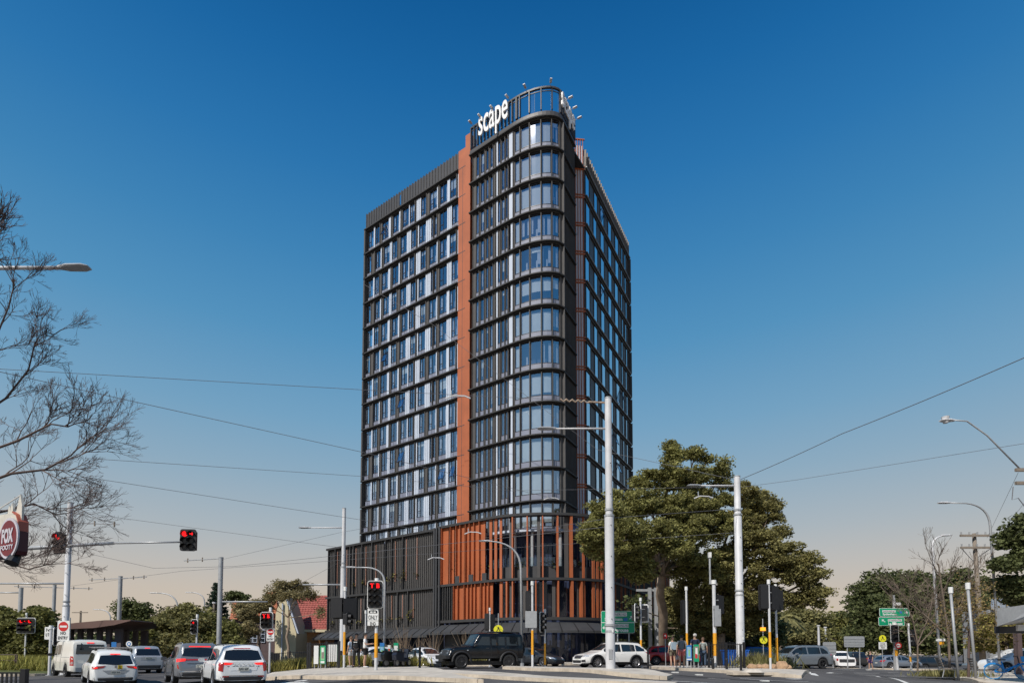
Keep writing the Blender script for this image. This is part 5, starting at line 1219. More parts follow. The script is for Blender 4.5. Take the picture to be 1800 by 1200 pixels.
# 3 white SUV with roof bars and L plate
sp, b, h, w = suv(4.51, 1.84, 1.64, 2.68, .345, paint('warm_white_paint', (.83, .84, .82)), spokes=5, railm=M['chrome'])
std_side(sp, b, h, 1.64, [(-1.70, -1.1), (-1.03, -.2), (-.12, .85)])
sp['rear'] = [('rear_window', [(-.66, 1.04), (0, 1.00), (.66, 1.04)], [(-.55, 1.42), (0, 1.45), (.55, 1.42)], 'carglass', False),
              ('brake_light', [(-.2, 1.46), (.2, 1.46)], [(-.18, 1.50), (.18, 1.50)], 'brakelit', False),
              ('tail_light', [(.86, .80), (.45, .88)], [(.86, .93), (.38, .97)], 'taillight', True),
              ('tail_light_glow', [(.80, .83), (.68, .85)], [(.78, .91), (.62, .93)], 'brakelit', True),
              ('plate_recess', [(-.30, .60), (.30, .60)], [(-.50, .77), (.50, .77)], 'signback', False),
              ('lower_bumper', [(-.74, .28), (.74, .28)], [(-.80, .42), (.80, .42)], 'plastic', False),
              ('bumper_trim', [(-.78, .43), (.78, .43)], [(-.78, .455), (.78, .455)], 'chrome', False)]
def ex3(rt, cast, patch):
    plate(.67, 'DQX 38 R')(rt, cast, patch)
    q = cast('B', -.13, .92)[0]; mb = MB(); fn = plane_fn((q.x - .03, -.16, .91), (0, -1, 0), (0, 0, 1), (-1, 0, 0)); mb.prism(rrect(.17, .17, .01), fn, 0, .01, 0); add_text(mb, 'L', fn_shift(fn, .011), -.035, .045, -.06, .06, 1, bold=.02, depth=.003); mb.build('learner_plate', [mat('learner_yellow', (.8, .55, .02), .5), M['black']], rt, world=False)
    q = cast('B', 0, .92)[0]; mb = MB(); mb.prism(circ(0, 0, .055), plane_fn((q.x - .02, .0, .92), (0, -1, 0), (0, 0, 1), (-1, 0, 0)), 0, .012); mb.build('round_badge', M['chrome'], rt, world=False)
    for x_ in (-.9, .15):
        mb = MB(); mb.bbox(x_ - .05, x_ + .05, -.78, .78, 1.72, 1.755, 0)
        mb.build('roof_bar', M['chrome'], rt, world=False)
        for s_ in (-1, 1): mb = MB(); mb.bbox(x_ - .06, x_ + .06, s_ * .62 - .05, s_ * .62 + .05, 1.60, 1.72, 0); mb.build('roof_bar_foot', M['plastic'], rt, world=False)
sp['extra'] = ex3
car('car', 'white SUV with silver roof bars and a yellow learner plate', 'car', 192, 27.3, hd(-42), sp)
# 4 white high-roof van
sp, b, h, w = suv(4.70, 1.72, 1.98, 2.57, .335, paint('off_white_paint', (.74, .72, .66)), tail='van', spokes=5, rimm=M['rimdark'])
sp['mirm'] = M['plastic']
sp['side'] = [('side_window', [(.75, 1.20), (1.45, 1.17)], [(.80, 1.72), (1.10, 1.70)], 'carglass'), ('side_window', [(-.05, 1.22), (.58, 1.21)], [(-.05, 1.74), (.62, 1.74)], 'carglass'), ('door_gap', [(-.25, .45), (-.235, .45)], [(-.25, 1.82), (-.235, 1.82)], 'black'), ('door_gap', [(.66, .45), (.675, .45)], [(.7, 1.80), (.715, 1.80)], 'black'), ('slide_rail', [(-2.1, 1.05), (-.3, 1.05)], [(-2.1, 1.07), (-.3, 1.07)], 'signback'), ('side_fold', [(-2.0, .80), (1.0, .80)], [(-2.0, .82), (1.0, .82)], sp['paint'])]
sp['rear'] = [('rear_window', [(-.64, 1.22), (.64, 1.22)], [(-.60, 1.74), (.60, 1.74)], 'carglass', False),
              ('brake_light', [(-.16, 1.80), (.16, 1.80)], [(-.16, 1.85), (.16, 1.85)], 'brakelit', False),
              ('tail_light', [(.83, .62), (.72, .62)], [(.83, 1.14), (.74, 1.10)], 'taillight', True),
              ('reversing_light', [(.82, .70), (.735, .70)], [(.82, .82), (.735, .82)], 'headlight', True),
              ('rear_bumper', [(-.80, .30), (.80, .30)], [(-.80, .52), (.80, .52)], 'signback', False), ('mirror_arm', [(.42, 1.55), (.36, 1.55)], [(.42, 1.80), (.38, 1.80)], 'plastic', False), ('parking_mirror', [(.48, 1.44), (.30, 1.44)], [(.46, 1.56), (.32, 1.56)], 'plastic', False)]
sp['extra'] = plate(.62, 'BN 70 UT')
car('van', 'white panel van behind the learner SUV, small mirror on its rear window', 'van', 138, 31.8, hd(-50), sp, zoff=-.02)
# 5 silver SUV further ahead
sp, b, h, w = suv(4.53, 1.82, 1.69, 2.62, .35, paint('pale_silver_paint', (.45, .47, .50), .4), spokes=5, rails=(-1.4, .7, .03))
std_side(sp, b, h, 1.69, [(-1.70, -1.1), (-1.03, -.2), (-.12, .85)])
sp['rear'] = [('rear_window', [(-.64, 1.10), (.64, 1.10)], [(-.55, 1.50), (.55, 1.50)], 'carglass', False), ('brake_light', [(-.14, 1.53), (.14, 1.53)], [(-.14, 1.57), (.14, 1.57)], 'brakelit', False),
              ('tail_light', [(.86, .92), (.72, .84)], [(.80, 1.25), (.72, 1.20)], 'headlight', True), ('plate_recess', [(-.42, .80), (.42, .80)], [(-.42, 1.02), (.42, 1.02)], 'signback', False), ('lower_bumper', [(-.74, .30), (.74, .30)], [(-.80, .50), (.80, .50)], 'plastic', False)]
def ex5(rt, cast, patch):
    plate(.93, 'AX 61 PB')(rt, cast, patch)
sp['extra'] = ex5
car('car', 'pale silver SUV queued ahead between the learner SUV and the light-bar SUV', 'car', 246, 36.5, hd(-45), sp)
# 6 dark car ahead of the white SUV
sp, b, h, w = suv(4.6, 1.83, 1.62, 2.7, .34, paint('dark_blue_paint', (.02, .035, .05), .3), spokes=5)
std_side(sp, b, h, 1.62, [(-1.70, -1.1), (-1.03, -.2), (-.12, .85)])
sp['rear'] = [('rear_window', [(-.64, 1.06), (.64, 1.06)], [(-.55, 1.44), (.55, 1.44)], 'carglass', False), ('tail_light', [(.84, .82), (.6, .85)], [(.84, .95), (.6, .95)], 'taillight', True)]
car('car', 'dark blue car showing only its roof above the white SUV', 'car', 398, 31.5, hd(-40), sp, zoff=.1)
# 7 black off-roader
pb = mat('black_car_paint', (.004, .0045, .007), .25, 0, .02, .8, coat=.25, spec=.4)
L_ = 4.6; h = 2.3
sp = dict(L=L_, W=1.86, wb=2.85, wr=.40, fo=.80, gap=.09, crown=.02, paint=pb, sill=.55, fb=.55, rb=.6, mirror=(.72, 1.30), mirm=M['plastic'], spokes=16, rimm=M['rimdark'], flare=M['plastic'],
          top=[(-h, .75), (-h + .02, 1.75), (-h + .08, 1.96), (-h + .3, 2.0), (.25, 2.0), (.42, 1.95), (.82, 1.32), (.9, 1.25), (1.9, 1.17), (2.1, 1.10), (2.16, .95), (h, .70)],
          belt=[(-h, 1.22), (.8, 1.20), (1.9, 1.12), (h, .7)], hw=[(-h, .88), (-h + .1, .92), (1.2, .92), (1.6, .88), (2.05, .82), (2.12, .90), (h, .88)], rw=[(-h, .80), (.3, .80), (.8, .82), (h, .8)])
sp['side'] = [('side_window', [(-2.1, 1.30), (-1.22, 1.30)], [(-2.1, 1.78), (-1.22, 1.78)], 'carglass'), ('side_window', [(-1.10, 1.30), (-.30, 1.30)], [(-1.10, 1.78), (-.30, 1.78)], 'carglass'), ('side_window', [(-.18, 1.30), (.60, 1.30)], [(-.18, 1.78), (.28, 1.78)], 'carglass')]
sp['side'] += [('door_gap', [(x_, .6), (x_ + .015, .6)], [(x_, 1.85), (x_ + .015, 1.85)], 'plastic') for x_ in (-1.17, -.25)] + [('door_handle', [(x_, 1.12), (x_ + .18, 1.12)], [(x_, 1.16), (x_ + .18, 1.16)], 'plastic') for x_ in (-1.05, -.12)] + [('side_repeater', [(1.12, 1.0), (1.2, 1.0)], [(1.12, 1.04), (1.2, 1.04)], 'headlight'), ('rubbing_strip', [(-2.2, .60), (1.0, .60)], [(-2.2, .66), (1.0, .66)], 'plastic')]
sp['front'] = [('windscreen', [(-.68, 1.36), (.68, 1.36)], [(-.64, 1.88), (.64, 1.88)], 'carglass', False), ('grille', [(-.72, .78), (.72, .78)], [(-.72, 1.03), (.72, 1.03)], 'plastic', False), ('headlight', [(.66, .82), (.44, .82)], [(.66, 1.0), (.44, 1.0)], 'headlight', True)]
def ex7(rt, cast, patch):
    mb = MB(); mb.bbox(2.22, 2.42, -.93, .93, .55, .74); mb.build('front_bumper', M['plastic'], rt, world=False)
    mb = MB(); mb.bbox(2.3, 2.44, -.35, .35, .40, .56); mb.build('bull_bar', M['plastic'], rt, world=False)
    for s_ in (1, -1):
        mb = MB(); mb.tube([(-2.1, s_ * .68, 2.06), (-.1, s_ * .68, 2.06)], .03, 6); mb.build('roof_rail', M['plastic'], rt, world=False)
        mb = MB(); mb.bbox(1.1, 1.9, s_ * .70 - .05, s_ * .70 + .05, 1.18, 1.23); mb.build('guard_step', M['plastic'], rt, world=False)
    mb = MB(); mb.bbox(-1.9, -1.0, -.6, .6, 2.04, 2.09); mb.build('roof_rack', M['plastic'], rt, world=False)
    mb = MB(); mb.tube([(-2.34, .2, 1.15), (-2.52, .2, 1.15)], .39, 20); mb.build('spare_wheel', M['tyre'], rt, world=False)
    mb = MB(); mb.bbox(-2.4, -2.2, -.9, .9, .56, .72); mb.build('rear_bumper', M['plastic'], rt, world=False)
sp['extra'] = ex7
car('off_roader', 'boxy black off-road wagon with chunky tyres and roof rack crossing the junction', 'car', 845.5, 32.6, (-.90, -.43), sp)
# 8 white wagon
sp, b, h, w = suv(4.82, 1.84, 1.61, 2.745, .345, paint('pearl_white_paint', (.82, .80, .76)), spokes=10, rails=(-1.9, .55, .05), railm=M['plastic'], clad=True, flare=M['plastic'], fo=.95, gap=.06, sill=.33)
sp['top'] = [(-h, .6), (-h + .03, .98), (-h + .12, b + .05), (-h + .55, 1.46), (-h + .75, 1.56), (-h + 1.6, 1.61), (h - 2.5, 1.60), (h - 2.1, 1.53), (h - 1.2, b + .05), (h - 1.0, b + .0), (h - .25, b * .84), (h - .06, b * .66), (h, .45)]
std_side(sp, b, h, 1.60, [(-1.98, -1.32), (-1.25, -.30), (-.20, .95)], zt=1.46)
sp['front'] = [('windscreen', [(-.70, b + .12), (.70, b + .12)], [(-.60, 1.50), (.60, 1.50)], 'carglass', False), ('grille', [(-.42, .58), (.42, .58)], [(-.48, .78), (.48, .78)], 'plastic', False), ('grille_bar', [(-.42, .67), (.42, .67)], [(-.42, .69), (.42, .69)], 'chrome', False),
               ('headlight', [(.84, .70), (.52, .66)], [(.84, .84), (.50, .80)], 'headlight', True), ('fog_lamp', [(.78, .36), (.58, .36)], [(.78, .52), (.58, .50)], 'plastic', True), ('lower_grille', [(-.5, .32), (.5, .32)], [(-.55, .48), (.55, .48)], 'plastic', False), ('number_plate', [(-.19, .50), (.19, .50)], [(-.19, .57), (.19, .57)], 'plate', False)]
sp['rear'] = [('tail_light', [(.88, .84), (.60, .86)], [(.86, 1.0), (.60, 1.0)], 'taillight', True)]
sp['side'] += [('tail_light', [(-2.36, .86), (-2.12, .88)], [(-2.36, 1.0), (-2.16, .98)], 'taillight')]
car('car', 'white wagon with dark wheel-arch cladding passing behind the thick white pole', 'car', 1073.5, 35.9, (-.93, -.37), sp)
# 9 red hatchback
sp, b, h, w = suv(4.3, 1.76, 1.50, 2.6, .32, paint('red_paint', (.50, .012, .012), .0), tail='hatch', spokes=5)
std_side(sp, b, h, 1.50, [(-1.62, -1.15), (-1.07, -.15), (-.07, .95)], zt=1.36)
sp['rear'] = [('rear_window', [(-.6, 1.0), (.6, 1.0)], [(-.5, 1.34), (.5, 1.34)], 'carglass', False), ('tail_light', [(.84, .78), (.66, .78)], [(.80, 1.0), (.66, 1.0)], 'taillight', True)]
sp['front'] = [('windscreen', [(-.66, b + .1), (.66, b + .1)], [(-.56, 1.40), (.56, 1.40)], 'carglass', False)]
car('car', 'red hatchback behind the waiting pedestrians', 'car', 1181, 43.5, (.97, -.12), sp)
# 10 grey large SUV
sp, b, h, w = suv(4.93, 2.0, 1.76, 2.975, .385, paint('blue_grey_paint', (.20, .225, .25), .3), spokes=5, rimm=M['rimdark'], rails=(-1.7, .7, .03))
std_side(sp, b, h, 1.76, [(-1.95, -1.38), (-1.30, -.28), (-.18, 1.0)])
sp['front'] = [('windscreen', [(-.76, b + .12), (.76, b + .12)], [(-.66, 1.64), (.66, 1.64)], 'carglass', False), ('grille', [(-.50, .62), (.50, .62)], [(-.52, .92), (.52, .92)], 'black', False), ('headlight', [(.90, .80), (.58, .76)], [(.90, .92), (.56, .90)], 'headlight', True), ('lower_grille', [(-.8, .38), (.8, .38)], [(-.75, .52), (.75, .52)], 'plastic', False)]
sp['rear'] = [('tail_light', [(.95, 1.0), (.50, 1.0)], [(.93, 1.12), (.50, 1.1)], 'taillight', True)]
sp['side'] += [('tail_light', [(-2.40, 1.0), (-2.15, 1.02)], [(-2.40, 1.14), (-2.2, 1.12)], 'taillight'), ('air_vent', [(1.05, .62), (1.12, .62)], [(1.0, .84), (1.06, .84)], 'black')]
car('car', 'blue-grey large SUV turning beside the rock garden', 'car', 1401, 43.6, (-.985, -.17), sp)
# 11 silver hatchback far right
sp, b, h, w = suv(4.3, 1.79, 1.43, 2.6, .325, paint('steel_blue_paint', (.22, .25, .30), .4), tail='hatch', spokes=5)
std_side(sp, b, h, 1.43, [(-1.62, -1.2), (-1.12, -.15), (-.07, .95)], zt=1.30)
sp['rear'] = [('rear_window', [(-.6, .98), (.6, .98)], [(-.5, 1.28), (.5, 1.28)], 'carglass', False), ('tail_light', [(.84, .74), (.52, .76)], [(.82, .92), (.52, .92)], 'taillight', True), ('number_plate', [(-.19, .60), (.19, .60)], [(-.19, .70), (.19, .70)], 'plate', False)]
car('car', 'steel-blue hatchback near the leaning far signal post, rear lights towards us', 'car', 1576, 56.5, (.96, .05), sp)
# 12 black wagon at far right
sp, b, h, w = suv(4.6, 1.8, 1.5, 2.7, .33, paint('dark_grey_paint', (.03, .032, .035), .4), spokes=5)
std_side(sp, b, h, 1.5, [(-1.72, -1.15), (-1.07, -.15), (-.07, .95)], zt=1.36)
sp['rear'] = [('rear_window', [(-.6, .98), (.6, .98)], [(-.5, 1.3), (.5, 1.3)], 'carglass', False), ('tail_light', [(.84, .74), (.6, .76)], [(.82, .92), (.6, .92)], 'headlight', True)]
car('car', 'dark grey wagon partly hidden behind the kerb right of the far hatchback', 'car', 1640, 64, (.9, -.1), sp, zoff=-.35)
# 13 white sedan front three-quarter
sp, b, h, w = suv(4.53, 1.78, 1.45, 2.7, .32, paint('bright_white_paint', (.78, .78, .79)), tail='sedan', spokes=5)
std_side(sp, b, h, 1.45, [(-1.45, -.25), (-.17, .95)], zt=1.31, back=.75)
sp['front'] = [('windscreen', [(-.66, b + .10), (.66, b + .10)], [(-.54, 1.36), (.54, 1.36)], 'carglass', False), ('headlight', [(.82, .60), (.46, .55)], [(.84, .76), (.50, .68)], 'headlight', True), ('lower_grille', [(-.40, .26), (.40, .26)], [(-.52, .44), (.52, .44)], 'plastic', False), ('upper_grille', [(-.35, .58), (.35, .58)], [(-.38, .64), (.38, .64)], 'plastic', False), ('number_plate', [(-.19, .44), (.19, .44)], [(-.19, .53), (.19, .53)], 'plate', False)]
car('car', 'small white sedan facing us left of the black off-roader', 'car', 748, 43.0, (.62, -.78), sp)
# 14 dark sedan
sp, b, h, w = suv(4.6, 1.8, 1.44, 2.7, .33, paint('graphite_paint', (.035, .04, .047), .4), tail='sedan', spokes=5)
std_side(sp, b, h, 1.44, [(-1.45, -.25), (-.17, .95)], zt=1.30, back=.75)
sp['front'] = [('windscreen', [(-.66, b + .10), (.66, b + .10)], [(-.54, 1.34), (.54, 1.34)], 'carglass', False), ('headlight', [(.82, .60), (.46, .55)], [(.84, .76), (.50, .68)], 'headlight', True), ('grille', [(-.35, .5), (.35, .5)], [(-.38, .62), (.38, .62)], 'plastic', False)]
car('car', 'graphite sedan parked under the podium awning behind the signal pair', 'car', 938, 42.0, (.80, -.60), sp, zoff=-.05)
# 15 white hatch behind totems
sp, b, h, w = suv(4.1, 1.75, 1.48, 2.5, .32, paint('bright_white_paint', (.78, .78, .79)), tail='hatch', spokes=5)
std_side(sp, b, h, 1.48, [(-1.52, -1.1), (-1.0, -.15), (-.07, .9)], zt=1.34)
car('car', 'white hatchback behind the waiting youths at the fence', 'car', 652, 41, (-.8, -.5), sp)
# 16 white ute far right, 17 dark, 18 white
sp, b, h, w = suv(4.9, 1.85, 1.75, 3.0, .36, paint('bright_white_paint', (.78, .78, .79)), tail='suv', spokes=5)
sp['top'] = [(-h, .55), (-h + .03, 1.12), (-h + 1.5, 1.14), (-h + 1.55, 1.35), (-h + 1.75, 1.74), (h - 2.3, 1.76), (h - 1.9, 1.70), (h - 1.15, 1.15), (h - .25, 1.02), (h - .05, .8), (h, .5)]
sp['side'] = [('side_window', [(-.65, 1.2), (.15, 1.2)], [(-.6, 1.6), (.15, 1.62)], 'carglass'), ('side_window', [(.22, 1.2), (1.1, 1.18)], [(.22, 1.62), (.7, 1.56)], 'carglass')]
sp['rear'] = [('tail_light', [(.88, .78), (.78, .78)], [(.88, 1.02), (.78, 1.02)], 'taillight', True), ('tailgate_panel', [(-.7, .62), (.7, .62)], [(-.7, .95), (.7, .95)], 'plastic', False), ('rear_window', [(-.6, 1.25), (.6, 1.25)], [(-.55, 1.6), (.55, 1.6)], 'carglass', False)]
car('pickup', 'white pickup behind the blue-grey SUV, tray towards us', 'car', 1473, 59, (.2, 1.0), sp, zoff=.05)
sp, b, h, w = suv(4.5, 1.82, 1.66, 2.65, .34, paint('dark_grey_paint', (.03, .032, .035), .4), spokes=5)
std_side(sp, b, h, 1.66, [(-1.70, -1.1), (-1.03, -.2), (-.12, .85)])
sp['rear'] = [('rear_window', [(-.64, 1.08), (.64, 1.08)], [(-.55, 1.46), (.55, 1.46)], 'carglass', False), ('tail_light', [(.86, .85), (.6, .85)], [(.84, 1.0), (.6, 1.0)], 'taillight', True)]
car('car', 'dark car with pale roof queued right of the white pickup', 'car', 1495, 64, (.1, 1.0), sp, zoff=.1)
sp, b, h, w = suv(4.6, 1.85, 1.72, 2.7, .35, paint('white_paint', (.84, .85, .85)), spokes=5)
std_side(sp, b, h, 1.72, [(-1.70, -1.1), (-1.03, -.2), (-.12, .85)])
car('car', 'white SUV parked behind the share bicycle at the right edge', 'car', 1790, 40, (-.9, .1), sp, zoff=.1)
sp, b, h, w = suv(4.3, 1.8, 1.48, 2.6, .33, paint('silver_grey_paint', (.30, .31, .34), .6), tail='hatch', spokes=5)
std_side(sp, b, h, 1.48, [(-1.62, -1.15), (-1.07, -.15), (-.07, .95)], zt=1.34)
car('car', 'silver car glimpsed between the second bench and the share bicycle', 'car', 1748, 48, (-.9, .3), sp)
sp, b, h, w = suv(4.6, 1.85, 1.72, 2.7, .35, paint('bright_blue_paint', (.01, .07, .40)), spokes=5)
std_side(sp, b, h, 1.72, [(-1.70, -1.1), (-1.03, -.2), (-.12, .85)])
car('car', 'bright blue SUV behind the blue bin and black fence', 'car', 1312, 49, (-.9, -.2), sp)
# ============================================================ trees and plants
def quads_obj(name, C, A, B, m_, parent=None, kind=None, world=True):
    """diamond leaves: centres C, half axes A and B (arrays n x 3)"""
    n = len(C); off = np.zeros(3)
    if parent is not None:
        off = np.array(parent.location)
    V = np.stack([C - A, C - B, C + A, C + B], 1).reshape(-1, 3) - off
    me = bpy.data.meshes.new(name); me.vertices.add(n * 4); me.vertices.foreach_set('co', V.astype(np.float32).ravel())
    me.loops.add(n * 4); me.loops.foreach_set('vertex_index', np.arange(n * 4, dtype=np.int32)); me.polygons.add(n)
    me.polygons.foreach_set('loop_start', np.arange(0, n * 4, 4, dtype=np.int32)); me.polygons.foreach_set('loop_total', np.full(n, 4, dtype=np.int32))
    me.materials.append(m_); me.update(calc_edges=True)
    o = bpy.data.objects.new(name, me); COL.objects.link(o)
    if parent is not None: o.parent = parent
    if kind: o['kind'] = kind
    return o
def leafmat(name, col, var=.45, back=.35):
    m = mat(name, col, .65, 0, .42, .55, spec=.25, island=var)
    n = m.node_tree.nodes; l = m.node_tree.links; p = n['Principled BSDF']; tr = n.new('ShaderNodeBsdfTranslucent'); mx_ = n.new('ShaderNodeMixShader'); mx_.inputs[0].default_value = back
    src = p.inputs['Base Color'].links[0].from_socket; l.new(src, tr.inputs[0]); o = n['Material Output']
    l.new(p.outputs[0], mx_.inputs[1]); l.new(tr.outputs[0], mx_.inputs[2]); l.new(mx_.outputs[0], o.inputs[0]); return m
def unit(rng, n):
    v = rng.normal(size=(n, 3)); return v / np.linalg.norm(v, axis=1, keepdims=True)
def crown_leaves(rng, blobs, n, size, clump=.28, droop=0.0):
    """blobs: (centre, rx, ry, rz). leaves gather in clumps over each blob, with gaps between"""
    wts = np.array([(b[1] * b[3] + b[2] * b[3]) for b in blobs]); wts = wts / wts.sum(); Cs = []
    for (c, rx, ry, rz), w_ in zip(blobs, wts):
        k = int(n * w_); nc = max(8, int((34 / (.6 + clump)) * (rx * rz) ** .62)); u = unit(rng, nc); rad = rng.uniform(.35, 1.12, (nc, 1)) ** .7
        cc = np.array(c) + u * rad * np.array([rx, ry, rz]); csz = rng.uniform(.6, 1.4, nc) * clump
        idx = rng.integers(0, nc, k); q = unit(rng, k) * (rng.uniform(0, 1, (k, 1)) ** .45)
        P_ = cc[idx] + q * np.stack([csz[idx] * 1.25, csz[idx] * 1.25, csz[idx] * .75], 1); P_[:, 2] -= droop * rng.uniform(0, 1, k) ** 2
        Cs.append(P_)
    C = np.concatenate(Cs); n = len(C); A = unit(rng, n); A[:, 2] *= .6; B = np.cross(A, unit(rng, n)); B /= np.linalg.norm(B, axis=1, keepdims=True) + 1e-9
    s = size * rng.uniform(.6, 1.3, (n, 1)); return C, A * s, B * s * .62
def limb(mb, a, b, r0, r1, rng, n=6, wob=.12, seg=8):
    a, b = Vector(a), Vector(b); L_ = (b - a).length; pts = []
    for i in range(n + 1):
        t = i / n; q = a.lerp(b, t)
        if 0 < i < n: q += Vector(rng.normal(size=3)) * wob * L_ * .2
        pts.append(q)
    mb.tube(pts, [r0 + (r1 - r0) * i / n for i in range(n + 1)], seg); return pts
def tree(name, label, base, trunk, blobs, nleaf, size, m_leaf, m_bark=None, seed=1, group=None, clump=.5, cat='tree', droop=0.0, twigs=True):
    """base/limbs/blobs in measured columns: blobs (px, py, D, rpx, rpy)"""
    rng = np.random.default_rng(seed); b = onG(*base); rt = thing(name, label, cat, b, group=group)
    BL = []
    for (px, py, D, rx, ry) in blobs:
        c = pt(px, py, D); BL.append((c, rx / 1000 * D, rx / 1000 * D * .8, ry / 1000 * D))
    mb = MB(); r0 = trunk[0]; fork = pt(*trunk[1]) if trunk[1] else (b + Vector((0, 0, 2)))
    pts = limb(mb, b - Vector((0, 0, .2)), fork, r0, r0 * .75, rng, 5, .05, 10)
    for (c, rx, ry, rz) in BL:
        e = c + Vector((0, 0, -rz * .2)); mid = fork.lerp(e, .5) + Vector(rng.normal(size=3)) * .06 * (e - fork).length; rr = r0 * (.5 if len(BL) < 6 else .34)
        limb(mb, fork, mid, rr, rr * .7, rng, 3, .08, 7); limb(mb, mid, e, rr * .7, rr * .25, rng, 3, .1, 6)
        if twigs:
            for k in range(4):
                d = Vector(unit(rng, 1)[0]); d.z = abs(d.z) * .5; limb(mb, mid.lerp(e, rng.uniform(.2, 1)), e + Vector((d.x * rx, d.y * ry, d.z * rz)) * .8, rr * .2, rr * .06, rng, 3, .15, 4)
    mb.build('trunk', m_bark or M['bark'], rt, smooth=True)
    C, A, B = crown_leaves(rng, [((c.x, c.y, c.z), rx, ry, rz) for c, rx, ry, rz in BL], nleaf, size, clump, droop)
    g_ = Gn(C[:, 0], C[:, 1]); keep = C[:, 2] > g_ + .15; quads_obj('crown', C[keep], A[keep], B[keep], m_leaf, rt); return rt
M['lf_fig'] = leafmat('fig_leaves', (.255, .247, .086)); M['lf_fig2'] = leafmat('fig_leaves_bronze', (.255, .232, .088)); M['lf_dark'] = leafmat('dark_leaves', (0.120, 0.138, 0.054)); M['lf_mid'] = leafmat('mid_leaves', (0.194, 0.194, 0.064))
M['lf_olive'] = leafmat('olive_leaves', (0.239, 0.223, 0.091)); M['lf_pine'] = leafmat('pine_needles', (0.050, 0.080, 0.050)); M['lf_gum'] = leafmat('gum_leaves', (0.262, 0.223, 0.109)); M['lf_grass'] = leafmat('grass_blades', (0.410, 0.388, 0.114)); M['lf_yel'] = leafmat('yellow_green_leaves', (0.319, 0.284, 0.080))
M['bark_fig'] = mat('fig_bark', (.30, .23, .17), .9, 0, .3, 1.6, .5)
# the big fig
tree('fig_tree', 'broad olive-green fig tree beside the tower, pale trunk behind the pedestrians', (1168, 49), (.42, (1163, 1010, 44)),
     [(1190, 800, 42, 22, 16), (1222, 798, 42, 16, 10), (1170, 838, 41, 38, 24), (1215, 842, 42, 34, 22), (1265, 838, 43, 14, 22), (1120, 885, 39, 34, 24), (1170, 885, 40, 46, 26), (1235, 885, 42, 48, 28), (1075, 905, 37, 36, 22), (1045, 935, 36, 24, 22), (1095, 945, 36, 44, 28), (1150, 940, 38, 42, 30), (1205, 925, 40, 40, 26), (1262, 925, 42, 40, 26), (1060, 965, 37, 34, 18), (1115, 985, 38, 34, 20), (1185, 962, 38, 28, 18), (1045, 890, 37, 12, 8), (1225, 975, 42, 34, 22), (1250, 1005, 43, 26, 22), (1200, 1000, 44, 30, 18), (1030, 945, 36, 10, 10), (1082, 865, 38, 14, 10), (1128, 850, 40, 16, 12), (1178, 782, 42, 12, 7), (1245, 806, 42, 10, 7), (1275, 815, 43, 8, 8), (1128, 1010, 38, 22, 14), (1085, 1000, 38, 18, 12)],
     120000, .105, M['lf_fig'], M['bark_fig'], 11, clump=.42)
tree('fig_tree', 'wide bronze-green fig tree right of the first, drooping toward the grey SUV', (1262, 47), (.5, (1268, 1060, 46)),
     [(1305, 870, 44, 36, 20), (1345, 900, 45, 32, 28), (1300, 915, 44, 36, 28), (1340, 950, 43, 44, 26), (1385, 975, 42, 38, 22), (1410, 1010, 42, 30, 22), (1430, 1040, 42, 22, 18), (1360, 1000, 43, 44, 26), (1300, 975, 44, 36, 30), (1265, 990, 43, 30, 30), (1330, 1040, 44, 40, 24), (1385, 1055, 43, 24, 16), (1275, 1050, 45, 30, 34), (1225, 1035, 45, 28, 34), (1250, 1095, 46, 30, 26), (1300, 1095, 46, 30, 26), (1215, 1095, 47, 24, 30), (1185, 1060, 48, 20, 40), (1340, 1085, 46, 22, 26), (1445, 1005, 42, 10, 8), (1450, 1045, 42, 10, 10), (1425, 985, 42, 14, 8), (1372, 935, 44, 14, 10), (1335, 868, 45, 12, 8), (1440, 1062, 42, 10, 8), (1405, 1058, 43, 14, 10), (1362, 890, 45, 10, 10), (1205, 1050, 46, 26, 24)],
     120000, .105, M['lf_fig2'], M['bark_fig'], 12, clump=.42)
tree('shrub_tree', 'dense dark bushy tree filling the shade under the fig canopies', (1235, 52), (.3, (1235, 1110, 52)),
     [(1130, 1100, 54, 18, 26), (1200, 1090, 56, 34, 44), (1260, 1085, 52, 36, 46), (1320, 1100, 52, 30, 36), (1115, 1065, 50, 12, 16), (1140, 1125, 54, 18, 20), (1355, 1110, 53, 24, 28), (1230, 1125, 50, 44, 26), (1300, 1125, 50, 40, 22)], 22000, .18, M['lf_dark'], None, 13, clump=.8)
# far right trees
tree('park_tree', 'round dark green fig at the head of the right road, behind the green panels', (1560, 84), (.6, (1560, 1100, 84)),
     [(1555, 1030, 84, 46, 26), (1520, 1050, 84, 26, 26), (1600, 1030, 84, 44, 28), (1520, 1085, 82, 30, 26), (1560, 1075, 80, 44, 34), (1610, 1070, 80, 40, 34), (1540, 1115, 80, 44, 24), (1600, 1110, 78, 44, 26), (1650, 1055, 80, 30, 36), (1650, 1105, 76, 40, 34)], 34000, .26, M['lf_dark'], None, 21, clump=1.1, group='trees beyond the right road')
tree('park_tree', 'dark green tree crown behind the timber power pole', (1700, 75), (.5, (1700, 1090, 75)),
     [(1690, 1030, 75, 32, 26), (1715, 1050, 74, 36, 30), (1690, 1080, 72, 40, 34), (1730, 1090, 70, 36, 34), (1670, 1115, 70, 40, 24), (1720, 1125, 66, 44, 20)], 20000, .24, M['lf_dark'], None, 22, clump=1.0, group='trees beyond the right road')
tree('park_tree', 'lighter olive tree clump behind the grey SUV', (1405, 80), (.4, (1405, 1110, 80)),
     [(1400, 1085, 80, 32, 16), (1385, 1100, 78, 30, 20), (1430, 1095, 80, 26, 20), (1410, 1120, 76, 44, 16)], 15000, .24, M['lf_olive'], None, 23, clump=.9, group='trees beyond the right road')
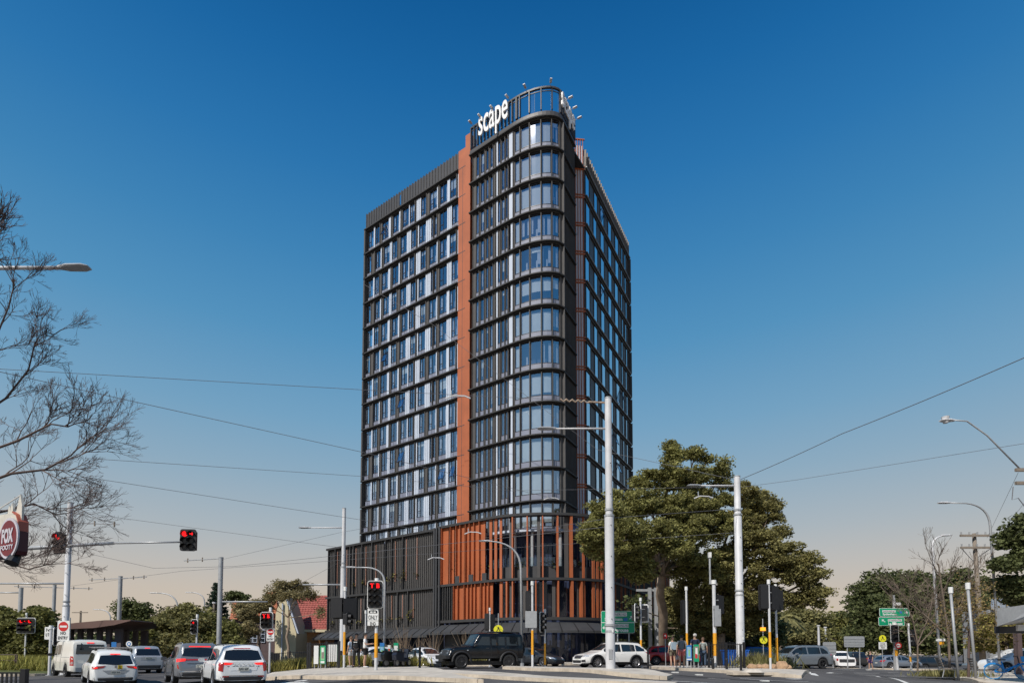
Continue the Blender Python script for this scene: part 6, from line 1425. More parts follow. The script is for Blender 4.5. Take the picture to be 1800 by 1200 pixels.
tree('park_tree', 'lower mid-green trees above the white pickup', (1470, 95), (.4, (1470, 1120, 95)),
     [(1450, 1098, 95, 24, 14), (1478, 1092, 95, 24, 16), (1500, 1100, 95, 24, 20), (1470, 1120, 92, 50, 18), (1510, 1120, 92, 34, 18)], 13000, .26, M['lf_mid'], None, 24, clump=1.0, group='trees beyond the right road')
tree('park_tree', 'overhanging dark branch of a tree at the upper right edge', (1830, 34), (.3, (1835, 1000, 33)),
     [(1785, 945, 33, 24, 20), (1810, 930, 33, 30, 24), (1775, 990, 33, 22, 12), (1805, 975, 33, 20, 12), (1780, 1030, 34, 26, 18), (1810, 1045, 34, 30, 26)], 16000, .13, M['lf_dark'], None, 25, clump=.5)
tree('street_tree', 'brown-leaved young street tree in front of the second bench', (1700, 30), (.07, (1703, 1110, 30)),
     [(1705, 1060, 30, 26, 30), (1690, 1085, 30, 20, 26), (1735, 1085, 30, 30, 32), (1715, 1040, 30, 22, 20), (1670, 1100, 31, 16, 22), (1745, 1120, 31, 26, 16)], 2600, .06, leafmat('autumn_leaves', (.26, .19, .08)), M['barkdark'], 26, clump=.8, group='young street trees on the right footpath')
tree('hedge_tree', 'glossy green tree behind the parked bicycle under the shop awning', (1770, 42), (.15, (1770, 1130, 42)),
     [(1745, 1105, 42, 22, 20), (1775, 1100, 42, 26, 22), (1800, 1110, 42, 22, 24), (1730, 1125, 44, 22, 16), (1760, 1130, 43, 30, 14)], 12000, .15, M['lf_yel'], None, 27, clump=.5)
# left trees
hg = 'trees lining the left road'
tree('street_tree', 'leafy green tree at the far left edge behind the wide signal board', (15, 42), (.14, (15, 1120, 42)),
     [(5, 1095, 42, 24, 20), (30, 1105, 42, 28, 22), (10, 1130, 42, 30, 22), (45, 1130, 42, 22, 22), (-5, 1080, 42, 16, 12)], 16000, .14, M['lf_mid'], None, 31, clump=.5, group=hg)
tree('street_tree', 'taller leafy tree right of the wide signal board', (68, 41), (.12, (68, 1120, 41)),
     [(68, 1080, 41, 18, 16), (62, 1105, 41, 26, 22), (75, 1125, 41, 22, 22), (55, 1140, 41, 26, 16)], 15000, .14, M['lf_mid'], None, 32, clump=.5, group=hg)
tree('street_tree', 'dark feathery tree right of the shelter pole', (234, 62), (.2, (234, 1110, 62)),
     [(225, 1070, 62, 20, 14), (248, 1075, 62, 18, 16), (235, 1095, 62, 26, 18), (240, 1120, 60, 26, 20)], 9000, .17, M['lf_dark'], None, 33, clump=.7, group=hg)
tree('street_tree', 'bright green bushy tree at the right end of the shelter', (268, 56), (.15, (268, 1120, 56)),
     [(262, 1108, 56, 16, 14), (278, 1098, 56, 18, 14), (266, 1130, 56, 24, 20), (288, 1120, 56, 20, 24)], 15000, .15, M['lf_mid'], None, 34, clump=.5, group=hg)
tree('street_tree', 'wide bushy tree left of the single red arrow signal', (318, 50), (.18, (318, 1120, 50)),
     [(308, 1085, 50, 26, 18), (335, 1080, 50, 26, 18), (315, 1110, 49, 36, 26), (345, 1105, 49, 24, 26), (300, 1130, 48, 30, 20), (335, 1135, 48, 28, 20)], 20000, .16, M['lf_olive'], None, 35, clump=.6, group=hg)
tree('street_tree', 'bushy tree between the arrow signal and the grey pole', (372, 50), (.15, (372, 1120, 50)),
     [(365, 1100, 50, 22, 20), (390, 1110, 50, 22, 22), (372, 1130, 49, 30, 20), (400, 1135, 49, 18, 16)], 14000, .16, M['lf_mid'], None, 36, clump=.6, group=hg)
tree('gum_tree', 'spreading gum tree over the red tiled roof', (506, 56), (.15, (507, 1085, 56)),
     [(500, 1028, 57, 20, 11), (524, 1028, 57, 18, 9), (484, 1042, 56, 20, 11), (518, 1044, 55, 24, 8), (548, 1042, 55, 12, 6), (474, 1052, 58, 11, 9), (564, 1074, 55, 4, 9)], 11000, .10, M['lf_gum'], M['bark_fig'], 37, clump=.4, droop=.5)
tree('gum_tree', 'low gum crown between the terrace house and the small tram signal', (455, 55), (.2, (455, 1110, 55)),
     [(440, 1082, 55, 26, 10), (462, 1068, 56, 20, 7), (430, 1070, 58, 22, 10), (438, 1104, 53, 16, 10), (418, 1122, 53, 14, 14), (452, 1062, 60, 26, 7)], 13000, .12, M['lf_gum'], None, 38, clump=.4)
tree('umbrella_tree', 'sparse flat-topped tree silhouetted right of the grey pole', (410, 90), (.2, (415, 1075, 90)),
     [(412, 1045, 90, 12, 5), (425, 1055, 90, 8, 4), (402, 1052, 90, 8, 4), (430, 1048, 90, 6, 3)], 3500, .18, M['lf_dark'], None, 39, clump=.5)
# norfolk pine
rng = np.random.default_rng(5); b = onG(378, 92); rt = thing('norfolk_pine', 'conical dark pine behind the grey tram pole', 'tree', b); zt_ = zof(1028, 92); mb = MB(); mb.tube([b, (b.x, b.y, zt_)], [.45, .06], 8); mb.build('trunk', M['barkdark'], rt)
Cs = []
for z in np.arange(b.z + 3, zt_, .62):
    f = (zt_ - z) / (zt_ - b.z); rad = .35 + 4.2 * f
    for a in np.linspace(0, 6.28, 8)[:-1] + rng.uniform(0, 1):
        k = int(200 * f + 60); t = rng.uniform(0.05, 1, k); C_ = np.stack([b.x + np.cos(a) * rad * t, b.y + np.sin(a) * rad * t, z + .35 * t * t - .2 * t], 1) + rng.normal(size=(k, 3)) * .14; Cs.append(C_)
C = np.concatenate(Cs); A = unit(rng, len(C)) * .2; B = np.cross(A, unit(rng, len(C))) * .5; quads_obj('crown', C, A, B, M['lf_pine'], rt)
# far woods closing the horizon
def wood(name, label, x0, x1, D, pytop, n, seed, m_):
    rng = np.random.default_rng(seed); bl = []
    for px in np.arange(x0, x1, 14): 
        t = pytop + rng.uniform(-4, 6); bl.append((pt(px, (t + 1150) / 2, D + rng.uniform(-6, 6)), 16 / 1000 * D, 6, (1150 - t) / 2000 * D))
    C, A, B = crown_leaves(rng, [((c.x, c.y, c.z), rx, ry, rz) for c, rx, ry, rz in bl], n, .32, 1.4); o = quads_obj(name, C, A, B, m_); o['kind'] = 'stuff'; tag(o, label, 'trees')
wood('distant_trees', 'far belt of trees low behind the left road and shelter', -100, 470, 105, 1112, 22000, 41, M['lf_dark'])
wood('distant_trees', 'far belt of trees closing the right road', 1340, 1960, 115, 1108, 24000, 42, M['lf_mid'])
# palm behind fig
b = onG(1375, 62); rt = thing('palm_tree', 'palm with arching fronds behind the orange-sleeved posts', 'tree', b); top_ = pt(1372, 1085, 62); mb = MB(); mb.tube([b, top_], [.3, .22], 8); mb.build('trunk', M['bark'], rt); mb = MB(); rng = np.random.default_rng(8)
for i in range(26):
    a = i * 2.4; el = rng.uniform(-.1, 1.1); L_ = 2.6; pr = None
    for k in range(9):
        t = k / 8; q = top_ + Vector((math.cos(a) * math.cos(el) * L_ * t, math.sin(a) * math.cos(el) * L_ * t, math.sin(el) * L_ * t - 1.7 * t * t)); s_ = Vector((-math.sin(a), math.cos(a), 0))
        if pr is not None: mb.add([pr, pr + s_ * .28 - Vector((0, 0, .2)), q + s_ * .2 - Vector((0, 0, .2)), q], [(0, 1, 2, 3)]); mb.add([pr, pr - s_ * .28 - Vector((0, 0, .2)), q - s_ * .2 - Vector((0, 0, .2)), q], [(0, 1, 2, 3)])
        pr = q
mb.build('fronds', M['lf_olive'], rt)
# ------------------------------------------------------------ bare trees
def bare(name, label, base, limbs, seed, depth=5, spread=.55, tw=.006, dens=1.0, reddish=None, mt=None, lenf=.72):
    rnd = random.Random(seed); b = base; rt = thing(name, label, 'tree', b); mb = MB(); tw_ = MB()
    def grow(p, d, L, r, k):
        if k == 0 or r < .0008: return
        n = 4 if L > .35 else 3; pts = [p]; q = p.copy(); dd = d.copy()
        for i in range(n):
            dd = (dd + Vector((rnd.gauss(0, .12), rnd.gauss(0, .12), rnd.gauss(.03, .10)))).normalized(); q = q + dd * (L / n); pts.append(q.copy())
            if k > 1 and rnd.random() < .62 * dens:
                sd_ = (dd + Vector((rnd.gauss(0, spread), rnd.gauss(0, spread), rnd.gauss(.1, spread)))).normalized(); grow(q.copy(), sd_, L * lenf * rnd.uniform(.6, 1.05), r * .6, k - 1)
        (mb if r > .02 else tw_).tube(pts, [max(tw, r * (1 - .45 * i / n)) for i in range(n + 1)], 6 if r > .03 else 3, cap=False)
        for s_ in range(2): 
            sd_ = (dd + Vector((rnd.gauss(0, spread * .7), rnd.gauss(0, spread * .7), rnd.gauss(.05, spread * .7)))).normalized(); grow(q.copy(), sd_, L * lenf, r * .6, k - 1)
    for pts, r0, L, k in limbs:
        P_ = [pt(*p) if len(p) == 3 and not isinstance(p, Vector) else p for p in pts]; n = len(P_); mb.tube(P_, [r0 * (1 - .6 * i / (n - 1)) for i in range(n)], 7, cap=False)
        for i in range(1, n):
            for c_ in range(2 if i < n - 1 else 3):
                d = (P_[i] - P_[i - 1]).normalized(); d = (d + Vector((rnd.gauss(0, .45), rnd.gauss(0, .3), rnd.gauss(.15, .45)))).normalized(); grow(P_[i - 1].lerp(P_[i], rnd.uniform(.4, 1)), d, L * rnd.uniform(.7, 1.1), min(r0 * .42, .03), k)
    if mb.v: mb.build('trunk', mt or M['barkdark'], rt, smooth=True)
    if tw_.v: tw_.build('twigs', mt or M['barkdark'], rt)
    return rt
D0 = 12.0; tb = Vector((-13.8, 12.4, G(-13.8, 12.4)))
bare('bare_tree', 'large leafless tree spreading in from the left edge', tb, [
    ([tb, Vector((-13.62, 12.28, 2.91)), Vector((-13.34, 12.14, 4.68)), Vector((-13.13, 12.00, 6.79)), (-40, 560, D0), (-20, 480, D0), (-5, 430, D0)], 0.092, 0.565, 5),
    ([Vector((-13.55, 12.28, 2.56)), (-30, 850, D0), (20, 832, D0), (80, 825, D0), (125, 800, D0)], 0.039, 0.600, 5),
    ([Vector((-13.55, 12.28, 2.84)), (-60, 880, D0), (0, 900, D0), (60, 885, D0 + .5), (100, 905, D0 + .7)], 0.035, 0.565, 5),
    ([Vector((-13.55, 12.28, 2.56)), (-60, 960, D0), (0, 985, D0), (50, 1000, D0), (90, 990, D0)], 0.025, 0.459, 5),
    ([Vector((-13.41, 12.21, 4.32)), (-50, 740, D0 + .7), (10, 700, D0 + .7), (50, 650, D0 + .7), (62, 600, D0 + .7)], 0.032, 0.529, 5),
    ([Vector((-13.34, 12.14, 4.82)), (-60, 660, D0), (-10, 600, D0), (15, 540, D0), (25, 500, D0)], 0.028, 0.529, 5),
    ([Vector((-13.55, 12.28, 3.69)), (-40, 800, D0 - .7), (30, 775, D0 - .7), (90, 745, D0 - .7), (120, 750, D0 - .7)], 0.032, 0.459, 5)], 7, spread=.42, tw=.0026, dens=.85)
bt = onG(1668, 34)
bare('bare_tree', 'tall leafless brown tree among the lamp posts on the right', bt, [([bt, (1668, 1120, 34), (1662, 1080, 34), (1655, 1030, 34), (1650, 990, 34)], .07, 1.2, 4), ([(1668, 1120, 34), (1625, 1080, 34), (1590, 1050, 34)], .06, 1.1, 4), ([(1667, 1105, 34), (1690, 1060, 34), (1705, 1020, 34)], .05, 1.0, 4)], 9, spread=.33, tw=.006, dens=.7, mt=M['bark'])
bt = onG(1612, 40)
bare('bare_tree', 'low brown leafless tree right of the green panels', bt, [([bt, (1613, 1130, 40), (1605, 1090, 40), (1592, 1055, 40)], .06, 1.4, 4), ([(1613, 1130, 40), (1632, 1085, 40), (1640, 1050, 40)], .055, 1.4, 4), ([(1613, 1135, 40), (1645, 1100, 40)], .05, 1.3, 4)], 10, spread=.42, tw=.007, dens=.8, mt=M['bark'])
for i, (px, D, h, lb) in enumerate(((762, 46, 2.9, 'pale upright leafless shrub in front of the entry columns'), (735, 46.5, 2.6, 'brown leafless shrub left of the entry columns'), (712, 46, 3.4, 'thin leafless sapling behind the green totem'), (820, 46, 2.8, 'leafless shrub behind the off-roader windscreen'), (698, 46, 2.4, 'leafless shrub behind the blue totem'))):
    b = onG(px, D); rnd = random.Random(i); rt = thing('bare_shrub', lb, 'shrub', b, group='winter shrubs before the podium'); mb = MB()
    for k in range(34): a = rnd.uniform(0, 6.28); r_ = abs(rnd.gauss(0, .55)); mb.tube([b + Vector((math.cos(a) * r_ * .2, math.sin(a) * r_ * .2, 0)), b + Vector((math.cos(a) * r_ * .6, math.sin(a) * r_ * .6, h * .5)), b + Vector((math.cos(a) * r_ * 1.3, math.sin(a) * r_ * 1.3, h * rnd.uniform(.6, 1)))], [.022, .016, .008], 3, cap=False)
    mb.build('stems', mat('pale_stems', (.30, .22, .15), .9), rt)
# ------------------------------------------------------------ low plants
def grass(name, label, spots, n, h, m_, seed=0, kind='stuff', spread=1.0):
    rng = np.random.default_rng(seed); Cs, As, Bs = [], [], []
    for (px, D, r_) in spots:
        b = onG(px, D); k = n; x = b.x + rng.normal(size=k) * r_; y = b.y + rng.normal(size=k) * r_ * .6; hh = h * rng.uniform(.4, 1.1, k); z = Gn(x, y) + .1 + hh / 2
        Cs.append(np.stack([x, y, z], 1)); As.append(np.stack([rng.normal(size=k) * .18 * hh, rng.normal(size=k) * .18 * hh, hh / 2], 1)); Bs.append(np.stack([rng.uniform(-1, 1, k) * .03, rng.uniform(-1, 1, k) * .03, np.zeros(k)], 1))
    o = quads_obj(name, np.concatenate(Cs), np.concatenate(As), np.concatenate(Bs), m_); o['kind'] = kind; tag(o, label, 'plants'); return o
grass('grass', 'yellow-green strappy grass bed behind the left kerb', [(p, 39, 1.0) for p in range(-40, 95, 12)], 700, 1.0, M['lf_grass'], 1)
grass('ground_cover', 'low green ground cover along the black fence', [(p, 33, .7) for p in range(500, 720, 14)], 420, .75, M['lf_yel'], 2)
grass('ground_cover', 'tufts of dry planting in front of the podium', [(p, 47.5, .6) for p in range(640, 860, 14)], 260, .9, M['lf_olive'], 3)
grass('grass', 'brownish tufts around the benches on the right', [(p, 31, .6) for p in (1648, 1658, 1668, 1700)], 420, .42, M['lf_olive'], 4)
grass('ground_cover', 'scrubby planting in the rock garden by the white pole', [(p, 31.5, .5) for p in (1318, 1330, 1342, 1352, 1366)], 260, .9, M['lf_olive'], 5)
# rocks
rnd = random.Random(3)
for i, (px, D, w_, h) in enumerate(((1322, 28.6, .26, .16), (1333, 28.9, .22, .14), (1345, 28.6, .26, .15), (1359, 28.8, .22, .16), (1374, 28.2, .30, .26), (1384, 28.8, .20, .14))):
    bm = bmesh.new(); bmesh.ops.create_icosphere(bm, subdivisions=2, radius=1)
    for v in bm.verts: v.co = Vector((v.co.x * w_, v.co.y * w_ * .7, v.co.z * h)) * (1 + rnd.uniform(-.16, .16))
    me = bpy.data.meshes.new('rock'); bm.to_mesh(me); bm.free(); me.materials.append(mat('sandstone', (.42, .27, .16), .9, 0, .3, 3, .5)); o = bpy.data.objects.new('rock', me); COL.objects.link(o); q = onG(px, D); o.location = (q.x, q.y, q.z + .14 + h * .5)
    tag(o, 'sandstone garden rock, number %s from the left in the row by the white pole' % ('first', 'second', 'third', 'fourth', 'fifth and largest', 'last')[i] if False else ['leftmost orange sandstone rock beside the white pole', 'small sandstone rock next to the leftmost one', 'sandstone rock under the left orange-sleeved post', 'sandstone rock just right of the left orange-sleeved post', 'largest sandstone rock, right of both orange-sleeved posts', 'rightmost small sandstone rock at the garden corner'][i], 'rock', 'rocks edging the garden bed')
# ============================================================ houses at left
M['tile'] = mat('red_roof_tile', (.34, .095, .075), .8, 0, .18, 2)
M['brick'] = mat('orange_brick', (.46, .23, .10), .9, 0, .18, 3)
M['cream'] = mat('cream_render', (.62, .54, .36), .85, 0, .08, 1)
M['dkbrick'] = mat('dark_brick', (.10, .07, .07), .9, 0, .2, 3)
def tiled(mb, p00, p10, p11, p01, rows, mi=0):
    """roof plane with real overlapping tile courses; p00-p10 eave, p01-p11 ridge"""
    p00, p10, p11, p01 = [Vector(p) for p in (p00, p10, p11, p01)]; nrm = (p10 - p00).cross(p01 - p00).normalized()
    if nrm.z < 0: nrm = -nrm
    for i in range(rows):
        a, b = i / rows, (i + 1) / rows; q = [p00.lerp(p01, a), p10.lerp(p11, a), p10.lerp(p11, b), p00.lerp(p01, b)]
        mb.add([q[0] + nrm * .07, q[1] + nrm * .07, q[2] + nrm * .015, q[3] + nrm * .015, q[0], q[1]], [(0, 1, 2, 3), (4, 5, 1, 0)], mi)
        n = int((q[1] - q[0]).length / .34)
        for k in range(n):
            t = (k + .5 * (i % 2)) / n; e = q[0].lerp(q[1], t); f = q[3].lerp(q[2], t); d = (q[1] - q[0]).normalized() * .05
            mb.add([e + nrm * .075 - d, e + nrm * .075 + d, f + nrm * .03 + d, f + nrm * .03 - d, e + nrm * .11, f + nrm * .06], [(0, 4, 5, 3), (4, 1, 2, 5)], mi)
D_ = 66; rt = thing('house', 'orange brick hall with big red tiled roof beside the dark podium', 'building', onG(540, D_))
def P2(px, py, D=D_): p = pt(px, py, D); return p
gz = onG(540, D_).z
mb = MB(); x0, x1 = P2(505, 1100).x, P2(592, 1100).x; mb.bbox(x0, x1, D_ + .4, D_ + 9, gz, zof(1108, D_)); mb.build('wall', M['brick'], rt)
mb = MB(); tiled(mb, P2(524, 1106), P2(598, 1106), P2(598, 1046, D_ + 6), P2(500, 1046, D_ + 6), 16); mb.build('roof', M['tile'], rt)
mb = MB(); mb.box(((x0 + x1) / 2 + .5, D_ - .05, zof(1108, D_)), (x1 - x0 + 1, .2, .3)); mb.build('gutter', M['cream'], rt)
mb = MB(); bz = zof(1121, D_ - .5); mb.box((P2(514, 1121).x, D_ + .1, bz), (1.0, .7, 1.0)); mb.build('meter_box', M['signback'], rt)
# cream gable of the hall
D2 = 63; mb = MB(); poly = [(484, 1165), (506, 1165), (520, 1165), (521, 1112), (510, 1080), (499, 1046), (489, 1062), (484, 1078)]
mb.prism([(pt(a, 1100, D2).x, zof(b, D2)) for a, b in poly][::-1], lambda a, b, t: (a, D2 + t, b), 0, 3.5, 0); mb.build('gable_wall', M['cream'], rt)
mb = MB(); mb.tube([(pt(497, 1100, D2).x, D2 - .15, gz), (pt(497, 1100, D2).x, D2 - .15, zof(1060, D2))], .08, 8); mb.build('downpipe', M['white'], rt)
mb = MB(); mb.prism([(pt(a, 1100, D2).x, zof(b, D2)) for a, b in ((499, 1043), (523, 1112), (526, 1113), (501, 1040))][::-1], lambda a, b, t: (a, D2 - .12 + t, b), 0, .25, 0); mb.build('barge_board', M['white'], rt)
D3 = 78; rt = thing('house', 'dark brick terrace house with white sash windows and orange tiled gables', 'building', onG(440, D3)); gz = onG(440, D3).z
mb = MB(); mb.bbox(pt(408, 1100, D3).x, pt(492, 1100, D3).x, D3, D3 + 9, gz, zof(1085, D3)); mb.build('wall', M['dkbrick'], rt)
mb = MB(); tiled(mb, P2(404, 1088, D3 - .5), P2(495, 1088, D3 - .5), P2(490, 1058, D3 + 4), P2(410, 1058, D3 + 4), 9); mb.build('roof', mat('orange_roof_tile', (.44, .16, .08), .8, 0, .2, 2), rt)
mb = MB(); tiled(mb, P2(464, 1078, D3 - 1), P2(488, 1078, D3 - 1), P2(486, 1040, D3 + 3), P2(468, 1040, D3 + 3), 10); mb.build('roof', mat('orange_roof_tile', (.44, .16, .08), .8), rt)
mb = MB(); mb.prism([(pt(a, 1100, D3).x, zof(b, D3)) for a, b in ((420, 1085), (434, 1085), (427, 1072))], lambda a, b, t: (a, D3 - .8 + t, b), 0, .3, 0); mb.build('gable', M['white'], rt)
for px in (414, 424, 433, 441, 449, 463): 
    x = pt(px, 1117, D3).x; z = zof(1117, D3); f = MB(); f.bbox(x - .28, x + .28, D3 - .14, D3 - .02, z - .9, z + .9, 0)
    wn = f.build('window', M['white'], rt); g = MB()
    for j in range(2):
        for k in range(3): g.bbox(x - .23 + j * .24, x - .02 + j * .24, D3 - .16, D3 - .142, z - .82 + k * .56, z - .34 + k * .56)
    g.build('pane', M['carglass'], rt)
# ============================================================ tram shelter
D_ = 46; rt = thing('tram_shelter', 'long brown curved-roof tram shelter with square columns behind the white van', 'shelter', onG(160, D_)); gz = onG(160, D_).z
mb = MB(); top = [(62, 1104), (100, 1101), (150, 1095), (200, 1090.5), (243, 1090)]; bot = [(244, 1091.5), (215, 1099), (180, 1104), (130, 1106), (62, 1107)]
for ya, yb, tl in ((0, 5, 0),):
    P_ = [(pt(a, 1100, D_).x, zof(b, D_)) for a, b in top + bot]; mb.prism(P_[::-1], lambda a, b, t: (a, D_ - 1 + t, b), 0, 5.5, 0)
mb.build('roof', mat('rust_brown_metal', (.15, .085, .07), .6, 0, .15, 1), rt)
for px in (122, 139, 156, 173, 190, 207):
    for dy in (0, 3.2): mb = MB(); x = pt(px, 1120, D_).x; mb.bbox(x - .16 - (.1 if px == 207 else 0), x + .16 + (.1 if px == 207 else 0), D_ + dy, D_ + dy + .3, gz, zof(1104 if px > 150 else 1106, D_)); mb.build('column', mat('brown_column', (.11, .09, .10), .6), rt)
mb = MB(); mb.bbox(pt(115, 1120, D_).x, pt(212, 1120, D_).x, D_ + 3.6, D_ + 3.66, zof(1124, D_), zof(1121, D_)); mb.build('rail', M['galv'], rt)
for px, py, c, lb in ((200.5, 1132, 'signblue', 'small blue information panel on the shelter platform'), (227, 1131, 'signwhite', 'white tram-stop disc above the pale silver SUV')):
    q = onG(px, 41); rt = thing('stop_sign', lb, 'sign', q); x = pt(px, py, 41).x; mb = MB(); mb.tube([(x, 41.1, q.z), (x, 41.1, zof(py, 41))], .035, 6); mb.build('post', M['galv'], rt)
    if c == 'signblue': sign_panel(rt, x, 41, zof(py, 41), .36, .36, 0, 5)
    else: sign_panel(rt, x, 41, zof(py, 41), .44, .44, 0, 0, r=.21, shapes=((circ(0, 0, .14), 5, 0), (circ(0, 0, .08), 0, .004)))
# left red fence, bollards
q0 = onG(-30, 24); rt = thing('picket_fence', 'black picket fence in the bottom left corner', 'fence', onG(0, 23)); D_ = 23; zt_ = zof(1183, D_)
mb = MB(); g0 = onG(0, D_).z
for px in range(-20, 40, 8): x = pt(px, 1190, D_).x; mb.bbox(x - .035, x + .035, D_ - .02, D_ + .02, g0, zt_)
mb.bbox(pt(-30, 1190, D_).x, pt(40, 1190, D_).x, D_ - .03, D_ + .03, zt_, zt_ + .06); mb.build('pickets', M['black'], rt)
rt = thing('bollard', 'thick black square bollard at the end of the corner picket fence', 'bollard', onG(43, D_)); x = pt(43, 1190, D_).x; mb = MB(); mb.bbox(x - .1, x + .1, D_ - .1, D_ + .1, g0, zof(1176, D_)); mb.build('post', M['black'], rt); mb = MB(); mb.bbox(x - .115, x + .115, D_ - .115, D_ + .115, zof(1176, D_), zof(1175, D_) ); mb.build('cap', M['plastic'], rt)
rt = thing('handrail', 'grey pipe rail beside the grass bed at left', 'rail', onG(25, 38)); g0 = onG(25, 38); mb = MB()
for px in (-10, 27, 30): x = pt(px, 1160, 38).x; mb.tube([(x, 38, g0.z), (x, 38, zof(1150, 38))], .04, 6)
for py in (1150, 1160): mb.tube([(pt(-20, py, 38).x, 38, zof(py, 38)), (pt(30, py, 38).x, 38, zof(py, 38))], .03, 6)
mb.build('pipes', M['dkbrick'], rt)
# ============================================================ fences
def fence(label, pts, h, posts, name='metal_fence', step=.13, mt='black', postr=.05):
    b = Vector(pts[0]); rt = thing(name, label, 'fence', (b.x, b.y, G(b.x, b.y))); P_ = Path(pts); mb = MB(); u = 0; rl = MB()
    while u < P_.L: q = P_.at(u); z = G(q.x, q.y) + .12; mb.bbox(q.x - .011, q.x + .011, q.y - .011, q.y + .011, z, z + h); u += step
    mb.build('pickets', M[mt], rt)
    n = max(2, int(P_.L / 1.0))
    for zz in (.12, h): 
        mb = MB(); mb.tube([(P_.at(P_.L * i / n).x, P_.at(P_.L * i / n).y, G(*P_.at(P_.L * i / n)) + .12 + zz - .05) for i in range(n + 1)], .02, 5); mb.build('rail', M[mt], rt)
    for u in posts: q = P_.at(u * P_.L); z = G(q.x, q.y) + .1; mb = MB(); mb.bbox(q.x - postr, q.x + postr, q.y - postr, q.y + postr, z, z + h + .08); mb.build('post', M[mt], rt)
fence('black pedestrian fence in front of the green advertising panel', [W(541, 30.2), W(596, 29.6)], 1.35, (0, .07, .6, 1))
fence('black spiked fence running left of the green advertising panel', [W(478, 38), W(541, 37)], 1.0, (0, .5, 1), step=.16)
fence('black pedestrian fence at the rock garden, right of the waiting group', [W(1246, 30.5), W(1308, 29.2)], 1.30, (.0, .50, 1), step=.14)
fence('black fence running back from the rock garden corner', [W(1205, 36), W(1300, 35.5)], 1.5, (0, .3, .6, 1), step=.16)
fence('low black fence around the entry planting bed', [W(600, 36.5), W(730, 36)], .95, (0, .35, .7, 1), step=.15)
rt = thing('gate_panel', 'solid black gate panel below the cream gable', 'gate', onG(483, 33)); q = onG(483, 33); mb = MB(); mb.bbox(q.x - .28, q.x + .28, 33, 33.06, q.z, zof(1147, 33)); mb.build('panel', M['black'], rt)
mb = MB(); [mb.bbox(q.x - .25 + i * .1, q.x - .22 + i * .1, 32.97, 33, q.z, zof(1147, 33)) for i in range(6)]; mb.build('ribs', M['plastic'], rt)
for px, D, lb in ((1253, 28.4, 'short black bollard under the stout signal post'), (1277, 27.8, 'short black bollard midway to the thick white pole'), (1302, 26.6, 'taller black bollard in front of the white pole base'), (1139, 33.5, 'black bollard behind the white wagon tail'), (738, 29, 'black bollard before the white sedan')):
    q = onG(px, D); rt = thing('bollard', lb, 'bollard', q + Vector((0, 0, .12)), group='black kerb bollards'); h = .5 if px in (1253, 1277) else (1.05 if px != 1302 else 1.2); mb = MB(); mb.tube([q + Vector((0, 0, .1)), q + Vector((0, 0, .12 + h))], .06, 10); mb.build('post', M['black'], rt); mb = MB(); mb.tube([q + Vector((0, 0, .12 + h)), q + Vector((0, 0, .17 + h))], [.07, .04], 10); mb.build('cap', M['plastic'], rt)
# advertising panels, totems
def banner(label, px, D, py0, py1, wpx, cols, name='banner'):
    q = onG(px, D); rt = thing(name, label, 'banner', q); x = pt(px, (py0 + py1) / 2, D).x; w_ = wpx / 1000 * D; z0, z1 = zof(py1, D), zof(py0, D)
    mb = MB(); fn = signfn(x, D, (z0 + z1) / 2, 0); hh = z1 - z0; mb.prism(rrect(w_, hh, .03), fn, -.03, .03, 0)
    for i, (a, b, c, dd, k) in enumerate(cols): mb.prism([(a * w_, c * hh), (b * w_, c * hh), (b * w_, dd * hh), (a * w_, dd * hh)], fn, .031 + .002 * i, .034 + .002 * i, k)
    mb.build('panel', [M['signgreen'], M['signwhite'], M['signblue'], M['signred'], mat('pale_green', (.25, .5, .25), .5), mat('photo_tone', (.25, .2, .18), .5), mat('light_blue', (.25, .45, .65), .5)], rt)
    for s_ in (-1, 1): mb = MB(); mb.tube([(x + s_ * w_ * .42, D + .06, q.z), (x + s_ * w_ * .42, D + .06, z1)], .025, 6); mb.build('post', M['galv'], rt)
banner('green bordered advertising panel on the fence at left', 567.5, 29.3, 1134, 1166, 9.5, ((-.36, .36, -.3, .42, 4), (-.2, .25, -.2, .15, 5), (-.36, .36, -.46, -.34, 1), (-.2, .2, .15, .38, 1)))
banner('plain white advertising panel left of the green one', 556, 29.9, 1134, 1166, 8, ((-.5, .5, -.5, .5, 1),))
banner('wide white sheet hung behind the fence, right of the green panel', 585, 31, 1132, 1162, 17, ((-.5, .5, -.5, .5, 1),))
banner('tall blue and white totem behind the orange-sleeved signal', 671.5, 33, 1129, 1161, 8, ((-.5, .5, .3, .5, 2), (-.38, .38, -.5, .28, 6), (-.2, .2, -.3, .1, 4)), 'totem')
banner('narrow white totem with red mark between the blue and green totems', 684, 34, 1133, 1165, 5, ((-.5, .5, .3, .5, 1), (-.4, .4, -.3, .2, 5), (-.3, .3, .2, .3, 3)), 'totem')
banner('tall green totem with rounded top', 696, 33, 1129, 1163, 8, ((-.4, .4, .1, .35, 1), (-.4, .4, -.2, .08, 4), (-.3, .3, -.35, -.2, 3)), 'totem')
banner('blue poster hung at hip height in the waiting group', 1211, 30.6, 1133, 1160, 9, ((-.5, .5, -.5, .5, 2), (-.36, .36, -.3, .38, 6), (-.15, .2, -.2, .2, 4), (-.5, .5, -.46, -.38, 1)))
banner('green poster hung at hip height in the waiting group', 1224, 30.6, 1132, 1162, 9, ((-.36, .36, -.3, .38, 5), (-.2, .2, -.1, .3, 1), (-.25, .1, -.3, -.05, 3)))
